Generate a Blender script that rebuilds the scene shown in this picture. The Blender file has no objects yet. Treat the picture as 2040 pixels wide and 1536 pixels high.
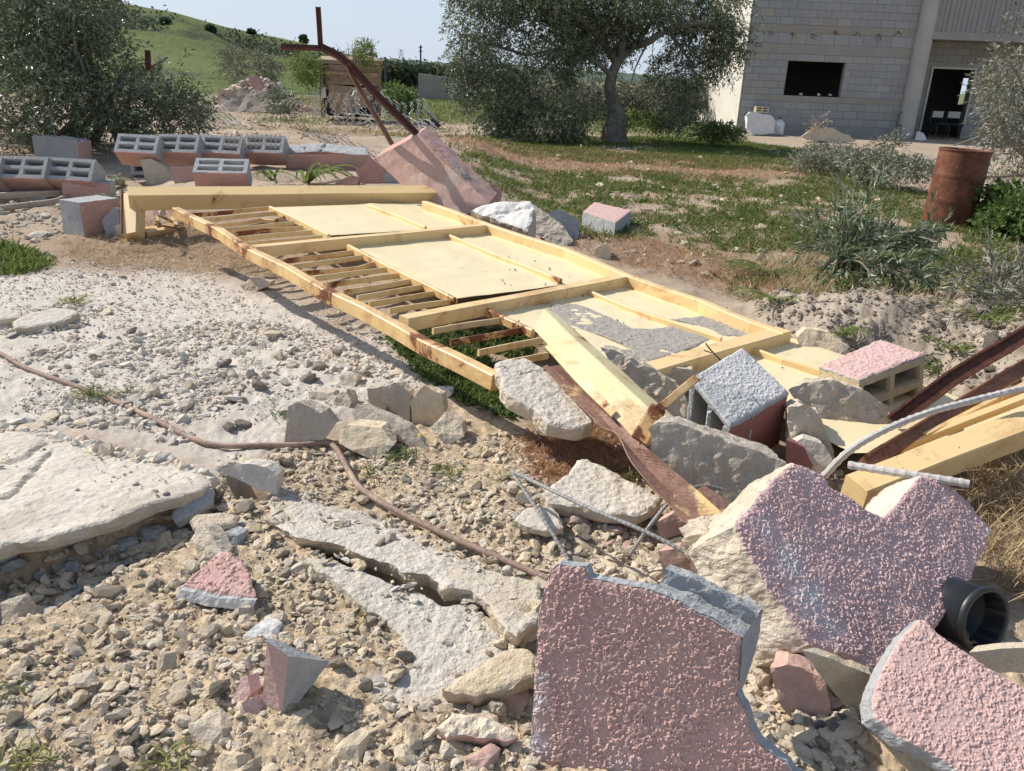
import bpy, bmesh, math, random
import numpy as np
from mathutils import Vector, Matrix, Euler
from mathutils.geometry import delaunay_2d_cdt

SC = bpy.context.scene
COL = SC.collection
rad = math.radians

# ------------------------------------------------------------------ camera
CAM_F, CAM_P, CAM_R, CAM_H = 1600.0, rad(21.1), rad(2.3), 1.2
_fw = np.array([0, math.cos(CAM_P), -math.sin(CAM_P)])
_r0 = np.array([1.0, 0, 0]); _u0 = np.array([0, math.sin(CAM_P), math.cos(CAM_P)])
_R = math.cos(CAM_R) * _r0 + math.sin(CAM_R) * _u0
_U = -math.sin(CAM_R) * _r0 + math.cos(CAM_R) * _u0
_C = np.array([0, 0, CAM_H])
cam_d = bpy.data.cameras.new('camera')
cam_d.sensor_width = 36; cam_d.lens = 36 * CAM_F / 2040
cam_d.clip_start = 0.05; cam_d.clip_end = 6000
cam = bpy.data.objects.new('camera', cam_d); COL.objects.link(cam)
cam.matrix_world = Matrix(((_R[0], _U[0], -_fw[0], _C[0]), (_R[1], _U[1], -_fw[1], _C[1]),
                           (_R[2], _U[2], -_fw[2], _C[2]), (0, 0, 0, 1)))
SC.camera = cam

# ------------------------------------------------------------------ world, sun, exposure
SUN_AZ = math.atan2(0.42, -0.90)      # direction towards the sun, seen from above
SUN_EL = rad(41)
W = bpy.data.worlds.new('World'); SC.world = W; W.use_nodes = True
nt = W.node_tree; bg = nt.nodes['Background']
sky = nt.nodes.new('ShaderNodeTexSky'); sky.sky_type = 'NISHITA'; sky.sun_disc = False
sky.sun_elevation = SUN_EL; sky.sun_rotation = math.pi / 2 - SUN_AZ
sky.air_density = 1.0; sky.dust_density = 0.6; sky.ozone_density = 1.5
# thin pale haze over the clear sky, thickest near the horizon
wtc = nt.nodes.new('ShaderNodeTexCoord'); wsx = nt.nodes.new('ShaderNodeSeparateXYZ'); nt.links.new(wtc.outputs['Generated'], wsx.inputs[0])
wmr = nt.nodes.new('ShaderNodeMapRange'); wmr.inputs['From Min'].default_value = 0.0; wmr.inputs['From Max'].default_value = 0.6
wmr.inputs['To Min'].default_value = 0.88; wmr.inputs['To Max'].default_value = 0.16; nt.links.new(wsx.outputs['Z'], wmr.inputs['Value'])
wmx = nt.nodes.new('ShaderNodeMix'); wmx.data_type = 'RGBA'; wmx.inputs[7].default_value = (4.75, 5.55, 6.7, 1)
nt.links.new(wmr.outputs[0], wmx.inputs[0]); nt.links.new(sky.outputs[0], wmx.inputs[6]); nt.links.new(wmx.outputs[2], bg.inputs[0]); bg.inputs[1].default_value = 0.12
sl = bpy.data.lights.new('sun', 'SUN'); sl.energy = 5.0; sl.angle = rad(0.55); sl.color = (1, 0.945, 0.855)
so = bpy.data.objects.new('sun', sl); COL.objects.link(so)
sdir = Vector((math.cos(SUN_AZ) * math.cos(SUN_EL), math.sin(SUN_AZ) * math.cos(SUN_EL), math.sin(SUN_EL)))
so.rotation_euler = sdir.to_track_quat('Z', 'Y').to_euler(); so.location = (-6, 3, 8)
vs = SC.view_settings; vs.view_transform = 'Standard'; vs.look = 'None'; vs.gamma = 1; vs.exposure = 0.12
vs.use_curve_mapping = False
SC.cycles.use_denoising = True; SC.cycles.max_bounces = 6; SC.cycles.diffuse_bounces = 3
SC.cycles.transparent_max_bounces = 8

# ------------------------------------------------------------------ points in the place from directions of view
def ray(u, v): return _fw + (u - 1020) / CAM_F * _R - (v - 768) / CAM_F * _U
def P(u, v, z=0.0):
    d = ray(u, v); return _C + d * ((z - CAM_H) / d[2])
def PY(u, v, Y):
    d = ray(u, v); return _C + d * (Y / d[1])
def plane3(a, b, c):
    n = np.cross(b - a, c - a); n /= np.linalg.norm(n)
    return a, n * (1 if n[2] > 0 else -1)
def planen(pt, n):
    n = np.array(n, float); return pt, n / np.linalg.norm(n)
def RP(u, v, pl, off=0.0):
    a, n = pl; d = ray(u, v); return _C + d * (((a + n * off) - _C) @ n) / (d @ n)

# ------------------------------------------------------------------ noise
def _hash(ix, iy, iz, seed):
    h = (ix.astype(np.uint64) * np.uint64(73856093)) ^ (iy.astype(np.uint64) * np.uint64(19349663)) ^ (iz.astype(np.uint64) * np.uint64(83492791)) ^ np.uint64(seed * 2654435761 % (1 << 32))
    h = (h ^ (h >> np.uint64(13))) * np.uint64(1274126177); h ^= h >> np.uint64(16)
    h = (h * np.uint64(2246822519)); h ^= h >> np.uint64(15)
    return (h & np.uint64(0xFFFFFF)).astype(np.float64) / float(0xFFFFFF)
def vnoise(p, scale, seed=0):
    """value noise in -1..1"""
    q = np.asarray(p, float) / scale + 1000.5
    if q.shape[1] == 2: q = np.c_[q, np.zeros(len(q))]
    i = np.floor(q).astype(np.int64); f = q - i; f = f * f * (3 - 2 * f)
    out = np.zeros(len(q))
    for dx in (0, 1):
        for dy in (0, 1):
            for dz in (0, 1):
                w = (f[:, 0] if dx else 1 - f[:, 0]) * (f[:, 1] if dy else 1 - f[:, 1]) * (f[:, 2] if dz else 1 - f[:, 2])
                out += w * _hash(i[:, 0] + dx, i[:, 1] + dy, i[:, 2] + dz, seed)
    return out * 2 - 1
def fbm(p, scale, octaves=4, seed=0, gain=0.5):
    s = np.zeros(len(p)); a = 1.0; t = 0
    for k in range(octaves):
        s += a * vnoise(p, scale / 2 ** k, seed + k * 17); t += a; a *= gain
    return s / t
def worley(p, scale, seed=0):
    """distance to nearest cell point (0..~1) and cell id random"""
    q = np.asarray(p[:, :2], float) / scale + 1000.5
    i = np.floor(q).astype(np.int64); best = np.full(len(q), 9.0); rid = np.zeros(len(q)); z = np.zeros(len(q), np.int64)
    for dx in (-1, 0, 1):
        for dy in (-1, 0, 1):
            cx, cy = i[:, 0] + dx, i[:, 1] + dy
            px = cx + _hash(cx, cy, z, seed); py = cy + _hash(cx, cy, z, seed + 5)
            d = np.hypot(q[:, 0] - px, q[:, 1] - py); m = d < best
            best = np.where(m, d, best); rid = np.where(m, _hash(cx, cy, z, seed + 9), rid)
    return best, rid
def sstep(x, a, b):
    t = np.clip((x - a) / (b - a), 0, 1); return t * t * (3 - 2 * t)
def sdist(pts, poly):
    """signed distance to a polygon in xy, negative inside"""
    pts = pts[:, :2]; poly = np.asarray(poly)[:, :2]; n = len(poly)
    d = np.full(len(pts), 1e9); ins = np.zeros(len(pts), bool)
    for k in range(n):
        a = poly[k]; b = poly[(k + 1) % n]; e = b - a; w = pts - a
        t = np.clip((w @ e) / (e @ e + 1e-12), 0, 1)
        d = np.minimum(d, np.hypot(*(w - t[:, None] * e).T))
        c = (a[1] > pts[:, 1]) != (b[1] > pts[:, 1])
        with np.errstate(divide='ignore', invalid='ignore'):
            xx = (b[0] - a[0]) * (pts[:, 1] - a[1]) / (b[1] - a[1] + 1e-15) + a[0]
        ins ^= c & (pts[:, 0] < xx)
    return np.where(ins, -d, d)
def ldist(pts, line):
    """distance to a polyline and the fraction along it"""
    pts = pts[:, :2]; line = np.asarray(line)[:, :2]; d = np.full(len(pts), 1e9); tt = np.zeros(len(pts)); n = len(line) - 1
    for k in range(n):
        a = line[k]; e = line[k + 1] - a; w = pts - a
        t = np.clip((w @ e) / (e @ e + 1e-12), 0, 1); q = np.hypot(*(w - t[:, None] * e).T)
        m = q < d; d = np.where(m, q, d); tt = np.where(m, (k + t) / n, tt)
    return d, tt
def wpoly(uv, z=0.0): return np.array([P(u, v, z) for u, v in uv])

# ------------------------------------------------------------------ mesh collecting
class MB:
    def __init__(s): s.V = []; s.L = []; s.S = []; s.M = []; s.n = 0
    def add(s, V, F, mi=0):
        V = np.asarray(V, float).reshape(-1, 3)
        if isinstance(F, np.ndarray):
            s.L.append((F + s.n).ravel()); s.S.append(np.full(len(F), F.shape[1])); cnt = len(F)
        else:
            s.L.append(np.array([i + s.n for f in F for i in f])); s.S.append(np.array([len(f) for f in F])); cnt = len(F)
        s.M.append(np.full(cnt, mi) if np.isscalar(mi) else np.asarray(mi)); s.V.append(V); s.n += len(V); return s
    def mesh(s, name, mats, smooth=False, origin=(0, 0, 0), M=None):
        V = np.concatenate(s.V) - np.asarray(origin, float)
        L = np.concatenate(s.L).astype(np.int32); S = np.concatenate(s.S).astype(np.int32); mi = np.concatenate(s.M).astype(np.int32)
        me = bpy.data.meshes.new(name); me.vertices.add(len(V)); me.vertices.foreach_set('co', V.astype(np.float32).ravel())
        me.loops.add(len(L)); me.loops.foreach_set('vertex_index', L)
        me.polygons.add(len(S)); me.polygons.foreach_set('loop_start', np.r_[0, np.cumsum(S)[:-1]].astype(np.int32))
        me.polygons.foreach_set('loop_total', S); me.polygons.foreach_set('material_index', mi)
        me.polygons.foreach_set('use_smooth', np.full(len(S), smooth))
        for m in (mats if isinstance(mats, (list, tuple)) else [mats]): me.materials.append(m)
        me.update(calc_edges=True); me.validate(verbose=False)
        return me
    def base(s):
        V = np.concatenate(s.V); return np.array([V[:, 0].mean(), V[:, 1].mean(), V[:, 2].min()])
def tag(o, label=None, cat=None, group=None, kind=None):
    if label: o['label'] = label
    if cat: o['category'] = cat
    if group: o['group'] = group
    if kind: o['kind'] = kind
    return o
def link(o, parent=None):
    COL.objects.link(o)
    if parent is not None: o.parent = parent
    return o
def thing(name, label, cat, loc=(0, 0, 0), rot=(0, 0, 0), group=None):
    o = bpy.data.objects.new(name, None); o.location = loc; o.rotation_euler = rot; o.empty_display_size = .1
    return tag(link(o), label, cat, group)
def wo(o):
    l = np.zeros(3)
    while o is not None: l += np.array(o.location); o = o.parent
    return l
def part(name, mb, mats, parent, smooth=False, label=None, local=False, kind=None):
    """a part whose mesh is given in world space (or in its parent's own space when local)"""
    me = mb.mesh(name, mats, smooth, (0, 0, 0) if local else wo(parent))
    return tag(link(bpy.data.objects.new(name, me), parent), label, None, None, kind)
def solo(name, mb, mats, label=None, cat=None, group=None, kind=None, smooth=False):
    b = mb.base(); me = mb.mesh(name, mats, smooth, b)
    o = bpy.data.objects.new(name, me); o.location = b
    return tag(link(o), label, cat, group, kind)

# ------------------------------------------------------------------ shapes
def unit(v): v = np.asarray(v, float); return v / (np.linalg.norm(v) + 1e-12)
def densify(pts, step):
    pts = [np.asarray(p, float) for p in pts]; out = [pts[0]]
    for a, b in zip(pts, pts[1:]):
        n = max(1, int(np.ceil(np.linalg.norm(b - a) / step)))
        out += [a + (b - a) * (k / n) for k in range(1, n + 1)]
    return np.array(out)
def smoothpts(pts, step):
    """Catmull-Rom through the points"""
    p = [np.asarray(x, float) for x in pts]; p = [2 * p[0] - p[1]] + p + [2 * p[-1] - p[-2]]; out = []
    for i in range(1, len(p) - 2):
        n = max(2, int(np.ceil(np.linalg.norm(p[i + 1] - p[i]) / step)))
        for k in range(n):
            t = k / n
            out.append(0.5 * (2 * p[i] + (p[i + 1] - p[i - 1]) * t + (2 * p[i - 1] - 5 * p[i] + 4 * p[i + 1] - p[i + 2]) * t * t + (3 * p[i] - p[i - 1] - 3 * p[i + 1] + p[i + 2]) * t ** 3))
    out.append(p[-2]); return np.array(out)
def sweep(mb, pts, prof, up=(0, 0, 1), mi=0, scale=None, cap=True):
    """sweep a closed 2D profile (side, up) along points"""
    pts = np.asarray(pts, float); n = len(pts); prof = np.asarray(prof, float); k = len(prof)
    T = np.gradient(pts, axis=0); T /= np.linalg.norm(T, axis=1)[:, None] + 1e-12
    V = []; u = np.asarray(up, float)
    for i in range(n):
        s = np.cross(T[i], u)
        if np.linalg.norm(s) < 1e-3: s = np.cross(T[i], (0.3, 1, 0.1))
        s = unit(s); w = unit(np.cross(s, T[i]))
        sc = 1 if scale is None else scale[i]
        V.append(pts[i] + (prof[:, :1] * s + prof[:, 1:] * w) * sc)
        u = w if up is not None and np.linalg.norm(np.cross(T[i], np.asarray(up, float))) < .2 else np.asarray(up, float)
    V = np.concatenate(V); i, j = np.meshgrid(np.arange(n - 1), np.arange(k), indexing='ij'); j2 = (j + 1) % k
    F = np.stack([i * k + j, i * k + j2, (i + 1) * k + j2, (i + 1) * k + j], -1).reshape(-1, 4)
    mb.add(V, F, mi)
    if cap: mb.add(V[:k], [list(range(k))[::-1]], mi); mb.add(V[-k:], [list(range(k))], mi)
    return mb
def rrect(w, h, c=0.004):
    a, b = w / 2, h / 2
    return [(-a + c, -b), (a - c, -b), (a, -b + c), (a, b - c), (a - c, b), (-a + c, b), (-a, b - c), (-a, -b + c)]
def circ(n, r=1.0): return [(r * math.cos(2 * math.pi * k / n), r * math.sin(2 * math.pi * k / n)) for k in range(n)]
def tube(mb, pts, r, n=8, mi=0, up=(0.1, 0.2, 1)):
    r = np.full(len(pts), r) if np.isscalar(r) else np.asarray(r)
    return sweep(mb, pts, circ(n), up, mi, r)
def beam(mb, a, b, w, h, up=(0, 0, 1), seg=0.08, dent=0.0015, seed=0, mi=0, c=0.004):
    p = densify([a, b], seg)
    if dent:
        p = p + np.c_[vnoise(p, .5, seed), vnoise(p, .5, seed + 3), vnoise(p, .4, seed + 7)] * dent * np.minimum(1, 4 * np.minimum(np.linspace(0, 1, len(p)), np.linspace(1, 0, len(p))))[:, None]
    return sweep(mb, p, rrect(w, h, c), up, mi)
_ico = {}
def ico(sub):
    if sub in _ico: return _ico[sub]
    bm = bmesh.new(); bmesh.ops.create_icosphere(bm, subdivisions=sub + 1 if sub else 1, radius=1.0)
    V = np.array([v.co[:] for v in bm.verts]); F = np.array([[v.index for v in f.verts] for f in bm.faces]); bm.free()
    _ico[sub] = (V, F); return V, F
def rockshape(seed, sub=2, cuts=9, rough=0.05, sx=1, sy=1, sz=.75):
    """a broken stone: a ball cut by random planes, then roughened"""
    r = np.random.RandomState(seed); V, F = ico(sub); V = V / np.linalg.norm(V, axis=1)[:, None]
    N = r.normal(size=(cuts, 3)); N /= np.linalg.norm(N, axis=1)[:, None]; h = r.uniform(.55, .95, cuts)
    N = np.vstack([N, [[0, 0, -1]]]); h = np.r_[h, .6]
    d = V @ N.T; rr = np.where(d > .05, h / np.maximum(d, .05), 9).min(1); rr = np.minimum(rr, 1.25)
    V = V * rr[:, None]; nn = fbm(V + seed * 3.1, .6, 4, seed)
    V = V * (1 + rough * 2.2 * nn)[:, None]
    return V * np.array([sx, sy, sz]), F
def rotm(r):
    a, b, c = r; return np.array(Euler((a, b, c)).to_matrix())
def gridface(mb, o, du, dv, us, vs_, skip=None, mi=0, amp=0.0, seed=0):
    """a rough sheet o + u*du + v*dv over the lattice us x vs_"""
    us = np.asarray(us); vs_ = np.asarray(vs_); U2, V2 = np.meshgrid(us, vs_, indexing='ij')
    V = np.asarray(o) + U2.reshape(-1, 1) * np.asarray(du) + V2.reshape(-1, 1) * np.asarray(dv)
    nu, nv = len(us), len(vs_); F = []
    for i in range(nu - 1):
        for j in range(nv - 1):
            if skip and skip((us[i] + us[i + 1]) / 2, (vs_[j] + vs_[j + 1]) / 2): continue
            F.append((i * nv + j, (i + 1) * nv + j, (i + 1) * nv + j + 1, i * nv + j + 1))
    mb.add(V, F, mi); return mb
def lat(stops, step):
    out = [stops[0]]
    for a, b in zip(stops, stops[1:]):
        n = max(1, int(round((b - a) / step))); out += [a + (b - a) * k / n for k in range(1, n + 1)]
    return np.array(out)
def roughen(mb, amp, scale, seed=0, chip=0.0):
    k = 0
    for i, V in enumerate(mb.V):
        d = np.c_[fbm(V, scale, 3, seed), fbm(V, scale, 3, seed + 31), fbm(V, scale, 3, seed + 57)] * amp
        mb.V[i] = V + d
    return mb
def hollow_block(L=.4, H=.2, D=.2, t=.03, depth=.17, step=.05, amp=.0015, seed=0, holes=True, mats=(0, 0, 0)):
    """cored block, local space: x 0..L, y 0..D (cores open towards -y), z 0..H; mats = (face, inside, top)"""
    mb = MB(); c = L / 2; hz = H / 2
    hs = [(t, c - t / 2, t, hz - t / 2), (c + t / 2, L - t, t, hz - t / 2), (t, c - t / 2, hz + t / 2, H - t), (c + t / 2, L - t, hz + t / 2, H - t)] if holes else []
    xs = lat([0, t, c - t / 2, c + t / 2, L - t, L], step); zs = lat([0, t, hz - t / 2, hz + t / 2, H - t, H], step); ys = lat([0, D], step)
    inh = lambda x, z: any(a < x < b and e < z < f for a, b, e, f in hs)
    gridface(mb, (0, 0, 0), (1, 0, 0), (0, 0, 1), xs, zs, inh, mats[0])
    gridface(mb, (0, D, 0), (0, 0, 1), (1, 0, 0), zs, xs, None, mats[0])
    gridface(mb, (0, 0, 0), (0, 0, 1), (0, 1, 0), zs, ys, None, mats[0])
    gridface(mb, (L, 0, 0), (0, 1, 0), (0, 0, 1), ys, zs, None, mats[0])
    gridface(mb, (0, 0, 0), (0, 1, 0), (1, 0, 0), ys, xs, None, mats[0])
    gridface(mb, (0, 0, H), (1, 0, 0), (0, 1, 0), xs, ys, None, mats[2])
    for a, b, e, f in hs:
        q = .006
        o = [(a, 0, e), (b, 0, e), (b, 0, f), (a, 0, f)]; m = [(a + q, .012, e + q), (b - q, .012, e + q), (b - q, .012, f - q), (a + q, .012, f - q)]
        n = [(a + q * 2, depth, e + q * 2), (b - q * 2, depth, e + q * 2), (b - q * 2, depth, f - q * 2), (a + q * 2, depth, f - q * 2)]
        V = np.array(o + m + n, float); F = []
        for k in range(4):
            k2 = (k + 1) % 4; F += [(k, k + 4, k2 + 4, k2), (k + 4, k + 8, k2 + 8, k2 + 4)]
        F.append((8, 11, 10, 9)); mb.add(V, F, mats[1])
    return roughen(mb, amp, .03, seed)

def slab(outline, ext, res=.01, jag=.008, top_amp=.002, top_scale=.01, side_amp=.006, side_rows=6, seed=0, mats=(0, 1),
         side_mi=None, grooves=None, stucco=False, swell=0.0, flip=False):
    """broken piece: rough top over an outline of 3D points on a plane, broken edge along ext, plain back"""
    O = np.array(outline, float); n = np.zeros(3)
    for k in range(len(O)): n += np.cross(O[k] - O[0], O[(k + 1) % len(O)] - O[0])
    n = unit(n); ext = np.asarray(ext, float)
    if n @ ext > 0: n = -n
    ax = unit(np.cross(n, (0.1, 1, 0.2))); ay = np.cross(n, ax); c0 = O.mean(0)
    q = np.c_[(O - c0) @ ax, (O - c0) @ ay]
    if (q[:, 0] * np.roll(q[:, 1], -1) - q[:, 1] * np.roll(q[:, 0], -1)).sum() < 0: q = q[::-1]; rev = True
    else: rev = False
    pts = []; seg = []
    for k in range(len(q)):
        a, b = q[k], q[(k + 1) % len(q)]; m = max(1, int(np.linalg.norm(b - a) / (res * 1.4)))
        for t in range(m):
            pts.append(a + (b - a) * t / m); seg.append((len(q) - 2 - k) % len(q) if rev else k)
    B = np.array(pts); T = np.roll(B, -1, 0) - np.roll(B, 1, 0); T /= np.linalg.norm(T, axis=1)[:, None] + 1e-9; NO = np.c_[T[:, 1], -T[:, 0]]
    jn = fbm(B, jag * 5 + .01, 4, seed + 2, .6); B = B + NO * (jn * jag)[:, None]
    lo, hi = B.min(0), B.max(0); gx, gy = np.meshgrid(np.arange(lo[0], hi[0], res), np.arange(lo[1], hi[1], res))
    G = np.c_[gx.ravel(), gy.ravel()]; rr = np.random.RandomState(seed); G += rr.uniform(-.25, .25, G.shape) * res
    G = G[sdist(G, B) < -res * .55]; nb = len(B)
    A = np.vstack([B, G]); vo, eo, fo, *_ = delaunay_2d_cdt([Vector(p) for p in A], [(k, (k + 1) % nb) for k in range(nb)], [], 1, 1e-7)
    A = np.array([v[:] for v in vo]); F = [f for f in fo]
    D = c0 + A[:, :1] * ax + A[:, 1:] * ay; dist = -sdist(A, B)
    if stucco:
        z = (sstep(fbm(D, top_scale, 3, seed + 5, .75) + .35 * vnoise(D, .035, seed + 6), -.12, .34) * 1.3 + .25 * vnoise(D, top_scale * .5, seed + 6) - .3) * top_amp
    else:
        z = fbm(D, top_scale, 4, seed + 5) * top_amp + (fbm(D, max(res * 1.6, .006), 2, seed + 15) * .45 - .5 * np.maximum(0, fbm(D, .022, 3, seed + 16) - .25)) * min(top_amp, .006)
    z = z + fbm(D, .12, 3, seed + 8) * swell - .0045 * np.exp(-dist / .0035)
    if grooves:
        for gl, gw, gd in grooves:
            g2 = np.array([[(np.asarray(g) - c0) @ ax, (np.asarray(g) - c0) @ ay] for g in gl])
            dd, _t = ldist(A + np.c_[vnoise(A, .03, seed + 70), vnoise(A, .03, seed + 71)] * .012, g2); z = z - gd * np.exp(-(dd / gw) ** 2)
    D = D + z[:, None] * n
    mb = MB(); F = np.array(F)
    fn = np.cross(D[F[:, 1]] - D[F[:, 0]], D[F[:, 2]] - D[F[:, 0]]) @ n
    F[fn < 0] = F[fn < 0][:, ::-1]; mb.add(D, F, mats[0])
    # sides
    ring0 = D[:nb] if len(vo) >= nb else D[:nb]; no3 = NO[:, :1] * ax + NO[:, 1:] * ay; rows = [ring0]
    for k in range(1, side_rows + 1):
        t = k / side_rows; base = (c0 + B[:, :1] * ax + B[:, 1:] * ay) + ext * t
        am = side_amp * (1 if k < side_rows else .3)
        d = fbm(base, max(side_amp * 3, .015), 4, seed + 11, .6)
        rows.append(base + no3 * (d * am + am * .4 * math.sin(math.pi * t))[:, None] + unit(ext) * (vnoise(base, .02, seed + 13) * am * .5)[:, None])
    V = np.concatenate(rows); i, j = np.meshgrid(np.arange(side_rows), np.arange(nb), indexing='ij'); j2 = (j + 1) % nb
    FS = np.stack([i * nb + j, i * nb + j2, (i + 1) * nb + j2, (i + 1) * nb + j], -1).reshape(-1, 4)
    sm = np.full(len(FS), mats[1])
    if side_mi:
        sg = np.array(seg)[j.ravel()]
        for k, m in side_mi.items(): sm[sg == k] = m
    mb.add(V, FS[:, ::-1], sm); mb.add(rows[-1], [list(range(nb))], mats[1])
    return mb

def hull(points, seg=.02, amp=.004, scale=.03, seed=0, matfn=None):
    """convex broken piece through the given corners, finely divided and roughened"""
    bm = bmesh.new()
    for p in points: bm.verts.new([float(x) for x in p])
    r = bmesh.ops.convex_hull(bm, input=bm.verts[:]); bmesh.ops.delete(bm, geom=[g for g in r['geom_interior'] if isinstance(g, bmesh.types.BMVert)], context='VERTS')
    bmesh.ops.dissolve_limit(bm, angle_limit=.03, verts=bm.verts[:], edges=bm.edges[:]); bmesh.ops.recalc_face_normals(bm, faces=bm.faces[:])
    for k, f in enumerate(bm.faces):
        f.material_index = matfn(np.array(f.normal[:]), np.array(f.calc_center_median()[:])) if matfn else 0
    bmesh.ops.triangulate(bm, faces=bm.faces[:])
    for _ in range(7):
        es = [e for e in bm.edges if e.calc_length() > seg * 1.5]
        if not es or len(bm.verts) > 9000: break
        bmesh.ops.subdivide_edges(bm, edges=es, cuts=1); bmesh.ops.triangulate(bm, faces=[f for f in bm.faces if len(f.verts) > 3])
    V = np.array([v.co[:] for v in bm.verts]); bm.verts.index_update(); F = np.array([[v.index for v in f.verts] for f in bm.faces]); mi = np.array([f.material_index for f in bm.faces]); bm.free()
    c = V.mean(0); dirn = V - c; dirn /= np.linalg.norm(dirn, axis=1)[:, None] + 1e-9
    V = V + dirn * (fbm(V, scale, 4, seed, .6) * amp)[:, None] + np.c_[vnoise(V, scale * .5, seed + 1), vnoise(V, scale * .5, seed + 2), vnoise(V, scale * .5, seed + 3)] * amp * .3 + np.c_[vnoise(V, seg * 1.2, seed + 4), vnoise(V, seg * 1.2, seed + 5), vnoise(V, seg * 1.2, seed + 6)] * min(amp, seg) * .16
    mb = MB(); mb.add(V, F, mi); return mb
# ------------------------------------------------------------------ materials
class N:
    """small helper for node trees"""
    def __init__(s, name):
        s.m = bpy.data.materials.new(name); s.m.use_nodes = True; s.t = s.m.node_tree
        s.b = s.t.nodes['Principled BSDF']; s.tc = s.t.nodes.new('ShaderNodeTexCoord'); s.out = s.t.nodes['Material Output']
    def n(s, ty, **kw):
        x = s.t.nodes.new(ty)
        for k, v in kw.items(): setattr(x, k, v)
        return x
    def l(s, a, b): s.t.links.new(a, b)
    def noise(s, scale, detail=4, rough=.6, coord='Object', dist=0, vec=None):
        x = s.n('ShaderNodeTexNoise'); x.inputs['Scale'].default_value = scale; x.inputs['Detail'].default_value = detail
        x.inputs['Roughness'].default_value = rough; x.inputs['Distortion'].default_value = dist
        s.l(vec if vec is not None else s.tc.outputs[coord], x.inputs['Vector']); return x.outputs['Fac']
    def vor(s, scale, feature='F1', coord='Object', vec=None):
        x = s.n('ShaderNodeTexVoronoi'); x.feature = feature; x.inputs['Scale'].default_value = scale
        s.l(vec if vec is not None else s.tc.outputs[coord], x.inputs['Vector']); return x.outputs['Distance']
    def ramp(s, fac, stops):
        x = s.n('ShaderNodeValToRGB'); e = x.color_ramp.elements
        while len(e) < len(stops): e.new(.5)
        for k, (p, c) in enumerate(stops):
            e[k].position = p; e[k].color = (*c, 1) if isinstance(c, tuple) else (c, c, c, 1)
        s.l(fac, x.inputs['Fac']); return x.outputs['Color']
    def mix(s, fac, a, b, blend='MIX'):
        x = s.n('ShaderNodeMix'); x.data_type = 'RGBA'; x.blend_type = blend
        for v, k in ((fac, 0), (a, 6), (b, 7)):
            if isinstance(v, (int, float)): x.inputs[k].default_value = v
            elif isinstance(v, tuple): x.inputs[k].default_value = (*v, 1)
            else: s.l(v, x.inputs[k])
        return x.outputs[2]
    def math(s, op, a, b=0.0, c=None):
        x = s.n('ShaderNodeMath'); x.operation = op
        for k, v in enumerate((a, b) if c is None else (a, b, c)):
            if isinstance(v, (int, float)): x.inputs[k].default_value = v
            else: s.l(v, x.inputs[k])
        return x.outputs[0]
    def attr(s, name):
        x = s.n('ShaderNodeAttribute'); x.attribute_name = name; return x.outputs['Fac']
    def rnd(s): return s.n('ShaderNodeObjectInfo').outputs['Random']
    def bump(s, h, strength=.5, dist=.01, prev=None):
        x = s.n('ShaderNodeBump'); x.inputs['Strength'].default_value = strength; x.inputs['Distance'].default_value = dist
        s.l(h, x.inputs['Height'])
        if prev is not None: s.l(prev, x.inputs['Normal'])
        return x.outputs['Normal']
    def done(s, col, rough=.9, normal=None, metallic=0, spec=.3):
        if isinstance(col, tuple): s.b.inputs['Base Color'].default_value = (*col, 1)
        else: s.l(col, s.b.inputs['Base Color'])
        if isinstance(rough, (int, float)): s.b.inputs['Roughness'].default_value = rough
        else: s.l(rough, s.b.inputs['Roughness'])
        s.b.inputs['Metallic'].default_value = metallic; s.b.inputs['Specular IOR Level'].default_value = spec
        if normal is not None: s.l(normal, s.b.inputs['Normal'])
        return s.m
def mk_stone(name, c1, c2, c3=None, scale=14, bump=.6, bscale=120, bd=.004, spots=None, rnd=.0, rough=.92):
    """rough mineral surface: two or three tones in blotches, fine pitted relief"""
    k = N(name); f = k.noise(scale, 6, .65); c = k.ramp(f, [(.32, c1), (.62, c2)])
    f2 = k.noise(scale * 9, 3, .7); c = k.mix(.35, c, k.ramp(f2, [(.3, tuple(x * .72 for x in c1)), (.7, tuple(min(1, x * 1.12) for x in c2))]))
    if c3: c = k.mix(k.ramp(k.noise(scale * .45, 4, .6, dist=.6), [(.52, 0.0), (.62, 1.0)]), c, c3)
    if spots: c = k.mix(k.ramp(k.vor(spots[0]), [(.0, 1.0), (spots[1], 0.0)]), c, spots[2])
    if rnd:
        v = k.n('ShaderNodeHueSaturation'); k.l(c, v.inputs['Color']); k.l(k.math('MULTIPLY_ADD', k.rnd(), rnd, 1 - rnd / 2), v.inputs['Value']); c = v.outputs['Color']
    nb = k.bump(k.noise(bscale, 5, .75), bump, bd); nb = k.bump(k.noise(bscale * .25, 4, .6), bump * .7, bd * 2.5, nb)
    return k.done(c, rough, nb)
def mk_stucco(name, c_hi, c_lo, wear=None, wear_amt=(.58, .68), bump=.5, sc=190, attr=False):
    """sprayed grainy plaster; wear shows where paint has gone"""
    k = N(name); f = k.noise(sc, 3, .65); c = k.ramp(f, [(.38, c_lo), (.6, c_hi)])
    c = k.mix(.3, c, k.ramp(k.noise(9, 4, .6), [(.3, c_lo), (.7, c_hi)]))
    if wear:
        w = k.ramp(k.noise(5.5, 5, .7, dist=.4), [(wear_amt[0], 0.0), (wear_amt[1], 1.0)])
        if attr: w = k.mix(1.0, k.attr('wear'), k.ramp(k.noise(90, 4, .8), [(.35, .25), (.6, 1.0)]), 'MULTIPLY')
        c = k.mix(w, c, wear)
    nb = k.bump(f, bump, .004); nb = k.bump(k.vor(sc * .6), bump * .6, .004, nb)
    return k.done(c, 1.0, nb, 0, .08)
M = {}
M['pink'] = mk_stucco('pink_stucco', (.63, .45, .405), (.54, .355, .32), (.62, .57, .55), (.66, .72))
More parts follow.
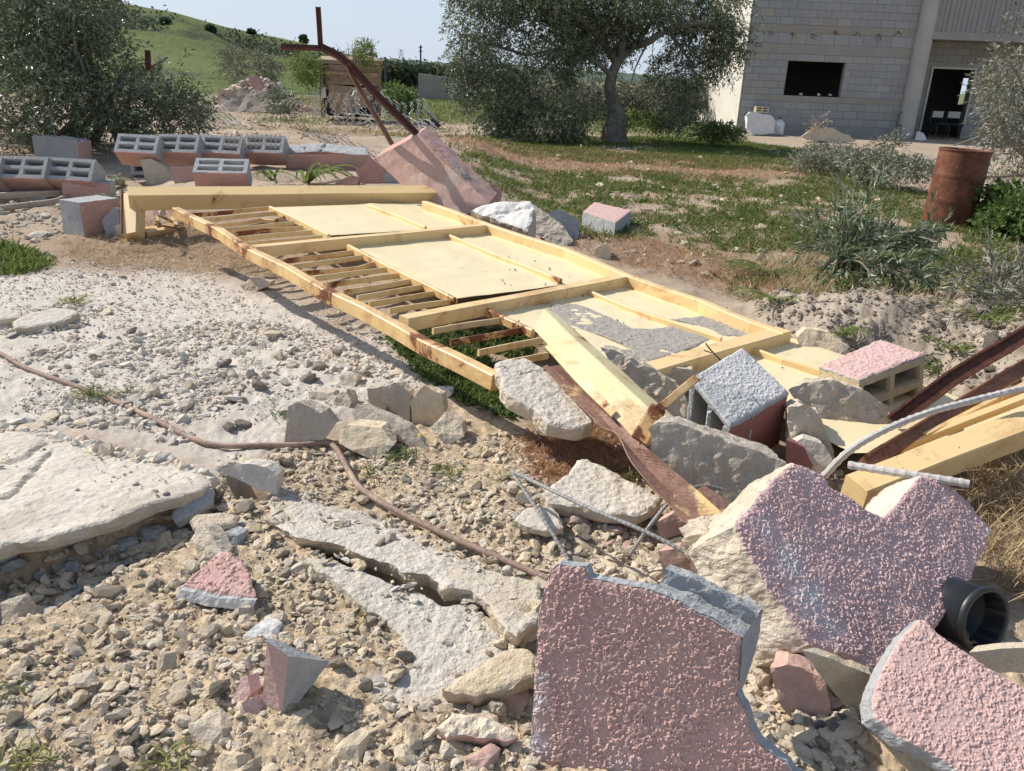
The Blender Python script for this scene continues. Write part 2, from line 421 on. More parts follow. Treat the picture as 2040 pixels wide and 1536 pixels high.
M['pinkdk'] = mk_stucco('dusty_red_stucco', (.62, .425, .37), (.485, .295, .26), (.60, .55, .53), attr=True)
M['mauve'] = mk_stucco('mauve_stucco', (.66, .475, .44), (.52, .345, .335), (.64, .62, .61), attr=True)
M['pinkflat'] = mk_stone('pink_plaster', (.49, .31, .255), (.59, .40, .335), (.52, .43, .37), scale=6, bump=.4, bscale=90)
M['pinkfar'] = mk_stone('faded_pink_plaster', (.47, .27, .22), (.58, .36, .31), (.45, .33, .28), scale=5, bump=.35, bscale=60)
M['maroon'] = mk_stone('maroon_plaster', (.26, .105, .085), (.35, .155, .125), None, scale=12, bump=.5, bscale=110, bd=.003, spots=(55, .16, (.10, .04, .035)))
M['blue_grey'] = mk_stone('grey_block_face', (.46, .45, .43), (.62, .61, .585), (.68, .65, .62), scale=9, bump=.5, bscale=120, bd=.004)
M['block'] = mk_stone('cement_block', (.33, .335, .335), (.47, .47, .465), None, scale=10, bump=.9, bscale=130, bd=.004, rnd=.18)
M['blockyel'] = mk_stone('sandy_block', (.47, .38, .24), (.60, .49, .32), (.50, .46, .40), scale=10, bump=.8, bscale=120)
M['conc'] = mk_stone('broken_concrete', (.50, .41, .30), (.69, .59, .46), (.56, .50, .42), scale=12, bump=.9, bscale=85, bd=.006, rnd=.22)
M['concsmooth'] = mk_stone('weathered_concrete', (.54, .48, .40), (.67, .60, .51), (.50, .44, .365), scale=5, bump=.7, bscale=80, bd=.004, spots=(38, .13, (.30, .25, .19)))
M['concdk'] = mk_stone('cast_concrete', (.42, .35, .27), (.58, .50, .40), (.47, .44, .40), scale=9, bump=.8, bscale=70, bd=.006, spots=(46, .22, (.52, .48, .43)))
M['crumb'] = mk_stone('concrete_crumb', (.58, .52, .44), (.74, .675, .585), None, scale=20, bump=.7, bscale=160, bd=.004, rnd=.3)
M['lime'] = mk_stone('limestone', (.58, .45, .29), (.78, .65, .47), (.70, .62, .51), scale=20, bump=.8, bscale=160, bd=.004, rnd=.4)
M['limegrey'] = mk_stone('grey_rubble', (.56, .455, .335), (.74, .635, .495), None, scale=20, bump=.8, bscale=160, bd=.004, rnd=.35)
M['apron'] = mk_stone('worn_apron_concrete', (.53, .475, .40), (.67, .61, .53), (.57, .49, .39), scale=9, bump=1.0, bscale=70, bd=.006, spots=(60, .16, (.33, .28, .22)))
M['white'] = mk_stone('whitewashed_concrete', (.66, .62, .56), (.80, .78, .74), (.55, .50, .43), scale=9, bump=.6, bscale=80)
M['soil'] = mk_stone('grey_soil', (.33, .27, .21), (.49, .415, .335), None, scale=18, bump=1.0, bscale=120, bd=.008)
M['soildust'] = mk_stone('dried_mud', (.37, .33, .285), (.46, .42, .37), None, scale=30, bump=.9, bscale=200, bd=.004)

def mk_paint(name, c1, c2, rust=.62, rough=.45, dirt=(.42, .33, .20), edge=1.0):
    """painted sheet steel with rust coming through and dust"""
    k = N(name); c = k.ramp(k.noise(3.5, 5, .6), [(.3, c1), (.7, c2)])
    c = k.mix(k.ramp(k.noise(14, 6, .75), [(.52, 0.0), (.80, .28)]), c, dirt)
    r = k.noise(3.2, 9, .74, dist=.5); m = k.ramp(r, [(rust, 0.0), (rust + .035, 1.0)])
    halo = k.ramp(r, [(rust - .11, 0.0), (rust + .02, .8)])
    c = k.mix(halo, c, (.48, .24, .09)); c = k.mix(m, c, k.ramp(k.noise(60, 4, .7), [(.3, (.10, .032, .015)), (.7, (.27, .10, .045))]))
    sp = k.ramp(k.noise(55, 3, .5), [(.70, 0.0), (.73, 1.0)]); c = k.mix(sp, c, (.30, .16, .07))
    nb = k.bump(k.noise(40, 4, .6), .12, .002); nb = k.bump(m, .25, .001, nb)
    return k.done(c, k.math('MULTIPLY_ADD', m, .4, rough), nb, 0, .4)
M['yellow'] = mk_paint('yellow_painted_steel', (.79, .565, .27), (.81, .59, .30), .64)
M['yellowrust'] = mk_paint('rust_streaked_yellow_steel', (.77, .53, .24), (.80, .565, .27), .555)
M['cream'] = mk_paint('cream_painted_sheet', (.80, .67, .405), (.82, .695, .435), .72, .38, (.70, .62, .42))
M['creampale'] = mk_paint('pale_cream_steel', (.82, .68, .36), (.84, .74, .46), .61, .35, (.72, .62, .38))
def mk_rust(name, a, b, c3=None, th=.6):
    k = N(name); c = k.ramp(k.noise(9, 7, .7), [(.3, a), (.65, b)])
    c = k.mix(.4, c, k.ramp(k.noise(70, 4, .7), [(.35, tuple(x * .5 for x in a)), (.7, tuple(min(1, x * 1.5) for x in b))]))
    if c3: c = k.mix(k.ramp(k.noise(4, 6, .7), [(th, 0.0), (th + .06, 1.0)]), c, c3)
    return k.done(c, .75, k.bump(k.noise(150, 4, .7), .35, .002), 0, .35)
M['rustdk'] = mk_rust('dark_rust', (.055, .02, .016), (.13, .045, .035))
M['rust'] = mk_rust('brown_rust', (.15, .07, .045), (.30, .16, .11), (.36, .24, .18), .62)
M['rustbar'] = mk_rust('rusty_angle_steel', (.17, .085, .06), (.31, .19, .145), (.68, .50, .24), .54)
M['rustblack'] = mk_rust('scorched_rust', (.02, .014, .012), (.17, .06, .035), (.22, .09, .05), .5)
M['pipe'] = mk_rust('purple_brown_pipe', (.22, .15, .12), (.34, .23, .18), (.42, .30, .22), .55)
def _barrel():
    k = N('rusty_barrel_steel'); c = k.ramp(k.noise(5, 8, .75), [(.30, (.05, .020, .013)), (.5, (.145, .052, .028)), (.70, (.25, .105, .06))])
    c = k.mix(k.ramp(k.noise(9, 6, .8), [(.66, 0.0), (.70, .8)]), c, (.32, .36, .40))
    c = k.mix(k.ramp(k.noise(16, 5, .7), [(.64, 0.0), (.68, .6)]), c, (.48, .40, .32))
    return k.done(c, .7, k.bump(k.noise(60, 5, .7), .4, .003), 0, .3)
M['barrel'] = _barrel()
def _rebar():
    k = N('rebar_steel'); c = k.ramp(k.noise(30, 5, .7), [(.3, (.20, .20, .19)), (.6, (.36, .35, .33)), (.8, (.50, .46, .40))])
    return k.done(c, .6, k.bump(k.noise(200, 3, .6), .3, .001), .2, .5)
M['rebar'] = _rebar()
M['rebardust'] = mk_stone('dusty_rebar', (.44, .41, .38), (.62, .58, .54), None, scale=40, bump=.8, bscale=200, bd=.002)
def flat(name, c, rough=.6, var=.15, scale=20, bump=.2, spec=.3, rnd=0):
    k = N(name); col = k.ramp(k.noise(scale, 5, .65), [(.3, tuple(x * (1 - var) for x in c)), (.7, tuple(min(1, x * (1 + var)) for x in c))])
    if rnd:
        v = k.n('ShaderNodeHueSaturation'); k.l(col, v.inputs['Color']); k.l(k.math('MULTIPLY_ADD', k.rnd(), rnd, 1 - rnd / 2), v.inputs['Value']); col = v.outputs['Color']
    return k.done(col, rough, k.bump(k.noise(scale * 6, 4, .6), bump, .003), 0, spec)
M['blackplastic'] = flat('black_plastic', (.022, .024, .027), .42, .3, 14, .15, .5)
M['ply'] = flat('weathered_plywood', (.40, .30, .21), .85, .35, 6, .3)
M['plank'] = flat('old_pallet_wood', (.34, .25, .165), .85, .35, 9, .4, rnd=.6)
M['greybag'] = flat('grey_plastic_sheet', (.55, .56, .57), .4, .15, 6, .3)
M['whitebag'] = flat('white_woven_plastic', (.72, .72, .70), .5, .1, 6, .5)
M['tanbag'] = flat('dusty_tan_sack', (.55, .48, .37), .8, .15, 8, .4)
M['darkgap'] = flat('dark_cloth_and_shade', (.03, .035, .045), .7)  # chair cloth, wall joint, and the painted shade behind the shed boards
M['greenbag'] = flat('green_plastic_bag', (.03, .30, .17), .35, .3, 20, .4, .5)
M['hose'] = flat('dusty_hose', (.42, .35, .27), .8, .2, 30, .4)
M['chair'] = flat('dusty_cream_chair_back', (.48, .45, .38), .6)
M['metaldk'] = flat('dark_metal', (.05, .05, .055), .5)
M['galv'] = flat('galvanised_wire', (.46, .45, .43), .45, .2, 40, .1, .5)
M['egg'] = flat('orange_fruit_skin', (.55, .17, .05), .5)
M['yellowflower'] = flat('yellow_petal', (.75, .52, .02), .6)
M['bwall'] = mk_stone('house_mortar', (.26, .255, .24), (.32, .315, .30), None, scale=4, bump=.5, bscale=40)
M['bband'] = mk_stone('house_cast_concrete', (.28, .265, .235), (.36, .345, .31), (.32, .29, .245), scale=2.2, bump=.5, bscale=30, bd=.01)
M['bcolumn'] = mk_stone('house_column', (.40, .375, .33), (.50, .475, .43), (.44, .41, .36), scale=2.2, bump=.5, bscale=30, bd=.01)
M['bblock'] = mk_stone('house_block', (.30, .30, .29), (.37, .37, .36), (.265, .26, .245), scale=2.5, bump=.6, bscale=60, bd=.006, rnd=.14)
M['bblocktan'] = mk_stone('house_block_tan', (.33, .315, .275), (.38, .36, .315), None, scale=5, bump=.6, bscale=60, bd=.006, rnd=.24)
M['bplaster'] = mk_stone('house_side_wall', (.55, .51, .44), (.66, .62, .54), None, scale=2, bump=.4, bscale=30, bd=.01)
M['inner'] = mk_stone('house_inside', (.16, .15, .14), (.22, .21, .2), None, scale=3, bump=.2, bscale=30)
M['bark'] = mk_stone('olive_bark', (.15, .125, .10), (.37, .33, .28), (.23, .20, .165), scale=7, bump=1.0, bscale=30, bd=.03)
M['twig'] = mk_stone('grey_twig', (.20, .165, .13), (.34, .29, .235), None, scale=20, bump=.3, bscale=90)

def mk_leaf(name, top1, top2, back, rough=.38, spec=.5, trans=.15):
    k = N(name); g = k.n('ShaderNodeNewGeometry'); 
    c = k.ramp(k.noise(1.3, 3, .6), [(.3, top1), (.7, top2)]); c2 = k.ramp(g.outputs['Random Per Island'], [(0.0, .65), (1.0, 1.3)])
    c = k.mix(1.0, c, c2, 'MULTIPLY'); c = k.mix(g.outputs['Backfacing'], c, back)
    m = k.done(c, rough, None, 0, spec)
    tr = k.n('ShaderNodeBsdfTranslucent'); k.l(c, tr.inputs['Color']); mx = k.n('ShaderNodeMixShader'); mx.inputs[0].default_value = trans
    k.l(k.b.outputs[0], mx.inputs[1]); k.l(tr.outputs[0], mx.inputs[2]); k.l(mx.outputs[0], k.out.inputs['Surface']); return m
M['olive'] = mk_leaf('olive_leaf', (.062, .086, .034), (.120, .145, .062), (.225, .26, .16), .40, .42)
M['olivecut'] = mk_leaf('cut_olive_leaf', (.095, .135, .048), (.165, .20, .080), (.36, .40, .27), .40, .45, .25)
M['olivedry'] = mk_leaf('wilted_olive_leaf', (.12, .135, .085), (.20, .205, .135), (.34, .335, .26), .55, .3)
M['grass'] = mk_leaf('green_grass', (.12, .175, .040), (.20, .25, .068), (.20, .25, .08), .55, .2, .45)
M['grassyel'] = mk_leaf('yellowing_grass', (.21, .23, .065), (.33, .32, .11), (.30, .30, .12), .55, .3, .35)
M['weed'] = mk_leaf('weed_leaf', (.085, .14, .036), (.14, .20, .055), (.15, .21, .07), .55, .25, .35)
M['drygrass'] = mk_leaf('dry_reddish_grass', (.30, .15, .08), (.46, .27, .15), (.42, .24, .13), .7, .2, .2)
M['straw'] = mk_leaf('straw', (.42, .30, .16), (.58, .45, .28), (.52, .40, .24), .7, .2, .2)
M['shrubgrey'] = mk_leaf('grey_shrub_leaf', (.12, .125, .085), (.19, .185, .13), (.20, .20, .15), .6, .2)
M['shrubdk'] = mk_leaf('dark_bank_shrub', (.05, .075, .04), (.09, .12, .06), (.10, .13, .065), .6, .2)

def _ground():
    k = N('ground_surface'); ob = k.tc.outputs['Object']
    n1 = k.noise(3.2, 6, .65); n2 = k.noise(38, 5, .7); n3 = k.noise(0.55, 5, .6); vo = k.vor(55); vc = k.n('ShaderNodeTexVoronoi'); vc.inputs['Scale'].default_value = 55; k.l(ob, vc.inputs['Vector'])
    dirt = k.ramp(n1, [(.28, (.30, .215, .15)), (.5, (.43, .33, .24)), (.75, (.54, .445, .345))])
    dirt = k.mix(.35, dirt, k.ramp(n2, [(.35, (.22, .16, .11)), (.68, (.56, .48, .39))]))
    gravel = k.ramp(n1, [(.3, (.50, .38, .25)), (.7, (.64, .51, .36))]); hs = k.n('ShaderNodeSeparateColor'); k.l(vc.outputs['Color'], hs.inputs[0])
    gravel = k.mix(1.0, gravel, k.ramp(hs.outputs[0], [(0, .62), (1, 1.2)]), 'MULTIPLY')
    conc = k.ramp(k.noise(7, 7, .7), [(.3, (.55, .485, .41)), (.52, (.66, .595, .515)), (.75, (.74, .685, .605))])
    conc = k.mix(.5, conc, k.ramp(k.noise(120, 4, .7), [(.35, (.38, .32, .26)), (.65, (.76, .70, .62))]))
    conc = k.mix(k.ramp(k.noise(1.4, 5, .65), [(.5, 0.0), (.68, .6)]), conc, (.48, .40, .335))
    gr = k.ramp(k.noise(9, 6, .75), [(.3, (.10, .11, .045)), (.55, (.17, .165, .075)), (.75, (.30, .25, .15))])
    rust = k.ramp(n2, [(.3, (.22, .135, .085)), (.7, (.43, .32, .22))])
    soil = k.ramp(k.noise(22, 5, .7), [(.3, (.32, .26, .20)), (.7, (.48, .405, .325))])
    c = k.mix(k.attr('gravel'), dirt, gravel); c = k.mix(k.attr('soil'), c, soil); c = k.mix(k.attr('conc'), c, conc)
    c = k.mix(k.attr('dry'), c, rust); c = k.mix(k.attr('grass'), c, gr)
    nb = k.bump(k.noise(140, 5, .8), .8, .005); nb = k.bump(k.noise(40, 5, .7), .6, .010, nb)
    return k.done(c, .95, nb, 0, .15)
M['ground'] = _ground()
def _hill():
    k = N('hillside'); n = k.noise(.10, 6, .7); c = k.ramp(n, [(.3, (.085, .115, .04)), (.5, (.145, .18, .06)), (.72, (.20, .21, .095))])
    c = k.mix(k.ramp(k.noise(.5, 6, .75), [(.48, 0.0), (.60, .8)]), c, (.12, .15, .05)); c = k.mix(k.attr('scrub'), c, k.ramp(k.noise(.8, 5, .7), [(.35, (.035, .055, .025)), (.65, (.13, .14, .08))]))
    return k.done(c, .95, k.bump(k.noise(1.6, 5, .7), .9, .4), 0, .1)
M['hill'] = _hill()
M['ridge'] = flat('wooded_ridge', (.085, .115, .085), .95, .4, .06, .8, .1)
# ------------------------------------------------------------------ the ground
def base_h(x, y):
    x = np.asarray(x, float); y = np.asarray(y, float)
    return .24 * sstep(y, 4.9, 7.0) * (1 - .6 * sstep(-x, 2.7, 3.5) * (1 - sstep(y, 8, 9.5))) * (1 - sstep(x, -.9, .5)) * (1 - sstep(y, 13, 18)) - .12 * sstep(y, 11, 19)
def PG(u, v, dz=0.0):
    """the ground point seen in that direction"""
    z = 0.0
    for _ in range(6):
        p = P(u, v, z + dz); z = float(base_h(p[0], p[1]))
    return p
Z_SOIL = wpoly([(1500, 585), (1560, 560), (1620, 590), (1700, 600), (1800, 590), (1880, 600), (2060, 610), (2300, 700), (2250, 860), (2060, 800), (1930, 790), (1850, 700), (1700, 680), (1590, 670)], .1)
Z_PIT = wpoly([(-200, 1140), (0, 1112), (200, 1050), (430, 955), (470, 990), (420, 1040), (340, 1085), (110, 1195), (0, 1240), (-200, 1290)])
Z_HOLE = wpoly([(438, 938), (470, 930), (545, 950), (552, 992), (520, 1000), (470, 985)])
Z_CONC = [wpoly([(-900, 640), (-300, 570), (60, 545), (300, 530), (480, 565), (640, 640), (790, 680), (830, 760), (740, 800), (650, 870), (540, 930), (430, 950), (200, 870), (-100, 860), (-900, 900)]),
          wpoly([(535, 960), (600, 985), (680, 1010), (800, 1050), (930, 1110), (1080, 1150), (1075, 1230), (1005, 1240), (960, 1190), (880, 1175), (800, 1140), (700, 1095), (590, 1068), (545, 1030)]),
          wpoly([(640, 1095), (740, 1130), (860, 1165), (960, 1215), (1010, 1260), (1060, 1300), (1060, 1400), (900, 1420), (760, 1390), (740, 1360), (830, 1330), (800, 1270), (720, 1200), (650, 1140)])]
Z_GRAV = wpoly([(-800, 1130), (-100, 1120), (150, 1050), (430, 950), (560, 900), (700, 850), (900, 800), (1050, 840), (1250, 850), (1500, 1000), (1700, 1200), (2300, 1250), (2600, 1800), (1020, 2600), (-800, 2200)])
Z_DRY = [wpoly(q) for q in ([(60, 480), (230, 455), (420, 470), (600, 520), (560, 560), (380, 545), (200, 540)], [(1060, 870), (1150, 840), (1280, 880), (1260, 960), (1120, 960), (1050, 930)],
         [(1930, 860), (2200, 800), (2300, 1200), (2000, 1180), (1900, 1000)], [(880, 300), (1060, 280), (1300, 305), (1600, 350), (1480, 360), (1100, 345), (930, 335)],
         [(1130, 455), (1500, 480), (1560, 560), (1430, 560), (1250, 520)], [(560, 250), (760, 262), (740, 300), (580, 290)], [(900, 640), (1060, 660), (1060, 710), (960, 700)])]
Z_GRASS = [wpoly(q) for q in ([(900, 330), (1050, 345), (1250, 340), (1500, 360), (1700, 350), (1860, 400), (2060, 440), (2500, 460), (2700, 640), (2060, 600), (1850, 585), (1560, 590), (1470, 530), (1330, 470), (1180, 480), (1050, 420), (930, 375)], [(900, 262), (1200, 262), (1480, 272), (1700, 300), (1880, 330), (1840, 352), (1500, 340), (1200, 322), (1000, 315), (900, 300)],
           [(1480, 470), (1560, 440), (1640, 520), (1560, 600), (1500, 590), (1470, 540)])]
Z_GRASSF = [wpoly(q) for q in ([(775, 172), (940, 192), (1440, 215), (1440, 262), (1300, 262), (960, 238), (800, 236)], [(540, 168), (625, 170), (625, 192), (560, 200)], [(1300, 262), (1470, 250), (1500, 290), (1380, 290)])]
Z_YARD = wpoly([(360, 215), (620, 190), (900, 235), (1000, 300), (800, 300), (560, 262), (380, 270)])
Z_WEED = wpoly([(770, 668), (860, 640), (905, 660), (990, 745), (1080, 825), (1020, 832), (930, 805), (840, 750)])
CRACK = wpoly([(590, 1072), (640, 1082), (700, 1097), (750, 1122), (800, 1140), (850, 1146), (880, 1176), (905, 1172), (940, 1176), (962, 1192), (985, 1218), (1004, 1248)])
CRACK2 = wpoly([(1160, 830), (700, 660), (620, 668), (560, 672), (500, 700), (440, 715)])

def zones(XY):
    n1 = fbm(XY, .55, 4, 3); n2 = fbm(XY, .12, 3, 9); n3 = fbm(XY, 1.6, 4, 21)
    gz = np.zeros(len(XY)); cz = gz.copy(); dz = gz.copy(); vz = gz.copy(); sz = gz.copy()
    for k, p in enumerate(Z_CONC):
        w = .12 if k == 0 else .02
        cz = np.maximum(cz, 1 - sstep(sdist(XY, p) + (n1 * .12 + n2 * .05 if k == 0 else n2 * .035), -w, w))
    vz = 1 - sstep(sdist(XY, Z_GRAV) + n2 * .05, -.05, .05); vz = vz * (1 - cz)
    for p in Z_DRY: dz = np.maximum(dz, (1 - sstep(sdist(XY, p) + n2 * .15 + n1 * .3, -.3, .25)) * .9)
    for p in Z_GRASS: gz = np.maximum(gz, (1 - sstep(sdist(XY, p), -.5, .3)) * sstep(n1 * .9 + n2 * .9 + n3 * .2, -.35, .25))
    q_ = (1 - sstep(sdist(XY, Z_YARD), -.5, .5)); dz = np.maximum(dz, q_ * sstep(n1 + n2, -.5, .5) * .55); gz = np.maximum(gz, q_ * sstep(n1 * .8 + n3 * .7 + n2 * .4, .12, .45) * .8)
    for p in Z_GRASSF: gz = np.maximum(gz, (1 - sstep(sdist(XY, p) + n1 * 1.0, -.8, .8)))
    gz = np.maximum(gz, (1 - sstep(sdist(XY, Z_WEED) + n2 * .1, -.06, .06)) * .8)
    far = sstep(XY[:, 1], 24, 40); gz = np.maximum(gz, far * .9)
    behind = 1 - sstep(np.hypot(XY[:, 0], XY[:, 1]), 3, 8); dry_back = (XY[:, 1] < 0)
    gz = np.where(dry_back, sstep(n1 + n3 * .5, 0, .4) * (1 - behind) * .7, gz)
    sz = np.maximum(1 - sstep(sdist(XY, Z_SOIL) + n2 * .12, -.12, .12), 0)
    gz = gz * (1 - sz); dz = dz * (1 - sz)
    # scraped strip of soil before the house, dry earth under the trees
    dk, tk = ldist(XY, CRACK); cz = cz * sstep(dk, .02, .05)
    s2 = 1 - sstep(np.abs((XY[:, 1] - 17.6 - n3 * .9)) - .8, 0, .8); sz = np.maximum(sz, s2 * sstep(XY[:, 0], 2, 3.2) * .8); gz = gz * (1 - s2 * .7)
    return cz, vz, gz, dz, sz
def lump(p, sc, seed):
    d, r = worley(p, sc, seed); return np.sqrt(np.maximum(0, 1 - (d / .62) ** 2)) * (.3 + .7 * r)
def ground_h(XY):
    XY = np.asarray(XY, float)
    cz, vz, gz, dz, sz = zones(XY); R0 = np.hypot(XY[:, 0], XY[:, 1]); fade = 1 - sstep(R0, 12, 30)
    h = base_h(XY[:, 0], XY[:, 1])
    rough = .035 * fbm(XY, .5, 4, 40) + .03 * np.maximum(0, fbm(XY, .16, 4, 44))
    h = h + rough * (1 - cz) * (1 - vz * .6) * fade + .2 * fbm(XY, 9, 3, 60) * sstep(R0, 14, 40)
    # concrete: shallow swells, pitted and strewn in a band
    band = np.exp(-((XY[:, 1] - 2.55 + .25 * fbm(XY, .8, 2, 77)) / .55) ** 2) * cz * (XY[:, 0] < .3) * (XY[:, 1] > 1.9)
    h = h + cz * (.008 * fbm(XY, .25, 3, 50) + .007 * fbm(XY, .05, 3, 51, .6) + .006 * np.abs(fbm(XY, .022, 2, 52)) * sstep(R0, .5, 6) * (1 + sstep(fbm(XY, .5, 2, 53), -.2, .4)) + .010 * fbm(XY, .035, 3, 54, .7) * sstep(R0, 2.4, 3.4))
    h = h + band * (.012 * np.maximum(0, fbm(XY, .09, 4, 5, .6)) * 2 + .006 * np.abs(fbm(XY, .03, 3, 6)) * 2)
    XW = XY + .02 * np.c_[vnoise(XY, .03, 3), vnoise(XY, .03, 4)] + .008 * np.c_[vnoise(XY, .012, 5), vnoise(XY, .012, 6)]
    h = h + vz * (.022 * fbm(XY, .3, 3, 61) + .012 * fbm(XY, .05, 4, 62, .6) + .004 * fbm(XY, .016, 2, 63) + .007 * lump(XW, .04, 3) + .005 * lump(XW, .02, 4) - .012)
    # loose soil heap
    core = 1 - sstep(sdist(XY, Z_SOIL), -.45, .10)
    h = h + core * (.20 + .05 * fbm(XY, .4, 3, 70)) + sz * (R0 < 12) * (.08 * fbm(XY, .26, 5, 7, .66) + .05 * np.abs(fbm(XY, .10, 4, 8, .65)) + .55 * .028 * lump(XY + .05 * np.c_[vnoise(XY, .07, 3), vnoise(XY, .07, 4)] + .02 * np.c_[vnoise(XY, .03, 3), vnoise(XY, .03, 4)], .07, 9))
    # depressions, hole, cracks
    h = h - .07 * (1 - sstep(sdist(XY, Z_PIT), -.05, .03)) - .15 * (1 - sstep(sdist(XY, Z_HOLE), -.06, .015))
    d, t = ldist(XY + np.c_[vnoise(XY, .035, 11), vnoise(XY, .035, 12)] * .007 + np.c_[vnoise(XY, .012, 13), vnoise(XY, .012, 14)] * .0035, CRACK)
    wd = .04 * np.clip(np.minimum(t * 6, (1 - t) * 3 + .25), .1, 1); h = h - .14 * (1 - sstep(d, wd * .5, wd * 1.5))
    h = h - .025 * (1 - sstep(sdist(XY, Z_CONC[1]), -.05, .0)) - .03 * (1 - sstep(sdist(XY, Z_CONC[2]), -.05, .0))
    d2, _ = ldist(XY + np.c_[vnoise(XY, .1, 15), vnoise(XY, .1, 16)] * .03, CRACK2); h = h - .02 * (1 - sstep(d2, .006, .02)) * cz
    return h
def PGZ(u, v):
    """the point on the finished relief seen in that direction"""
    z = 0.0
    for _ in range(9):
        p = P(u, v, z); z = .5 * z + .5 * GZ(p[0], p[1])
    return np.array([p[0], p[1], z])
def GZ(x, y): return float(ground_h(np.array([[x, y]], float))[0])

vv = np.arange(1745, 172, -3.5); ang = CAM_P + np.arctan((vv - 768) / CAM_F); rr_ = 1.2 / np.tan(ang)
rr_ = np.r_[.05, .3, .55, .75, rr_, np.geomspace(rr_[-1] * 1.08, 2500, 22)]
az = np.r_[np.linspace(-180, -46, 40)[:-1], np.linspace(-45, 45, 580), np.linspace(46, 180, 40)[1:]] * math.pi / 180
A2, R2 = np.meshgrid(az, rr_, indexing='ij'); GX = (R2 * np.sin(A2)).ravel(); GY = (R2 * np.cos(A2)).ravel(); XY = np.c_[GX, GY]
GH = ground_h(XY); nA, nR = A2.shape
i, j = np.meshgrid(np.arange(nA - 1), np.arange(nR - 1), indexing='ij')
GF = np.stack([i * nR + j, (i + 1) * nR + j, (i + 1) * nR + j + 1, i * nR + j + 1], -1).reshape(-1, 4)[:, ::-1]
gm = MB(); gm.add(np.c_[XY, GH], GF)
gme = gm.mesh('ground', M['ground'], True)
for nm, arr in zip(('conc', 'gravel', 'grass', 'dry', 'soil'), zones(XY)):
    at = gme.attributes.new(nm, 'FLOAT', 'POINT'); at.data.foreach_set('value', arr.astype(np.float32))
ground = bpy.data.objects.new('ground', gme); link(ground); tag(ground, 'stony earth yard with worn concrete, gravel and patches of grass', kind='structure')
def gz_many(XY): return ground_h(np.asarray(XY))

# ------------------------------------------------------------------ hillside and far ridge
def skyline(azd):
    uvs = [(-900, -60), (-300, -130), (0, -60), (120, -25), (200, 0), (343, 24), (450, 54), (520, 68), (600, 85), (690, 108), (770, 122), (870, 132), (960, 152), (1100, 172)]
    az_, el_ = [], []
    for u, v in uvs:
        d = ray(u, v); az_.append(math.degrees(math.atan2(d[0], d[1]))); el_.append(math.degrees(math.atan2(d[2], math.hypot(d[0], d[1]))))
    return np.interp(azd, az_, el_)
ha = np.linspace(-75, 6, 260); hr = np.r_[np.linspace(34, 130, 130), np.linspace(133, 330, 40)]
HA, HR = np.meshgrid(ha, hr, indexing='ij'); hx = (HR * np.sin(np.radians(HA))).ravel(); hy = (HR * np.cos(np.radians(HA))).ravel()
el = np.tan(np.radians(skyline(HA.ravel()))); R1 = HR.ravel(); rc = 125.0
t = np.clip((R1 - 38) / (rc - 38), 0, 1); prof = t * .55 + .45 * sstep(t, .35, .8)
H2 = np.c_[hx, hy]
ter = .35 * fbm(H2, 14, 4, 3)
hz_ = -.25 + (rc * el + 1.45) * prof * (t < 1) + (t >= 1) * ((rc * el + 1.45) - (R1 - rc) * .12) + ter * sstep(t, .05, .3) * (1 - sstep(t, .75, .95) * .8)
hz_ = np.maximum(hz_, -.6 + 0 * hz_)
cliff = np.exp(-((t - .62 + .04 * fbm(H2, 25, 3, 5)) / .06) ** 2) * sstep(fbm(H2, 9, 3, 6), -.35, .15) * (HA.ravel() < 2)
hz_ = hz_ - cliff * .9 * sstep(el, 0, .03)
scr = np.clip(cliff * 1.3, 0, 1); scr = np.maximum(scr, (1 - sstep(np.abs(t - .22), .02, .05)) * sstep(HA.ravel(), -14, -10) * .9)
scr = np.maximum(scr, sstep(fbm(H2, 5, 4, 91), .28, .4) * .8)
i, j = np.meshgrid(np.arange(len(ha) - 1), np.arange(len(hr) - 1), indexing='ij'); nR = len(hr)
HF = np.stack([i * nR + j, (i + 1) * nR + j, (i + 1) * nR + j + 1, i * nR + j + 1], -1).reshape(-1, 4)[:, ::-1]
hm = MB(); hm.add(np.c_[H2, hz_], HF); hme = hm.mesh('hill', M['hill'], True)
at = hme.attributes.new('scrub', 'FLOAT', 'POINT'); at.data.foreach_set('value', scr.astype(np.float32))
tag(link(bpy.data.objects.new('hill', hme)), 'green grassy hillside with dark scrubby terraces', kind='structure')
def hill_z(x, y):
    k = np.argmin((hx - x) ** 2 + (hy - y) ** 2); return float(hz_[k])
# far wooded ridge
ra = np.linspace(-12, 62, 300); top = 1.2 + 620 * np.tan(np.radians(.62 + .25 * fbm(np.c_[ra, ra * 0], 5, 3, 8) - .03 * np.maximum(0, ra))); rm = MB(); rows = []
for rr2, f in ((430, 0), (500, .5), (560, .8), (620, 1), (760, .6), (900, 0)):
    zz = -2 + (top + 2) * f + (vnoise(np.c_[ra * 7, ra * 0 + rr2], 2.0, 4) * 1.1 if 0 < f else 0)
    rows.append(np.c_[rr2 * np.sin(np.radians(ra)), rr2 * np.cos(np.radians(ra)), zz])
V = np.concatenate(rows); n = len(ra); F = [(a * n + b, (a + 1) * n + b, (a + 1) * n + b + 1, a * n + b + 1) for a in range(5) for b in range(n - 1)]
rm.add(V, np.array(F)[:, ::-1]); ro = bpy.data.objects.new('distant_ridge', rm.mesh('distant_ridge', M['ridge'], True)); link(ro); tag(ro, 'low wooded ridge on the far horizon', kind='structure')
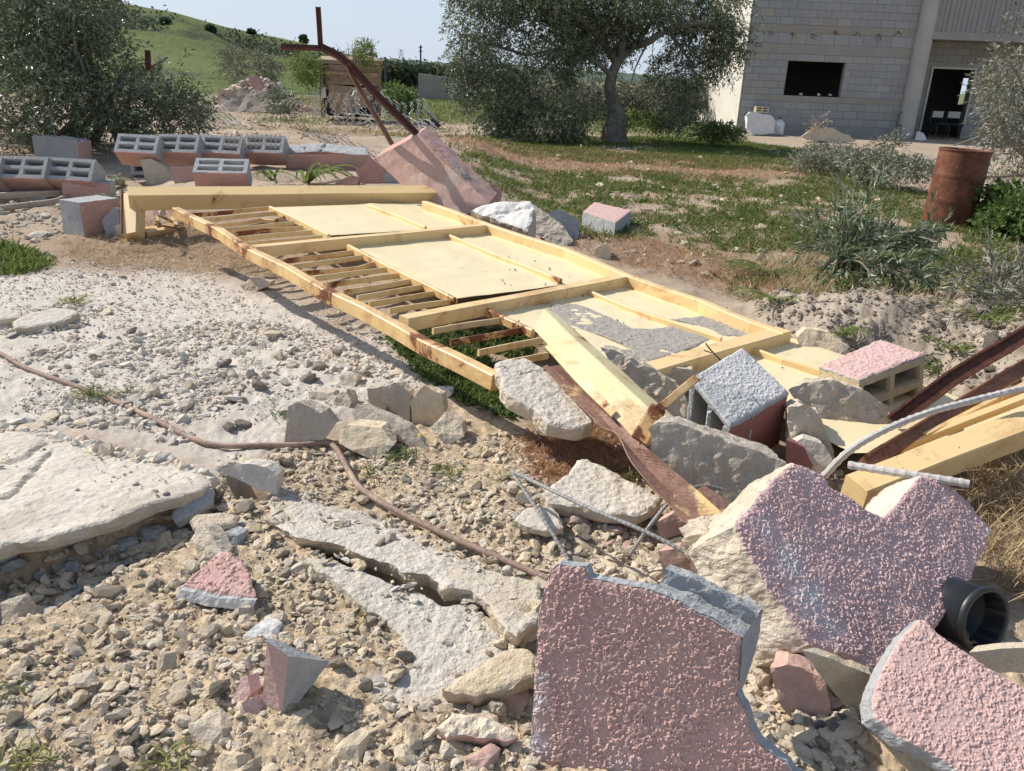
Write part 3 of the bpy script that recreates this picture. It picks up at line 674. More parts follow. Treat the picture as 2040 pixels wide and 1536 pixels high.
# ------------------------------------------------------------------ fallen gate leaf
GP = plane3(P(500, 490, .25), P(975, 445, .20), P(1250, 548, .15)); GN = GP[1]
gate = thing('gate_leaf', 'large pale yellow steel gate leaf lying flat across the yard, rusty along its near edge', 'gate', tuple(RP(900, 560, GP)))
gate.location.z = 0.02
def gpath(uv, h): return [RP(u, v, GP, h) - GN * h / 2 for u, v in uv]
def gbar(name, uv, w, h, mat, seed=0, dent=.002):
    mb = MB(); p = densify(gpath(uv, h), .05); p = p + np.c_[vnoise(p, .3, seed), vnoise(p, .3, seed + 3), vnoise(p, .3, seed + 5)] * dent
    sweep(mb, p, rrect(w, h, .004), GN); return part(name, mb, mat, gate)
gbar('edge_rail', [(350, 413), (440, 456), (498, 494), (577, 531), (646, 572), (720, 606), (800, 648), (850, 678), (990, 745)], .046, .062, M['yellowrust'], 1, .003)
gbar('edge_rail', [(846, 400), (905, 420), (975, 447), (1130, 496), (1250, 547), (1400, 598), (1440, 616), (1500, 640), (1566, 662)], .048, .065, M['yellow'], 2, .003)
for k, (uv, w) in enumerate((([(505, 490), (968, 447)], .064), ([(805, 631), (1243, 549)], .064), ([(1285, 733), (1562, 655)], .085))):
    gbar('cross_rail', uv, w, .06, M['yellow'], 5 + k)
for k, uv in enumerate(([(538, 411), (600, 438), (655, 466)], [(694, 487), (760, 521), (830, 555), (905, 592)], [(970, 612), (1012, 633), (1062, 655)])):
    gbar('inner_rail', uv, .022, .04, M['yellowrust'] if k else M['yellow'], 10 + k, .003)
for k, uv in enumerate(([(735, 407), (788, 426), (848, 451)], [(884, 463), (1118, 556)], [(1162, 574), (1300, 627), (1438, 672)], [(1492, 690), (1560, 715), (1640, 738)])):
    gbar('stiffener', uv, .02, .03, M['yellow'], 20 + k, .003)
for k, (a, b, c, d) in enumerate(((375, 425, 535, 411), (398, 435, 550, 421), (434, 455, 585, 440), (450, 463, 603, 449), (467, 472, 622, 458), (485, 483, 642, 468),
                                  (555, 516, 707, 497), (580, 527, 728, 507), (625, 550, 775, 531), (650, 562, 798, 543), (685, 577, 823, 554), (712, 588, 850, 565), (735, 601, 875, 577), (775, 614, 910, 594),
                                  (862, 654, 1006, 632), (898, 677, 1052, 649), (953, 697, 1080, 672), (1006, 717, 1092, 701))):
    gbar('rung', [(a, b), ((a + c) / 2, (b + d) / 2 + random.Random(k).uniform(-1.5, 1.5)), (c, d)], .014, .028, M['yellowrust'] if k % 3 == 0 else M['yellow'], 30 + k, .002)
gbar('rung', [(415, 448), (480, 441), (520, 434), (545, 438), (568, 428)], .014, .026, M['yellowrust'], 60).__setitem__('label', 'kinked rung')
gbar('rung', [(602, 539), (690, 533), (715, 530), (752, 519)], .014, .026, M['yellowrust'], 61).__setitem__('label', 'rung bent out of line')
for k, uv in enumerate(([(536, 412), (846, 402), (972, 448), (655, 468)], [(692, 488), (975, 450), (1247, 550), (908, 594)], [(968, 614), (1252, 556), (1560, 660), (1290, 728), (1150, 700), (1062, 657)],
                        [(1320, 742), (1568, 668), (1700, 712), (1940, 800), (1880, 900), (1700, 900), (1500, 800)])):
    part('sheet_panel', slab([RP(u, v, GP, .006) for u, v in uv], -GN * .004, res=.035, jag=0, top_amp=0, side_amp=0, side_rows=1, swell=.009, seed=k, mats=(0, 0)), M['cream'], gate, True)
for k, uv in enumerate(([(1095, 606), (1150, 604), (1205, 625), (1232, 637), (1262, 650), (1300, 652), (1340, 650), (1422, 674), (1360, 700), (1310, 716), (1270, 716), (1255, 694), (1215, 672), (1165, 655), (1110, 640)],
                        [(1335, 634), (1400, 630), (1470, 645), (1545, 664), (1500, 672), (1440, 668), (1405, 650)])):
    mb = slab([RP(u, v, GP, .010) for u, v in uv], -GN * .004, res=.009, jag=.03, top_amp=.005, top_scale=.03, side_amp=.001, side_rows=1, seed=40 + k, swell=.003, mats=(0, 0))
    solo('soil_crust', mb, M['soildust'], ['dry grey mud crust spread over the cream gate sheet', 'smaller grey mud crust in the far corner of the gate sheet'][k], 'mud', kind='stuff')
# bits lying on the gate sheets
mb = MB(); rs = np.random.RandomState(5)
for k in range(110):
    u = rs.uniform(1000, 1560); v = 600 + rs.uniform(-50, 110) + (u - 1250) * .3
    V, F = rockshape(k % 7, 1); mb.add(V @ rotm(rs.uniform(0, 6, 3)).T * rs.uniform(.0015, .0065) + RP(u, v, GP, .011), F)
solo('dirt_crumbs', mb, M['soil'], 'crumbs of dry earth strewn over the gate sheets', 'earth crumbs', kind='stuff')

# ------------------------------------------------------------------ hollow gate post lying behind it
gpst = thing('gate_post', 'long yellow steel post with a square bent end, beyond the far end of the gate', 'gate post', tuple(P(262, 470, .06)))
up = np.array([0, -.42, .9]); mb = MB()
beam(mb, P(256, 396, .31), P(905, 389, .28), .12, .12, up, dent=.004, seed=3); part('post_beam', mb, M['yellow'], gpst)
mb = MB(); beam(mb, P(268, 392, .31), P(266, 474, .07), .10, .115, (0, -1, .2), seed=4); part('end_piece', mb, M['yellow'], gpst)
mb = MB(); beam(mb, P(252, 389, .315), P(252, 474, .07), .012, .13, (0, -1, .2), seed=5, dent=.001); part('end_plate', mb, M['rust'], gpst)
mb = MB(); beam(mb, P(284, 466, .07), P(385, 449, .08), .11, .055, (0, -.3, 1), seed=6); part('lower_arm', mb, M['yellowrust'], gpst)
mb = MB(); beam(mb, P(905, 389, .28), P(914, 389, .28), .127, .127, up, seed=7, dent=0); part('end_cap', mb, M['concdk'], gpst)
hb = thing('hinge_bracket', 'small rusty bracket with a white roller inside the bent post end', 'bracket', tuple(P(330, 440, .12)))
mb = MB()
for a, b in (((308, 420), (318, 452)), ((336, 415), (352, 450)), ((312, 448), (356, 455)), ((318, 430), (346, 444))):
    beam(mb, P(*a, .2), P(*b, .12), .03, .012, (0, -.5, 1), dent=.004)
part('bracket_plate', mb, M['rustbar'], hb)
V, F = rockshape(3, 2, 5, .01); mb = MB(); mb.add(V * .028 + P(325, 425, .2), F); part('roller', mb, M['white'], hb, True)

# ------------------------------------------------------------------ folded box section in the foreground
def prism(name, c8, mat, parent, step=.03, amp=.003, seed=0):
    """box through eight corners: near end a,b,c,d then far end a,b,c,d"""
    a = np.array(c8[:4]); b = np.array(c8[4:]); n = max(2, int(np.linalg.norm(b.mean(0) - a.mean(0)) / step)); mb = MB(); rows = []
    for k in range(n + 1):
        q = a + (b - a) * k / n; c = q.mean(0); ring = []
        for m in range(4):
            p0, p1, pm = q[m], q[(m + 1) % 4], q[(m - 1) % 4]; e = .004
            ring += [p0 + unit(pm - p0) * e, p0 + unit(p1 - p0) * e]
        rows.append(np.array(ring))
    V = np.concatenate(rows); V = V + np.c_[fbm(V, .15, 3, seed), fbm(V, .15, 3, seed + 1), fbm(V, .15, 3, seed + 2)] * amp
    i, j = np.meshgrid(np.arange(n), np.arange(8), indexing='ij'); j2 = (j + 1) % 8
    mb.add(V, np.stack([i * 8 + j, i * 8 + j2, (i + 1) * 8 + j2, (i + 1) * 8 + j], -1).reshape(-1, 4)); mb.add(V[:8], [list(range(8))[::-1]]); mb.add(V[-8:], [list(range(8))])
    bm_fix(mb); return part(name, mb, mat, parent)
def bm_fix(mb):
    """make a closed shape's normals point outwards"""
    V = np.concatenate(mb.V); c = V.mean(0); s = 0; o = 0
    for k, (L, S) in enumerate(zip(mb.L, mb.S)):
        if S[0] == 4 and len(S) > 1:
            F = L.reshape(-1, 4); n = np.cross(V[F[:, 1]] - V[F[:, 0]], V[F[:, 2]] - V[F[:, 0]]); s += np.einsum('ij,ij->', n, V[F].mean(1) - c)
    if s < 0:
        for k, (L, S) in enumerate(zip(mb.L, mb.S)):
            st = np.r_[0, np.cumsum(S)]; mb.L[k] = np.concatenate([L[a:b][::-1] for a, b in zip(st, st[1:])])
boxp = thing('gate_post', 'pale yellow square steel post pulled up out of the rubble, leaning across the gate corner', 'gate post', tuple(P(1200, 850, .08)))
b0, b1 = PY(1084, 616, 2.98), PY(1304, 824, 2.24); a0, a1 = PY(1061, 654, 2.84), PY(1268, 880, 2.10); c0_, c1_ = PY(1094, 611, 3.05), PY(1350, 836, 2.34)
prism('post_tube', [a0, b0, c0_, a0 + c0_ - b0, a1, b1, c1_, a1 + c1_ - b1], M['creampale'], boxp, seed=2)
mb = MB(); beam(mb, PY(1273, 878, 2.08), PY(1312, 812, 2.24), .05, .006, (.3, -.3, .9), dent=.001); beam(mb, PY(1312, 815, 2.22), PY(1388, 752, 2.40), .028, .006, (.3, -.5, .9), dent=.002)
part('end_flange', mb, M['yellowrust'], boxp)
def strip(mb, L, Rr, th=.004, mi=0, step=.02):
    L = smoothpts(L, step); Rr = np.array([np.array([np.interp(t, np.linspace(0, 1, len(Rr)), np.array(Rr)[:, c]) for c in range(3)]) for t in np.linspace(0, 1, len(L))])
    T = np.gradient((L + Rr) / 2, axis=0); n = np.cross(T, Rr - L); n /= np.linalg.norm(n, axis=1)[:, None]; k = len(L)
    V = np.concatenate([L, Rr, Rr - n * th, L - n * th]); i = np.arange(k - 1); F = []
    for q in range(4):
        a, b = q * k, ((q + 1) % 4) * k; F.append(np.stack([a + i, b + i, b + i + 1, a + i + 1], -1))
    mb.add(V, np.concatenate(F), mi); mb.add(V, [[0, k, 2 * k, 3 * k][::-1], [k - 1, 2 * k - 1, 3 * k - 1, 4 * k - 1]], mi)
mb = MB(); strip(mb, [PY(1086, 690, 2.72), PY(1150, 762, 2.45), PY(1217, 829, 2.22)], [PY(1097, 684, 2.74), PY(1163, 752, 2.47), PY(1228, 818, 2.24)], .006)
solo('cover_strip', mb, M['creampale'], 'narrow pale strip of sheet steel alongside the leaning square post', 'steel strip')
angi = thing('angle_iron', 'long rusty L-shaped steel section running from the gate corner down into the rubble', 'steel angle', tuple(P(1300, 950, .1)))
rid = [(1099, 730, 2.66), (1170, 796, 2.42), (1215, 850, 2.24), (1265, 905, 2.08), (1330, 975, 1.93), (1432, 1062, 1.77)]
lft = [(1084, 731, 2.64), (1150, 802, 2.39), (1200, 848, 2.22), (1231, 865, 2.15), (1262, 924, 2.00), (1338, 1010, 1.84), (1404, 1078, 1.73)]
rgt = [(1112, 728, 2.60), (1182, 790, 2.37), (1252, 858, 2.17), (1292, 897, 2.03), (1390, 978, 1.86), (1456, 1040, 1.74)]
mb = MB(); strip(mb, [PY(*p) for p in lft], [PY(*p) for p in rid], .004); part('left_flange', mb, M['rustbar'], angi)
mb = MB(); strip(mb, [PY(*p) for p in rid], [PY(*p) for p in rgt], .004); part('right_flange', mb, M['rustbar'], angi)
mb = MB(); strip(mb, [PY(1380, 985, 1.93), PY(1450, 1040, 1.84)], [PY(1400, 965, 1.97), PY(1500, 1030, 1.87)], .004)
solo('rusty_sheet_scrap', mb, M['rustbar'], 'curled scrap of rusty yellow sheet tucked beside the end of the angle steel', 'steel scrap')

# ------------------------------------------------------------------ second gate frame at the right edge
g2 = thing('gate_tube', 'yellow square steel gate frame member sticking out of the rubble at the right edge', 'gate frame', tuple(P(1750, 980, .02)))
mb = MB(); beam(mb, P(1700, 984, .10), P(2300, 752, .30), .085, .085, (-.05, -.25, 1), dent=.004, seed=9); part('frame_tube', mb, M['yellow'], g2)
mb = MB(); beam(mb, P(1790, 893, .14), P(2300, 690, .34), .03, .03, (0, -.2, 1), dent=.003, seed=10); part('slat', mb, M['yellow'], g2)
mb = MB(); beam(mb, P(1840, 872, .16), P(2300, 640, .36), .02, .035, (0, -.2, 1), dent=.003, seed=11); part('slat', mb, M['yellowrust'], g2)
mb = MB(); beam(mb, P(1930, 880, .06), P(2300, 735, .18), .14, .008, (0, -.2, 1), dent=.003, seed=12); part('back_sheet', mb, M['cream'], g2)
ch = thing('steel_channel', 'brown rusty steel flat bar lying between the yellow frame and the cored block', 'steel bar', tuple(P(1750, 915, .14)))
mb = MB(); beam(mb, P(1725, 925, .13), P(2300, 575, .40), .045, .04, (0.1, -.5, .8), dent=.004, seed=13); part('web', mb, M['rust'], ch)
mb = MB(); beam(mb, P(1722, 912, .15), P(2300, 560, .42), .008, .055, (0.1, -.5, .8), dent=.003, seed=14); part('flange', mb, M['rust'], ch)
db = thing('scorched_bar', 'dark flaking rusty steel channel pointing up to the right edge above the yellow frame', 'steel bar', tuple(P(1785, 840, .14)))
mb = MB(); p = densify([P(1782, 838, .14), P(1900, 752, .26), P(2060, 655, .40), P(2300, 515, .60)], .03); p += np.c_[vnoise(p, .1, 1), vnoise(p, .1, 2), vnoise(p, .1, 3)] * .004
sweep(mb, p, [(-.028, -.012), (.028, -.012), (.028, .006), (.02, .006), (.018, -.004), (-.018, -.004), (-.02, .008), (-.028, .008)], (0, -.55, .8)); part('channel', mb, M['rustblack'], db)

# ------------------------------------------------------------------ blocks
_bm = {}
def block(label, loc, rot=(0, 0, 0), plaster=(), L=.4, H=.2, D=.2, holes=True, group=None, mat='block', pmat='pinkfar', parent=None, seed=0, name='cement_block', n_amp=.003):
    """a cored block (cores towards its own -y) with plaster left on some faces; parts: block_body, plaster"""
    key = (L, H, D, holes, mat, seed % 3, n_amp)
    if key not in _bm: _bm[key] = hollow_block(L, H, D, seed=seed % 3 + 5, holes=holes, amp=n_amp).mesh('block_body', M[mat])
    if parent is None: r = thing(name, label, 'block', tuple(loc), rot, group)
    else:
        r = bpy.data.objects.new('block', None); link(r, parent); r.location = loc; r.rotation_euler = rot
    body = bpy.data.objects.new('block_body', _bm[key]); link(body, r)
    t = .010
    for f in plaster:
        kk = (f, L, H, D, pmat, seed % 3)
        if kk not in _bm:
            o, du, dv, n = {'top': ((0, 0, H), (L, 0, 0), (0, D, 0), (0, 0, 1)), 'bottom': ((0, D, 0), (L, 0, 0), (0, -D, 0), (0, 0, -1)), 'back': ((L, D, 0), (-L, 0, 0), (0, 0, H), (0, 1, 0)),
                            'left': ((0, D, 0), (0, -D, 0), (0, 0, H), (-1, 0, 0)), 'right': ((L, 0, 0), (0, D, 0), (0, 0, H), (1, 0, 0)), 'front': ((0, 0, 0), (L, 0, 0), (0, 0, H), (0, -1, 0))}[f]
            o, du, dv, n = map(lambda x: np.array(x, float), (o, du, dv, n)); q = [o + du * a + dv * b + n * t for a, b in ((.01, .01), (.5, .0), (.99, .02), (1, .5), (.985, .985), (.4, 1), (.015, .97), (0, .4))]
            _bm[kk] = slab(q, -n * (t + .004), res=.03, jag=.004, top_amp=.0015, side_amp=.002, side_rows=1, seed=seed, mats=(0, 0)).mesh('plaster', M[pmat])
        link(bpy.data.objects.new('plaster', _bm[kk]), r)
    return r
# walls that fell over in one piece
def fallen_wall(label, starts, z, lean, v0=300, dv=0.0, pm='pinkfar'):
    w = thing('toppled_block_wall', label, 'block wall', tuple(P(starts[0], v0 + 34, z - .14)))
    o0 = wo(w)
    for k, u in enumerate(starts):
        loc = P(u, v0 + dv * (u - starts[0]), z)
        t = rad(-lean)
        key = ('wall', k % 3)
        if key not in _bm: _bm[key] = hollow_block(.395, .2, .2, seed=k % 3, amp=.003).mesh('block', M['block'])
        b = bpy.data.objects.new('block', _bm[key]); link(b, w); b.location = loc - o0; b.rotation_euler = (t, rad(random.Random(k).uniform(-1, 1)), rad(random.Random(k + 9).uniform(-1.5, 1.5)))
        pk = ('wallp', k % 2, pm)
        if pk not in _bm:
            _bm[pk] = slab([(x, y, -.012) for x, y in ((.002, .0), (.2, -.002), (.395, .002), (.395, .2), (.2, .205), (0, .2))], (0, 0, .014), res=.03, jag=.003, top_amp=.002, side_amp=.001, side_rows=1, seed=k, mats=(0, 0)).mesh('plaster', M[pm])
        link(bpy.data.objects.new('plaster', _bm[pk]), b)
    return w
fallen_wall('toppled row of grey cored blocks with pink plaster beneath, beyond the yellow post', [226, 309, 396, 483], .40, 41, 301, .004)
fallen_wall('toppled row of cored blocks with pink plaster at the left edge of the yard', [-104, -9, 85], .27, 38, 350, .025)
fw = thing('fallen_lintel', 'low plastered concrete beam with chipped grey top, continuing the toppled block row', 'concrete beam', tuple(P(640, 340, .2)))
q = [P(567, 302, .40), P(640, 304, .40), P(735, 310, .40)]; q += [PY(729, 291, q[2][1] + .15), PY(650, 289, q[1][1] + .15), PY(568, 287, q[0][1] + .15)]
part('beam_body', slab(q, (0, .16, -.16), res=.02, jag=.008, top_amp=.006, top_scale=.05, side_amp=.006, seed=3, side_rows=4, grooves=[([q[1], q[4]], .01, .03), ([P(610, 302, .4), PY(600, 288, q[0][1] + .15)], .008, .03)]), [M['block'], M['pinkfar']], fw)
q = [P(567, 304, .395), P(735, 312, .395), P(742, 345, .22), P(660, 343, .22), P(568, 338, .23)]
part('plaster', slab(q, (0, .02, -.0), res=.02, jag=.006, top_amp=.003, side_amp=.002, seed=4, side_rows=1, mats=(0, 0)), M['pinkfar'], fw)

def bz(u, v, dz=0): p = PG(u, v); return np.array([p[0], p[1], p[2] + dz])
block('cored cement block facing the camera, tucked under the toppled block row', bz(262, 348), (0, 0, rad(2)), (), seed=1)
block('cored block with pink side, cores tilted up, between the tan chunk and the toppled row', P(383, 343, .38), (rad(-62), 0, rad(9)), ('bottom',), L=.42, seed=2)
block('grey block lying under the olive, behind the left toppled row', bz(105, 312), (0, rad(6), rad(-12)), ('right',), holes=False, seed=1, L=.3)
block('dark half block in the olive shade, left of the grey block', bz(70, 312), (0, 0, rad(20)), (), holes=False, seed=2, L=.2)
block('block with pale top and pink end, lying just past the left toppled row', bz(128, 400), (0, rad(2), rad(14)), ('left', 'front'), holes=False, seed=0, L=.36, H=.16, mat='block')
block('grey end of a block with pink side, standing left of the yellow post end', bz(168, 474), (rad(0), 0, rad(62)), ('front',), holes=False, seed=1, L=.30, H=.24, D=.22)
block('tilted block end with dark cores at the left picture edge', bz(-40, 388), (rad(-10), rad(10), rad(15)), ('bottom',), seed=2, L=.3)
block('flat cored block with its cores up, at the left edge among the hoses', bz(-8, 398, .03), (rad(-82), 0, rad(5)), (), seed=0, H=.2, D=.08)

def plate(name, label, uvs, pl, ext, mats, cat='concrete slab', res=.01, group=None, **kw):
    O = [RP(u, v, pl) for u, v in uvs]; mb = slab(O, ext, res=res, **kw)
    return solo(name, mb, [M[m] for m in mats], label, cat, group)
def chunk(name, label, uvs, mat, depth=.2, lean=.6, cat='rubble', amp=.008, seg=None, seed=0, dz=0, top=None, group=None, sink=.02, scale=.05, shrink=.8, zoff=0, **kw):
    """solid broken piece whose near side has the given outline; it stands where its lowest corner meets the ground"""
    uv = np.array(uvs, float); k = uv[:, 1].argmax(); g = PG(uv[k, 0], uv[k, 1], zoff); Y0 = g[1]; F0 = []
    vb = uv[k, 1]; zc = np.linalg.norm(g - _C)
    for u, v in uv: F0.append(PY(u, v, Y0 + lean * (vb - v) * zc / CAM_F))
    F0 = np.array(F0); c = F0.mean(0); Bk = c + (F0 - c) * shrink + np.array([.02, depth, -.0]); lo = F0[:, 2].min()
    Bk[:, 2] = np.maximum(Bk[:, 2] - depth * .1, lo - .01); pts = np.vstack([F0, Bk]); pts[pts[:, 2] < lo + .01, 2] -= sink
    mf = (lambda n, c2: 1 if n[2] > .62 else 0) if top else kw.get('matfn')
    s = seg or max(.008, np.ptp(pts[:, 0]) / 16)
    mb = hull(pts, s, amp, scale, seed, mf)
    mats = [M[mat], M[top]] if top else ([M[m] for m in mat] if isinstance(mat, (list, tuple)) else M[mat])
    return solo(name, mb, mats, label, cat, group)
chunk('concrete_chunk', 'jagged tan chunk of broken concrete standing before the small cored block', [(280, 318), (300, 316), (318, 326), (368, 368), (292, 370)], 'conc', .15, .1, seed=1)
chunk('plaster_piece', 'smooth pink plastered block piece right of the jagged tan chunk', [(338, 332), (388, 330), (396, 340), (394, 369), (350, 370)], 'pinkfar', .18, .1, seed=2, amp=.003)
chunk('stone', 'rounded grey stone between the toppled row and the pale topped block', [(82, 375), (100, 365), (120, 367), (126, 390), (88, 392)], 'limegrey', .15, .3, seed=3)
chunk('concrete_chunk', 'thin triangular grey chunk leaning by the yellow post end', [(203, 440), (228, 412), (236, 415), (238, 466), (210, 466)], 'block', .06, .2, seed=4)
chunk('stone', 'low grey rubble stone at the foot of the left block', [(228, 450), (250, 440), (258, 462), (232, 470)], 'limegrey', .1, .3, seed=5)
# cluster before the fallen pillar
chunk('plaster_piece', 'pink wedge of plastered block left of the fallen pillar', [(708, 340), (740, 316), (765, 335), (790, 362), (722, 366)], 'pinkfar', .2, .2, seed=6, amp=.004)
chunk('concrete_chunk', 'small grey broken piece in front of the pink wedge', [(716, 350), (742, 327), (752, 333), (760, 366), (712, 366)], 'block', .12, .1, seed=7)
chunk('plaster_piece', 'dusty pink lump at the left of the rubble behind the post', [(668, 362), (700, 350), (712, 352), (712, 368), (668, 370)], 'pinkfar', .12, .3, seed=8, amp=.008)
chunk('plaster_piece', 'reddish slab piece leaning against the fallen pillar', [(772, 342), (808, 330), (818, 352), (822, 366), (776, 366)], 'pinkflat', .1, .1, seed=9, amp=.003)
chunk('concrete_chunk', 'grey broken web of a cored block before the pillar', [(762, 352), (768, 346), (812, 350), (818, 366), (764, 368)], 'block', .08, .1, seed=10)
chunk('plaster_piece', 'flat pale pink fragment right behind the yellow post', [(776, 367), (795, 354), (812, 353), (836, 368)], 'pink', .12, .5, seed=11)
bb = block('narrow broken end of a cored block with one core, right of the pink fragments', bz(838, 372), (0, rad(6), rad(-14)), (), L=.11, H=.2, D=.08, seed=1)
chunk('concrete_chunk', 'grey rubble piece beside the far end of the yellow post', [(895, 380), (918, 376), (926, 402), (900, 412)], 'block', .1, .2, seed=12)
# boulders along the gate's far edge
PLw = planen(P(1000, 428, .27), (-.25, -.5, .83)); plate('concrete_boulder', 'large whitewashed concrete lump beyond the far long edge of the gate', [(936, 418), (958, 408), (985, 402), (1020, 404), (1056, 400), (1063, 415), (1060, 440), (1050, 458), (1010, 444), (960, 428)], PLw, (.03, .10, -.18), ('white', 'concdk'), 'concrete lump', res=.014, jag=.02, top_amp=.012, top_scale=.08, side_amp=.02, seed=13, swell=.02, grooves=[([RP(970, 430, PLw), RP(1020, 420, PLw), RP(1060, 412, PLw)], .012, .012)])
chunk('concrete_boulder', 'grey broken lump with grass on it right of the whitewashed one', [(1056, 405), (1078, 425), (1120, 448), (1142, 480), (1120, 492), (1060, 462)], 'concdk', .3, 1.0, seed=14, amp=.02, cat='concrete lump')
chunk('concrete_boulder', 'flat tan lump leaning at the gate edge under the grey lump', [(1085, 470), (1110, 462), (1134, 470), (1138, 490), (1115, 486)], 'conc', .1, .3, seed=15, amp=.006, cat='concrete lump')
chunk('plastered_block', 'broken block with pink top, left of the squarer pink topped block', [(1092, 425), (1112, 416), (1130, 425), (1155, 440), (1153, 475), (1120, 478), (1100, 450)], 'block', .22, .35, seed=16, top='pink', cat='block', amp=.004)
chunk('stone', 'knobbly pale stone at the far edge of the gate', [(1183, 506), (1190, 492), (1206, 486), (1218, 500), (1216, 514), (1196, 516)], 'lime', .09, .2, seed=17, amp=.012)
chunk('plastered_block', 'pink sliver of wall standing at the foot of the fallen pillar', [(955, 408), (962, 378), (980, 369), (1000, 382), (996, 404)], 'pinkfar', .08, .2, seed=18, cat='block', amp=.004)
pb = thing('plastered_block', 'square grey block with a rough pink top, alone in the weeds beyond the gate', 'block', tuple(bz(1222, 470)))
c = [P(1222, 471, -.01), P(1163, 443, 0), P(1258, 448, -.01)]; Q = [PY(1162, 422, 6.95), PY(1185, 400, 7.45), PY(1258, 420, 7.1), PY(1226, 441, 6.5)]
part('block_body', slab(Q, (-.01, -.02, -.25), res=.02, jag=.006, top_amp=.004, side_amp=.004, side_rows=8, seed=3, mats=(0, 1)), [M['pink'], M['block']], pb)

# ------------------------------------------------------------------ fallen pillar with rusty posts
pil = thing('fallen_pillar', 'thick pink plastered concrete pillar toppled backwards, cracked along one edge', 'pillar', tuple(P(900, 395, .2)))
A_, D_, C_ = PY(746, 315, 6.80), PY(833, 268, 6.72), PY(851, 251, 7.02); ax_ = PY(975, 405, 6.25) - D_
A2_, D2_, C2_ = A_ + ax_ * 1.0, D_ + ax_, C_ + ax_ * 1.02; B_ = A_ + C_ - D_; B2_ = A2_ + C2_ - D2_
capn = lambda n, c2: 0
n_cap = unit(-ax_)
part('pillar_body', hull([A_, D_, C_, B_, A2_, D2_, C2_, B2_], .035, .010, .12, 4, lambda n, c2: 1 if n @ n_cap > .8 else (2 if n[0] > .25 or n[2] > .75 else 0)), [M['pinkflat'], M['concsmooth'], M['pinkfar']], pil)
mb = slab([D_ + ax_ * t + (C_ - D_) * s + unit(C_ - D_) * 0 + np.array([.0, -.012, .012]) for t, s in ((.14, -.05), (.4, -.06), (.62, -.02), (.7, .45), (.5, .55), (.25, .42), (.1, .3))], (.0, .02, -.02), res=.02, jag=.01, top_amp=.004, side_rows=2, seed=5)
part('cracked_plaster', mb, [M['pinkfar'], M['conc']], pil)
def ang_post(name, label, pts, w, mat='rustdk', loc=None):
    mb = MB(); p = densify(pts, .06); p += np.c_[vnoise(p, .2, 1), vnoise(p, .2, 2), vnoise(p, .2, 3)] * .004; a, t = w, w * .22
    sweep(mb, p, [(-a / 2, -a / 2), (a / 2, -a / 2), (a / 2, -a / 2 + t), (-a / 2 + t, -a / 2 + t), (-a / 2 + t, a / 2), (-a / 2, a / 2)], (0.2, -1, .3)); return mb
fp = thing('fence_post', 'bent dark rusty angle post with a crossed top sticking out of the fallen pillar', 'fence post', tuple(PY(832, 266, 6.85)))
part('main_bar', ang_post('', '', [PY(832, 268, 6.85), PY(742, 178, 6.85), PY(700, 130, 6.86), PY(672, 108, 6.87), PY(640, 92, 6.88)], .058), M['rustdk'], fp)
part('upright', ang_post('', '', [PY(639, 98, 6.86), PY(634, 14, 6.86)], .04), M['rustdk'], fp)
part('cross_arm', ang_post('', '', [PY(645, 95, 6.84), PY(559, 91, 6.80)], .045), M['rustdk'], fp)
part('brace', ang_post('', '', [PY(782, 288, 6.78), PY(740, 215, 6.80), PY(706, 158, 6.84), PY(692, 126, 6.86)], .04), M['rust'], fp)
fp2 = solo('fence_stake', ang_post('', '', [PY(296, 140, 9.2), PY(294, 100, 9.2)], .05), M['rustdk'], 'rusty stake top showing through the left olive leaves', 'stake')

# ------------------------------------------------------------------ slabs and big pieces in front
PLs = planen(P(200, 1000, .058), (.02, .11, 1))
plate('concrete_slab', 'broad pale broken floor slab with a thick snapped edge, at the left foreground', [(-500, 860), (-200, 838), (40, 842), (75, 868), (140, 880), (190, 905), (262, 905), (330, 918), (372, 928), (418, 958), (395, 975), (330, 995), (260, 1020), (180, 1046), (90, 1072), (30, 1078), (0, 1088), (-120, 1120), (-500, 1200)],
      PLs, (.0, .018, -.045), ('concsmooth', 'conc'), res=.008, jag=.02, top_amp=.0035, top_scale=.02, side_amp=.010, side_rows=7, seed=21, swell=.006,
      grooves=[([RP(u, v, PLs) for u, v in ((-60, 925), (20, 918), (60, 905), (90, 880))], .010, .014), ([RP(u, v, PLs) for u, v in ((0, 995), (40, 975), (60, 950), (100, 900))], .010, .014)])
PLc = planen(P(1090, 780, .215), (.10, -.20, .95))
plate('concrete_slab', 'tilted pale concrete slab chunk wedged under the near corner of the gate', [(985, 728), (1000, 718), (1045, 712), (1090, 735), (1112, 752), (1140, 790), (1185, 828), (1178, 843), (1150, 848), (1095, 838), (1060, 812), (1020, 790), (998, 765)],
      PLc, -PLc[1] * .055, ('concsmooth', 'conc'), res=.006, jag=.022, top_amp=.005, top_scale=.025, side_amp=.010, seed=22, swell=.006, grooves=[([RP(u, v, PLc) for u, v in ((995, 728), (1040, 745), (1060, 738), (1085, 735))], .004, .006)])
PLd = planen(P(1200, 980, .075), (.02, -.10, 1))
plate('concrete_slab', 'flat pale broken slab lying between the rebar loop and the angle steel', [(1148, 914), (1170, 910), (1205, 930), (1260, 962), (1312, 990), (1306, 1008), (1262, 1022), (1215, 1018), (1150, 1004), (1100, 1000), (1080, 985), (1100, 965), (1128, 940)],
      PLd, (0, .005, -.04), ('concsmooth', 'conc'), res=.006, jag=.020, top_amp=.006, top_scale=.03, side_amp=.008, seed=23, swell=.004)
PLe = planen(P(1070, 1030, .05), (.03, -.12, 1))
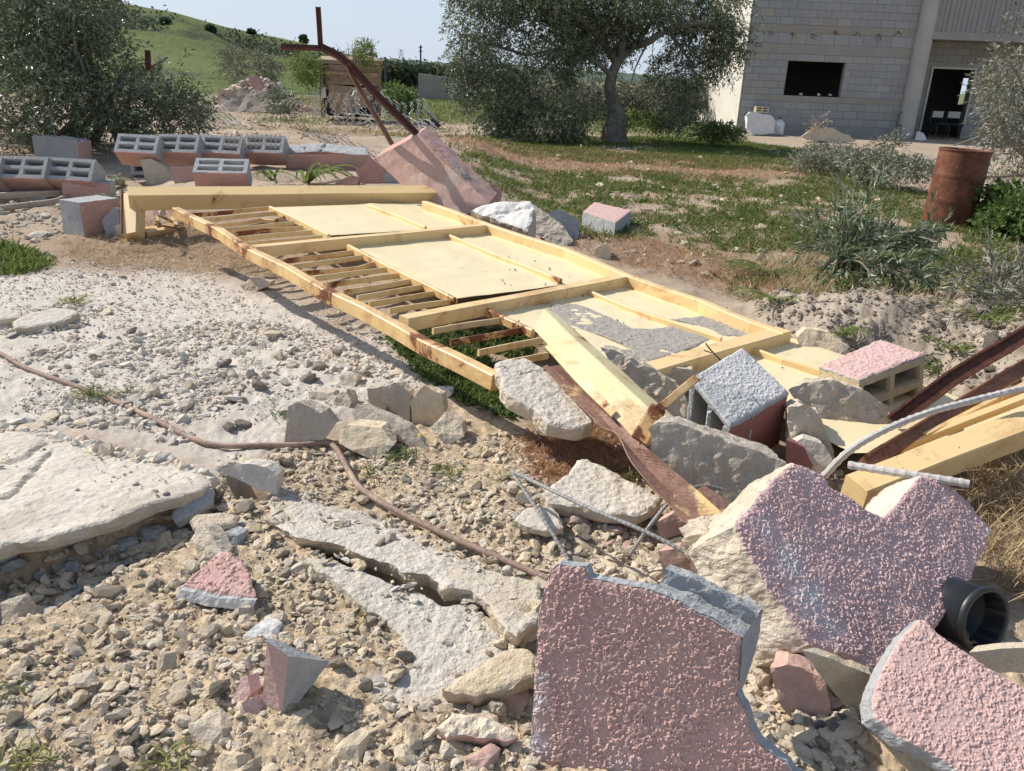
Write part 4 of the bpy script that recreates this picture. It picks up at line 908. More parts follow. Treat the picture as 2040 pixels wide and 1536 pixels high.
plate('concrete_slab', 'small thin concrete flake under the rebar loop', [(1020, 1035), (1050, 1008), (1100, 1008), (1118, 1030), (1122, 1050), (1090, 1056), (1050, 1045)], PLe, (0, 0, -.022), ('concsmooth', 'conc'), res=.006, jag=.008, top_amp=.002, seed=24)
PLf = planen(P(980, 1330, .055), (-.10, -.20, 1))
plate('concrete_slab', 'tan wedge of broken slab leaning left of the big red plastered piece', [(882, 1372), (920, 1345), (1000, 1298), (1020, 1285), (1050, 1292), (1068, 1310), (1066, 1340), (1010, 1366), (950, 1385), (905, 1380)], PLf, (.005, .015, -.045), ('lime', 'lime'), res=.006, jag=.008, top_amp=.004, top_scale=.02, side_amp=.006, seed=25)
PLg = planen(P(970, 1430, .04), (0, -.35, 1))
plate('concrete_slab', 'crumbly pinkish slab edge below the tan wedge', [(872, 1450), (900, 1415), (950, 1420), (1000, 1440), (1030, 1462), (1010, 1475), (940, 1466), (890, 1468)], PLg, (0, .01, -.03), ('limegrey', 'pinkflat'), res=.006, jag=.010, top_amp=.006, seed=26)
PLh = planen(P(75, 635, .045), (.05, -.12, 1))
plate('concrete_slab', 'long low slab fragment on the worn concrete at the left', [(25, 640), (60, 622), (112, 612), (150, 616), (158, 622), (120, 640), (60, 650), (30, 652)], PLh, (0, .0, -.04), ('concsmooth', 'conc'), res=.012, jag=.01, top_amp=.003, seed=27)
plate('concrete_slab', 'slab fragment cut by the left picture edge', [(-60, 622), (0, 613), (40, 618), (42, 630), (0, 636), (-60, 640)], planen(P(0, 630, .04), (.05, -.12, 1)), (0, 0, -.04), ('concsmooth', 'conc'), res=.012, jag=.01, top_amp=.003, seed=28)
PLi = planen(P(410, 1030, .03), (0, -.15, 1))
plate('concrete_slab', 'pale flat splinter above the pink triangle', [(376, 1035), (395, 1022), (440, 1020), (475, 1026), (470, 1040), (420, 1048), (385, 1050)], PLi, (0, 0, -.018), ('conc', 'conc'), res=.006, jag=.008, top_amp=.003, seed=29)
plate('concrete_slab', 'grey smooth piece propped at the tip of the broad floor slab', [(342, 1018), (372, 975), (405, 965), (422, 972), (418, 1000), (380, 1025), (350, 1040)], planen(P(385, 1010, .0), (.1, -.45, .85)), (0, .02, -.03), ('block', 'block'), res=.007, jag=.006, top_amp=.003, seed=30)

# the cracked apron: two plates with a gap between them
PLn = planen(P(850, 1140, .036), (.03, .13, 1))
plate('concrete_slab', 'upper plate of the cracked grey apron, between the brown pipe and the crack', [(540, 962), (575, 985), (620, 1000), (680, 1018), (735, 1040), (800, 1062), (860, 1095), (930, 1122), (1000, 1140), (1080, 1160), (1076, 1200), (1068, 1236), (1030, 1262), (1008, 1250), (988, 1216), (962, 1190), (940, 1174), (905, 1170), (882, 1173), (850, 1143), (800, 1136), (750, 1116), (700, 1093), (640, 1077), (590, 1068), (550, 1040), (532, 1000)],
      PLn, (.0, .03, -.06), ('apron', 'conc'), res=.0065, jag=.013, top_amp=.006, top_scale=.035, side_amp=.009, side_rows=6, seed=121, swell=.008)
PLm = planen(P(860, 1200, .014), (.03, -.07, 1))
plate('concrete_slab', 'lower plate of the cracked grey apron, between the crack and the gravel', [(600, 1106), (640, 1110), (690, 1122), (740, 1145), (800, 1168), (850, 1178), (880, 1203), (905, 1199), (940, 1204), (960, 1224), (984, 1254), (1008, 1278), (1060, 1300), (1066, 1380), (1000, 1405), (900, 1425), (820, 1410), (752, 1385), (745, 1350), (830, 1328), (800, 1272), (760, 1230), (715, 1200), (680, 1165), (640, 1140)],
      PLm, (.0, .0, -.04), ('apron', 'conc'), res=.0065, jag=.013, top_amp=.007, top_scale=.035, side_amp=.006, side_rows=5, seed=122, swell=.007)
chunk('concrete_boulder', 'pale grey lump bridging the dark hole at the tip of the floor slab', [(438, 936), (470, 922), (530, 930), (552, 946), (548, 975), (528, 958), (490, 952), (460, 950)], 'concsmooth', .06, .4, seed=123, amp=.008, cat='concrete lump', zoff=.03)

# red plastered wall pieces
def wear(o, blobs, seed=3):
    """where the paint has gone, in the object's own space"""
    me = o.data; n = len(me.vertices); co = np.empty(n * 3, np.float32); me.vertices.foreach_get('co', co); co = co.reshape(-1, 3) + np.array(o.location)
    w = np.zeros(n)
    for p, r, s in blobs: w = np.maximum(w, s * np.exp(-(np.linalg.norm(co - p, axis=1) / r * (1 + .5 * fbm(co, .05, 3, seed))) ** 2))
    at = me.attributes.new('wear', 'FLOAT', 'POINT'); at.data.foreach_set('value', np.clip(w, 0, 1).astype(np.float32))
PL1 = planen(P(1280, 1560, -.02), (-.11, -.89, .43))
q1 = [(1088, 1160), (1098, 1135), (1112, 1126), (1165, 1131), (1172, 1152), (1245, 1165), (1300, 1178), (1345, 1195), (1420, 1235), (1479, 1268), (1476, 1330), (1469, 1385), (1484, 1410), (1496, 1455), (1512, 1480), (1560, 1520), (1640, 1600), (1640, 1760), (1048, 1760), (1052, 1536), (1062, 1400), (1068, 1300), (1072, 1230)]
cnr = RP(1479, 1268, PL1); ex1 = PY(1515, 1216, cnr[1] + .085) - cnr
s1 = plate('wall_fragment', 'biggest dusty red stucco wall piece standing at the bottom centre', q1, PL1, ex1 * .22, ('pinkdk', 'block'), 'wall piece', res=.0025, jag=.003, top_amp=.0027, top_scale=.0054, side_amp=.004, side_rows=8, seed=31, stucco=True, swell=.004)
wear(s1, [(RP(1056, 1480, PL1), .03, 1.2), (RP(1070, 1400, PL1), .02, 1), (RP(1240, 1545, PL1), .03, .9), (RP(1080, 1350, PL1), .012, 1)])
PL2 = planen(P(1690, 1290, .10), (.36, -.50, .785))
q2 = [(1462, 1048), (1500, 1003), (1545, 950), (1578, 923), (1600, 926), (1640, 946), (1662, 975), (1690, 985), (1725, 1014), (1762, 1030), (1790, 1000), (1833, 946), (1880, 958), (1930, 1000), (1976, 1056), (1968, 1080), (1930, 1160), (1905, 1196), (1868, 1246), (1825, 1280), (1790, 1300), (1762, 1328), (1740, 1338), (1700, 1315), (1650, 1296), (1610, 1285), (1580, 1240), (1560, 1205), (1530, 1170), (1500, 1120), (1480, 1080)]
s2 = plate('wall_fragment', 'big mauve stucco wall piece with a notched top, propped at the right', q2, PL2, -PL2[1] * .15 + np.array([-.02, 0, -.0]), ('mauve', 'conc', 'concsmooth'), 'wall piece', res=.0026, jag=.003, top_amp=.0028, top_scale=.0056, side_amp=.016, side_rows=14, seed=32, stucco=True, swell=.003, side_mi={10: 2, 9: 2})
wear(s2, [(RP(1570, 1120, PL2), .045, .95), (RP(1610, 1190, PL2), .05, .95), (RP(1530, 1060, PL2), .03, .6), (RP(1650, 1250, PL2), .035, .7), (RP(1970, 1060, PL2), .02, 1.2)])
PL3 = planen(P(1880, 1440, .12), (-.06, -.46, .88))
q3 = [(1742, 1428), (1738, 1390), (1758, 1330), (1792, 1272), (1830, 1233), (1845, 1234), (1872, 1262), (1930, 1305), (2000, 1347), (2120, 1410), (2160, 1620), (2040, 1600), (1960, 1600), (1900, 1530), (1860, 1502), (1800, 1472)]
s3 = plate('wall_fragment', 'light pink stucco wall piece at the bottom right corner', q3, PL3, -PL3[1] * .03 + np.array([-.014, 0, -.004]), ('pink', 'block'), 'wall piece', res=.0027, jag=.0025, top_amp=.0024, top_scale=.0062, side_amp=.004, side_rows=5, seed=33, stucco=True, swell=.003)

# hollow block behind the biggest wall piece
hbk = thing('broken_cored_block', 'split grey cored block behind the top right of the biggest red wall piece', 'block', tuple(P(1400, 1250, .1)))
e0 = PY(1345, 1188, cnr[1] + .0); up1 = np.array([.0, .45, .88])
q = [RP(1285, 1176, PL1), RP(1345, 1197, PL1), RP(1420, 1237, PL1), RP(1479, 1270, PL1)]
Bk = [p + d for p, d in zip(q, [ex1 * 1.1] * 4)]
def rough_strip(rows, mat, name, par, amp=.003, seed=0, n=26):
    rows = [densify(r, .004) if len(r) > 2 or True else r for r in rows]; m = 40
    rs2 = [np.array([[np.interp(t, np.linspace(0, 1, len(r)), r[:, c]) for c in range(3)] for t in np.linspace(0, 1, m)]) for r in rows]
    G = []
    for a, b in zip(rs2, rs2[1:]):
        for k in range(8): G.append(a + (b - a) * k / 8)
    G.append(rs2[-1]); V = np.concatenate(G); V = V + np.c_[fbm(V, .02, 4, seed), fbm(V, .02, 4, seed + 1), fbm(V, .02, 4, seed + 2)] * amp
    R_ = len(G); i, j = np.meshgrid(np.arange(R_ - 1), np.arange(m - 1), indexing='ij')
    F = np.stack([i * m + j, i * m + j + 1, (i + 1) * m + j + 1, (i + 1) * m + j], -1).reshape(-1, 4); mb = MB(); mb.add(V, F); return part(name, mb, mat, par)
e = ex1; dn = np.array([0, 0, -.022])
rough_strip([[p for p in q], [p + e * .28 for p in q], [p + e * .36 + dn for p in q], [p + e * .75 + dn for p in q], [p + e * .85 + np.array([0, 0, .004]) for p in q], [p + e * 1.1 for p in q], [p + e * 1.12 - np.array([0, 0, .1]) for p in q]], M['block'], 'broken_core', hbk, .006, 3)
qs = [RP(1479, 1270, PL1), RP(1478, 1310, PL1), RP(1474, 1350, PL1), RP(1467, 1392, PL1)]
rough_strip([[p for p in qs], [p + e * w for p, w in zip(qs, (1.1, 1.0, .8, .35))], [p + e * w + np.array([-.02, .06, 0]) for p, w in zip(qs, (1.1, 1.0, .8, .35))]], M['block'], 'side_face', hbk, .002, 7)
chunk('plaster_piece', 'pink smooth plaster lump behind the rebar end', [(1310, 1098), (1350, 1092), (1388, 1112), (1392, 1142), (1330, 1150)], 'pinkflat', .05, .5, seed=40, amp=.004, zoff=.05)

# the two big blocks on the rubble
def corner_block(name, label, T, Rr, B, L, down, mats, seed, **kw):
    O = [T, Rr, B, L]; return slab(O, down, seed=seed, **kw)
Yb = 2.33
bT, bR, bB, bL = PY(1480, 690, Yb + .37), PY(1571, 780, Yb + .22), PY(1455, 846, Yb), PY(1376, 754, Yb + .16)
blk1 = thing('broken_block', 'half block with rough grey painted top and dark red side, perched on rubble', 'block', tuple(P(1470, 905, .1)))
dv1 = PY(1452, 888 + 22, Yb + .01) - bB; dv1 = np.array([dv1[0] * .3, .012, -.20])
mb = slab([bT, bR, bB, bL], (dv1) * .09, res=.0045, jag=.004, top_amp=.0019, top_scale=.008, side_amp=.002, side_rows=2, seed=51, stucco=True, swell=.002, mats=(0, 1)); part('painted_face', mb, [M['blue_grey'], M['block']], blk1)
dn1 = dv1 * .09
W1 = lambda a, b: [a + dn1, b + dn1, b + dv1, a + dv1]
nR = unit(np.cross(bR - bB, dv1)); nR = nR if nR[1] < 0 else -nR
part('red_side', slab([p + nR * .003 for p in W1(bB, bR)], -nR * .03, res=.009, jag=.004, top_amp=.001, side_amp=.003, side_rows=3, seed=52), [M['maroon'], M['block']], blk1)
# left side: webs and open cores
eL = bL - bB; nL = unit(np.cross(dv1, eL)); nL = nL if nL[0] < 0 else -nL
for k, (a, b) in enumerate(((0, .13), (.46, .56), (.90, 1.0))):
    part('web', slab([bB + eL * a + dn1, bB + eL * b + dn1, bB + eL * b + dv1 * (1 - .1 * k), bB + eL * a + dv1 * (1 - .1 * k)], unit(bR - bB) * .12, res=.009, jag=.006, top_amp=.003, side_amp=.003, side_rows=3, seed=53 + k, mats=(0, 0)), M['block'], blk1)
part('inner_wall', slab([p + unit(bR - bB) * .115 for p in (bB + dn1, bL + dn1, bL + dv1, bB + dv1)], unit(bR - bB) * .02, res=.02, seed=57, mats=(0, 0)), M['block'], blk1)
part('back_wall', slab([bT + dn1, bL + dn1, bL + dv1, bT + dv1], (bB - bL) * .12, res=.015, seed=58, mats=(0, 0)), M['block'], blk1)
mb = MB(); tube(mb, smoothpts([PY(1436, 718, Yb + .2), PY(1415, 696, Yb + .2), PY(1406, 684, Yb + .2)], .01), .0025, 5); tube(mb, [PY(1402, 698, Yb + .2), PY(1418, 703, Yb + .2)], .002, 5)
solo('tie_wire', mb, M['rustdk'], 'thin rusty wire end sticking up from the perched half block', 'wire')

# second: cored face to the camera, pink top
t0, t1, t2, t3 = PY(1632, 735, 2.86), PY(1712, 758, 2.68), PY(1842, 710, 2.92), PY(1752, 677, 3.14)
blk2 = thing('cored_block', 'whole sandy cored block with a rough pink top, lying near the right edge', 'block', tuple(P(1750, 820, .08)))
exx = t2 - t1; L2 = np.linalg.norm(exx); X2 = exx / L2; Y2v = unit(t0 - t1); Z2 = unit(np.cross(X2, Y2v)); Z2 = Z2 if Z2[2] > 0 else -Z2
Hb = .205; D2 = np.linalg.norm(t0 - t1)
hb2 = hollow_block(L2, Hb, D2, t=.028, depth=D2 * .85, step=.02, amp=.003, seed=8, mats=(0, 0, 0)); Mx = np.stack([X2, Y2v, Z2], 1)
hb2.V = [v @ Mx.T + (t1 - Z2 * Hb) for v in hb2.V]; part('block_body', hb2, M['blockyel'], blk2)
part('plaster', slab([p + Z2 * .008 for p in (t0, t1, t2, t3)], -Z2 * .012, res=.007, jag=.006, top_amp=.003, top_scale=.012, side_amp=.002, side_rows=2, seed=62, stucco=True), [M['pink'], M['block']], blk2)

# heavy chunks under and around them
chunk('concrete_boulder', 'long grey-brown broken beam piece under the perched half block', [(1292, 852), (1312, 840), (1345, 842), (1382, 868), (1430, 885), (1480, 905), (1530, 912), (1568, 922), (1560, 945), (1510, 990), (1462, 1032), (1420, 1020), (1370, 985), (1325, 950), (1296, 900)], 'concdk', .13, .45, seed=71, amp=.014, scale=.06, cat='concrete lump', seg=.011, zoff=.07, top=None)
chunk('concrete_boulder', 'curved tan concrete lump between the half block and the cored block', [(1572, 778), (1600, 762), (1660, 758), (1720, 775), (1768, 812), (1778, 836), (1745, 876), (1700, 868), (1650, 840), (1600, 815)], 'concdk', .13, .4, seed=72, amp=.014, cat='concrete lump', seg=.011, top='conc', zoff=.06)
chunk('concrete_boulder', 'craggy tan lump right of the half block, above the mauve wall piece', [(1568, 815), (1600, 808), (1640, 828), (1652, 870), (1664, 930), (1620, 935), (1575, 910)], 'conc', .14, .3, seed=73, amp=.02, cat='concrete lump', seg=.010, zoff=.03)
chunk('concrete_boulder', 'flat smooth tan piece below the craggy lump', [(1570, 888), (1600, 872), (1640, 885), (1668, 930), (1640, 950), (1590, 925)], 'concsmooth', .08, .5, seed=74, amp=.005, cat='concrete lump', zoff=.06)
chunk('concrete_boulder', 'pale crusty lump behind the leaning square post', [(1195, 690), (1240, 705), (1300, 740), (1345, 760), (1372, 800), (1378, 840), (1340, 835), (1280, 780), (1225, 730)], 'conc', .16, .5, seed=75, amp=.02, cat='concrete lump', seg=.011, zoff=.05)
chunk('concrete_boulder', 'small pinkish lump between the near cross rail and the perched half block', [(1334, 742), (1345, 733), (1378, 736), (1386, 750), (1372, 762), (1345, 758)], 'lime', .08, .3, seed=76, amp=.008, cat='concrete lump', zoff=.14)
chunk('concrete_boulder', 'tan flat topped stone with grass on it, at the foot of the soil heap', [(1588, 672), (1608, 655), (1650, 660), (1690, 690), (1672, 708), (1630, 712), (1596, 694)], 'lime', .14, .7, seed=77, amp=.012, cat='concrete lump', zoff=.08)
chunk('concrete_boulder', 'crumbling tan heart of broken concrete left of the mauve wall piece', [(1356, 1072), (1400, 1058), (1460, 1052), (1500, 1110), (1530, 1180), (1480, 1200), (1420, 1160), (1370, 1120)], 'conc', .12, .5, seed=78, amp=.022, scale=.04, cat='concrete lump', seg=.008, zoff=.08)
chunk('concrete_boulder', 'dark sandy underside block below the mauve wall piece', [(1600, 1298), (1650, 1308), (1735, 1345), (1750, 1360), (1705, 1412), (1672, 1395)], 'lime', .03, .0, seed=79, amp=.008, cat='concrete lump', seg=.009, zoff=.03)
chunk('plastered_block', 'pinkish broken lump in the hollow between the wall pieces', [(1538, 1335), (1570, 1322), (1610, 1335), (1640, 1350), (1655, 1420), (1600, 1432), (1545, 1400)], 'pinkflat', .07, .3, seed=80, amp=.010, cat='block', seg=.008)
chunk('plastered_block', 'small pink lump beside the end of the angle steel', [(1310, 1040), (1340, 1025), (1362, 1040), (1360, 1068), (1320, 1072)], 'pinkflat', .05, .4, seed=81, amp=.008, cat='block')
chunk('brick_piece', 'dark red plastered block corner below the perched half block', [(1566, 876), (1600, 890), (1620, 930), (1600, 945), (1566, 915)], 'maroon', .06, .3, seed=82, amp=.003, cat='block', zoff=.07)

# pink triangle, pink wedge
PLt = planen(P(450, 1150, .05), (-.05, -.22, 1))
plate('wall_fragment', 'flat triangular scrap of red stucco lying in the gravel', [(362, 1166), (400, 1130), (438, 1098), (455, 1096), (480, 1115), (500, 1140), (500, 1165), (514, 1190), (470, 1186), (420, 1180)], PLt, (-.012, -.012, -.03), ('pinkdk', 'blue_grey'), 'wall piece', res=.004, jag=.004, top_amp=.003, top_scale=.009, side_amp=.004, side_rows=4, seed=91, stucco=True)
gw = PG(562, 1424); Yw = gw[1]
pts = [PY(531, 1277, Yw + .02), PY(541, 1272, Yw + .035), PY(575, 1307, Yw + .005), PY(656, 1318, Yw + .07), PY(600, 1395, Yw + .02), PY(561, 1425, Yw - .005), PY(522, 1412, Yw + .02), PY(570, 1380, Yw + .10)]
mb = hull(pts, .007, .002, .02, 5, lambda n, c: 1 if n[0] < -.25 else 0)
solo('block_shard', mb, [M['block'], M['pink']], 'upright grey wedge of block with one pink face in the gravel', 'block')
for k, (uv, s) in enumerate((([(452, 1395), (480, 1350), (492, 1345), (498, 1380), (470, 1412)], 1), ([(480, 1400), (510, 1385), (522, 1420), (498, 1428)], 2), ([(638, 1320), (655, 1310), (668, 1325), (655, 1345), (640, 1340)], 3))):
    chunk('plaster_scrap', ['curled scrap of pink plaster left of the grey wedge', 'little pink plaster scrap at the foot of the grey wedge', 'pink pebble sized plaster scrap right of the grey wedge'][k], uv, 'pink', .02, .6, seed=95 + k, amp=.005, cat='plaster scrap')

# explicit stones
STN = [(598, 886, [(565, 884), (574, 810), (592, 800), (640, 822), (662, 850), (632, 885), (590, 889)], 'concdk', 'pyramid shaped stone with a shaded right face beside the pipe bend', .09),
       (0, 0, [(675, 862), (690, 846), (760, 852), (786, 885), (750, 910), (700, 896), (676, 885)], 'lime', 'squat yellowish stone at the bend of the pipe', .10),
       (0, 0, [(700, 822), (712, 806), (760, 825), (815, 852), (858, 888), (830, 886), (770, 862), (710, 838)], 'concdk', 'long plank shaped concrete splinter in the stone pile', .05),
       (0, 0, [(762, 770), (790, 762), (815, 780), (816, 838), (792, 826), (762, 800)], 'conc', 'upright pale stone at the back of the stone pile', .06),
       (0, 0, [(732, 775), (756, 772), (770, 810), (762, 818), (734, 800)], 'conc', 'narrow pale stone left of the upright one', .05),
       (0, 0, [(816, 800), (845, 768), (880, 785), (886, 822), (868, 840), (822, 836)], 'lime', 'brown rough faced stone at the right of the stone pile', .07),
       (0, 0, [(858, 850), (885, 822), (918, 845), (925, 868), (892, 878), (864, 862)], 'conc', 'pale angular stone in front of the brown one', .07),
       (0, 0, [(855, 775), (895, 774), (900, 786), (876, 796), (858, 790)], 'white', 'thin whitish slab piece by the green weeds', .06),
       (0, 0, [(614, 790), (618, 780), (662, 782), (670, 795), (660, 802), (616, 802)], 'conc', 'flat pale stone behind the pyramid shaped one', .06),
       (0, 0, [(662, 790), (690, 780), (700, 800), (690, 818), (668, 812)], 'limegrey', 'round grey stone in the stone pile', .06),
       (0, 0, [(675, 750), (700, 738), (712, 752), (700, 772), (680, 768)], 'limegrey', 'greyish lump at the far side of the stone pile', .06),
       (0, 0, [(478, 568), (500, 554), (540, 560), (536, 570), (490, 580)], 'conc', 'lone pale flat stone on the concrete before the gate', .08),
       (0, 0, [(386, 1080), (392, 1050), (408, 1046), (425, 1070), (444, 1108), (430, 1125), (395, 1110)], 'limegrey', 'leaning grey tan stone behind the pink triangle', .04),
       (0, 0, [(426, 1068), (450, 1058), (474, 1066), (470, 1084), (446, 1090), (430, 1082)], 'block', 'small blue grey stone right of the leaning one', .04),
       (0, 0, [(484, 1265), (510, 1243), (540, 1255), (545, 1275), (520, 1296), (486, 1285)], 'white', 'crumbly whitish clod above the grey wedge', .04),
       (0, 0, [(390, 1262), (415, 1242), (434, 1255), (432, 1270), (405, 1286)], 'lime', 'tan stone in the gravel left of the whitish clod', .03),
       (0, 0, [(305, 1340), (318, 1300), (328, 1305), (322, 1345), (310, 1358)], 'lime', 'slender upright yellow stone in the lower left gravel', .02),
       (0, 0, [(218, 1338), (232, 1322), (250, 1326), (252, 1342), (236, 1352)], 'lime', 'round yellow stone in the lower left gravel', .025),
       (0, 0, [(150, 1210), (168, 1205), (190, 1230), (196, 1248), (180, 1254), (158, 1235)], 'lime', 'oval tan stone below the shadow of the floor slab', .03),
       (0, 0, [(0, 1200), (18, 1192), (34, 1206), (34, 1226), (0, 1230)], 'conc', 'pale angular stone cut by the left edge below the slab', .04),
       (0, 0, [(376, 1440), (400, 1432), (445, 1450), (440, 1480), (405, 1486), (378, 1470)], 'limegrey', 'lumpy grey clod in the lower left gravel', .04),
       (0, 0, [(550, 1445), (575, 1428), (598, 1432), (596, 1465), (566, 1472)], 'lime', 'cream angular stone under the grey wedge', .035),
       (0, 0, [(660, 1495), (690, 1470), (715, 1482), (712, 1520), (672, 1530)], 'lime', 'sunlit cream stone at the bottom edge', .04),
       (0, 0, [(1012, 1240), (1040, 1205), (1068, 1212), (1074, 1262), (1045, 1290), (1016, 1270)], 'lime', 'knobbly cream clod between the crack and the big red piece', .05),
       (0, 0, [(420, 1520), (440, 1500), (470, 1506), (474, 1540), (430, 1545)], 'lime', 'pale stone at the bottom edge left of centre', .035),
       (0, 0, [(990, 1370), (1030, 1382), (1050, 1400), (1036, 1420), (1000, 1412)], 'pinkflat', 'reddish stone under the tan wedge', .035),
       (0, 0, [(925, 1515), (955, 1498), (978, 1510), (974, 1545), (930, 1548)], 'pinkflat', 'pinkish stone at the bottom edge near the big red piece', .03)]
for k, (_, _, uv, mt, lb, dp) in enumerate(STN):
    sz_ = np.ptp(np.array(uv)[:, 0]); chunk('stone', lb, uv, mt, dp, .35 if k in (0, 3, 4, 5) else .8, seed=200 + k, amp=.006, cat='stone', scale=.03)
# ------------------------------------------------------------------ rebar, pipe, hoses
def rebar(name, label, pts, r, mat, cat='rebar', ribs=True, n=8):
    p = smoothpts(pts, r * .9); mb = MB(); d = np.r_[0, np.cumsum(np.linalg.norm(np.diff(p, axis=0), axis=1))]
    rr = r * (1 + (.16 * (np.sin(d / r * 2.4) > .3) if ribs else .06 * vnoise(p, .05, 3))); tube(mb, p, rr, n); return solo(name, mb, M[mat], label, cat, smooth=not ribs)
rebar('reinforcing_bar', 'thick ribbed dusty bar bending from the rubble up to the right edge', [P(1640, 950, .10), P(1690, 900, .17), P(1760, 858, .22), P(1850, 822, .26), P(1950, 795, .29), P(2060, 768, .33), P(2300, 715, .4)], .0105, 'rebardust')
rebar('reinforcing_bar', 'short straight grey rod end jutting over the mauve wall piece', [P(1690, 926, .22), P(1810, 945, .24), P(1931, 964, .25)], .0105, 'rebardust', n=10)
rebar('reinforcing_bar', 'slim ribbed rod, the long arm of the bent loop in the centre', [P(1018, 938, .14), P(1060, 958, .15), P(1180, 1015, .16), P(1300, 1066, .16), P(1440, 1142, .12)], .0052, 'rebar')
rebar('reinforcing_bar', 'slim ribbed rod, the short arm of the bent loop going into the ground', [P(1018, 938, .14), P(1050, 985, .11), P(1090, 1045, .07), P(1132, 1115, .02)], .0052, 'rebar')
rebar('reinforcing_bar', 'thin curved rod arching over the long arm towards the grey beam piece', [P(1255, 1105, .04), P(1300, 1040, .13), P(1335, 1000, .16), P(1370, 976, .17), P(1405, 968, .16), P(1438, 975, .15)], .0048, 'rebar')
def gpipe(uv, off): return [np.array([p[0], p[1], max(p[2], GZ(p[0], p[1])) + off]) for p in (PG(u, v) for u, v in uv)]
rebar('pipe', 'long bent brown metal pipe snaking over the broken concrete', gpipe([(-60, 690), (0, 712), (60, 742), (180, 787), (300, 841), (380, 879), (440, 894), (540, 896), (600, 893), (650, 888), (672, 903), (697, 948), (722, 982), (800, 1030), (900, 1078), (1000, 1122), (1092, 1162)], .012), .0095, 'pipe', 'pipe', False, 10)
rebar('pipe', 'short black bent rod under the long brown pipe', gpipe([(535, 912), (560, 908), (575, 905)], .004), .006, 'rustdk', 'pipe', False)
rebar('strap', 'thin rusty strap lying beside the lower run of the brown pipe', gpipe([(775, 1020), (815, 1040), (858, 1062)], .004), .004, 'rustbar', 'strap', False)
def hose(label, uv, w, z0):
    p = smoothpts([PG(u, v) + np.array([0, 0, z0]) for u, v in uv], .05); mb = MB(); sweep(mb, p, rrect(.03, w, .008), (0, -.3, 1)); return solo('hose', mb, M['hose'], label, 'hose')
hose('flat dusty hose curving in from the left edge, the upper of two', [(-80, 408), (0, 403), (60, 400), (130, 396), (190, 380), (245, 372)], .055, .05)
hose('flat dusty hose along the ground left of the yellow post, the lower of two', [(-80, 438), (0, 426), (60, 418), (115, 410), (150, 392), (200, 378), (248, 371)], .045, .04)

# ------------------------------------------------------------------ black pipe end at the lower right
bp = thing('plastic_pipe', 'short wide black plastic pipe end with a rim, open to the right', 'pipe', tuple(P(1930, 1300, .06)))
cc = PY(1962, 1236, 1.55); axd = unit((.36, -.84, .25)); mb = MB(); rP = .072
pth = [cc - axd * .14, cc - axd * .10, cc - axd * .03, cc - axd * .012, cc - axd * .011, cc, cc - axd * .001]

def ringtube(c, ax, r0, r1, L, n=48):
    """hollow ring: outer r1, inner r0"""
    s = unit(np.cross(ax, (0, 0, 1))); w = np.cross(s, ax); V = []; 
    for (r, t) in ((r1, -L), (r1, 0), (r0, 0), (r0, -L * 4)):
        V += [c + (s * math.cos(a) + w * math.sin(a)) * r + ax * t for a in np.linspace(0, 2 * math.pi, n, endpoint=False)]
    F = [(k * n + j, k * n + (j + 1) % n, (k + 1) * n + (j + 1) % n, (k + 1) * n + j) for k in range(3) for j in range(n)]; mb = MB(); mb.add(V, np.array(F)); return mb
bp_w = MB(); s_ = unit(np.cross(axd, (0, 0, 1))); 
part('rim', ringtube(cc + axd * .004, axd, rP * .93, rP * 1.07, .014), M['blackplastic'], bp, True)
part('tube_wall', ringtube(cc, axd, rP * .93, rP, .15), M['blackplastic'], bp, True)
chunk('concrete_boulder', 'grey concrete post stub at the right edge under the black pipe', [(1930, 1300), (1985, 1292), (2060, 1290), (2060, 1325), (1990, 1325), (1945, 1318)], 'limegrey', .03, .2, seed=300, amp=.004, cat='concrete lump', zoff=.08)
chunk('rubble_piece', 'dark slanting shard under the light pink wall piece', [(1715, 1432), (1735, 1440), (1830, 1505), (1880, 1545), (1840, 1550), (1780, 1500)], 'concdk', .05, .3, seed=301, amp=.004, cat='rubble')

# ------------------------------------------------------------------ rusty barrel
br = thing('oil_barrel', 'open rusty steel barrel standing in the grass near the right edge', 'barrel', tuple(PG(1886, 446)))
br.rotation_euler = (0, rad(1.5), 0); br.scale = (.80, .80, .80)
def lathe(prof, n=64, dent=0, seed=0):
    V = []; 
    for r, z in prof:
        a = np.linspace(0, 2 * math.pi, n, endpoint=False); q = np.c_[np.cos(a), np.sin(a), np.full(n, z * 2)]
        rr = r * (1 + dent * fbm(q, .8, 3, seed)); V.append(np.c_[rr * np.cos(a), rr * np.sin(a), np.full(n, z)])
    V = np.concatenate(V); F = [(k * n + j, k * n + (j + 1) % n, (k + 1) * n + (j + 1) % n, (k + 1) * n + j) for k in range(len(prof) - 1) for j in range(n)]
    mb = MB(); mb.add(V, np.array(F)); return mb
pr = [(.0, .02), (.272, .02), (.285, 0)]; 
for z in np.linspace(.02, .86, 40): pr.append((.284 + .009 * math.exp(-((z - .29) / .014) ** 2) + .009 * math.exp(-((z - .58) / .014) ** 2), z))
pr += [(.291, .865), (.295, .875), (.291, .883), (.282, .880), (.280, .86), (.277, .5), (.275, .03), (0, .03)]
part('barrel_shell', lathe(pr, dent=.02, seed=4), M['barrel'], br, True, local=True)

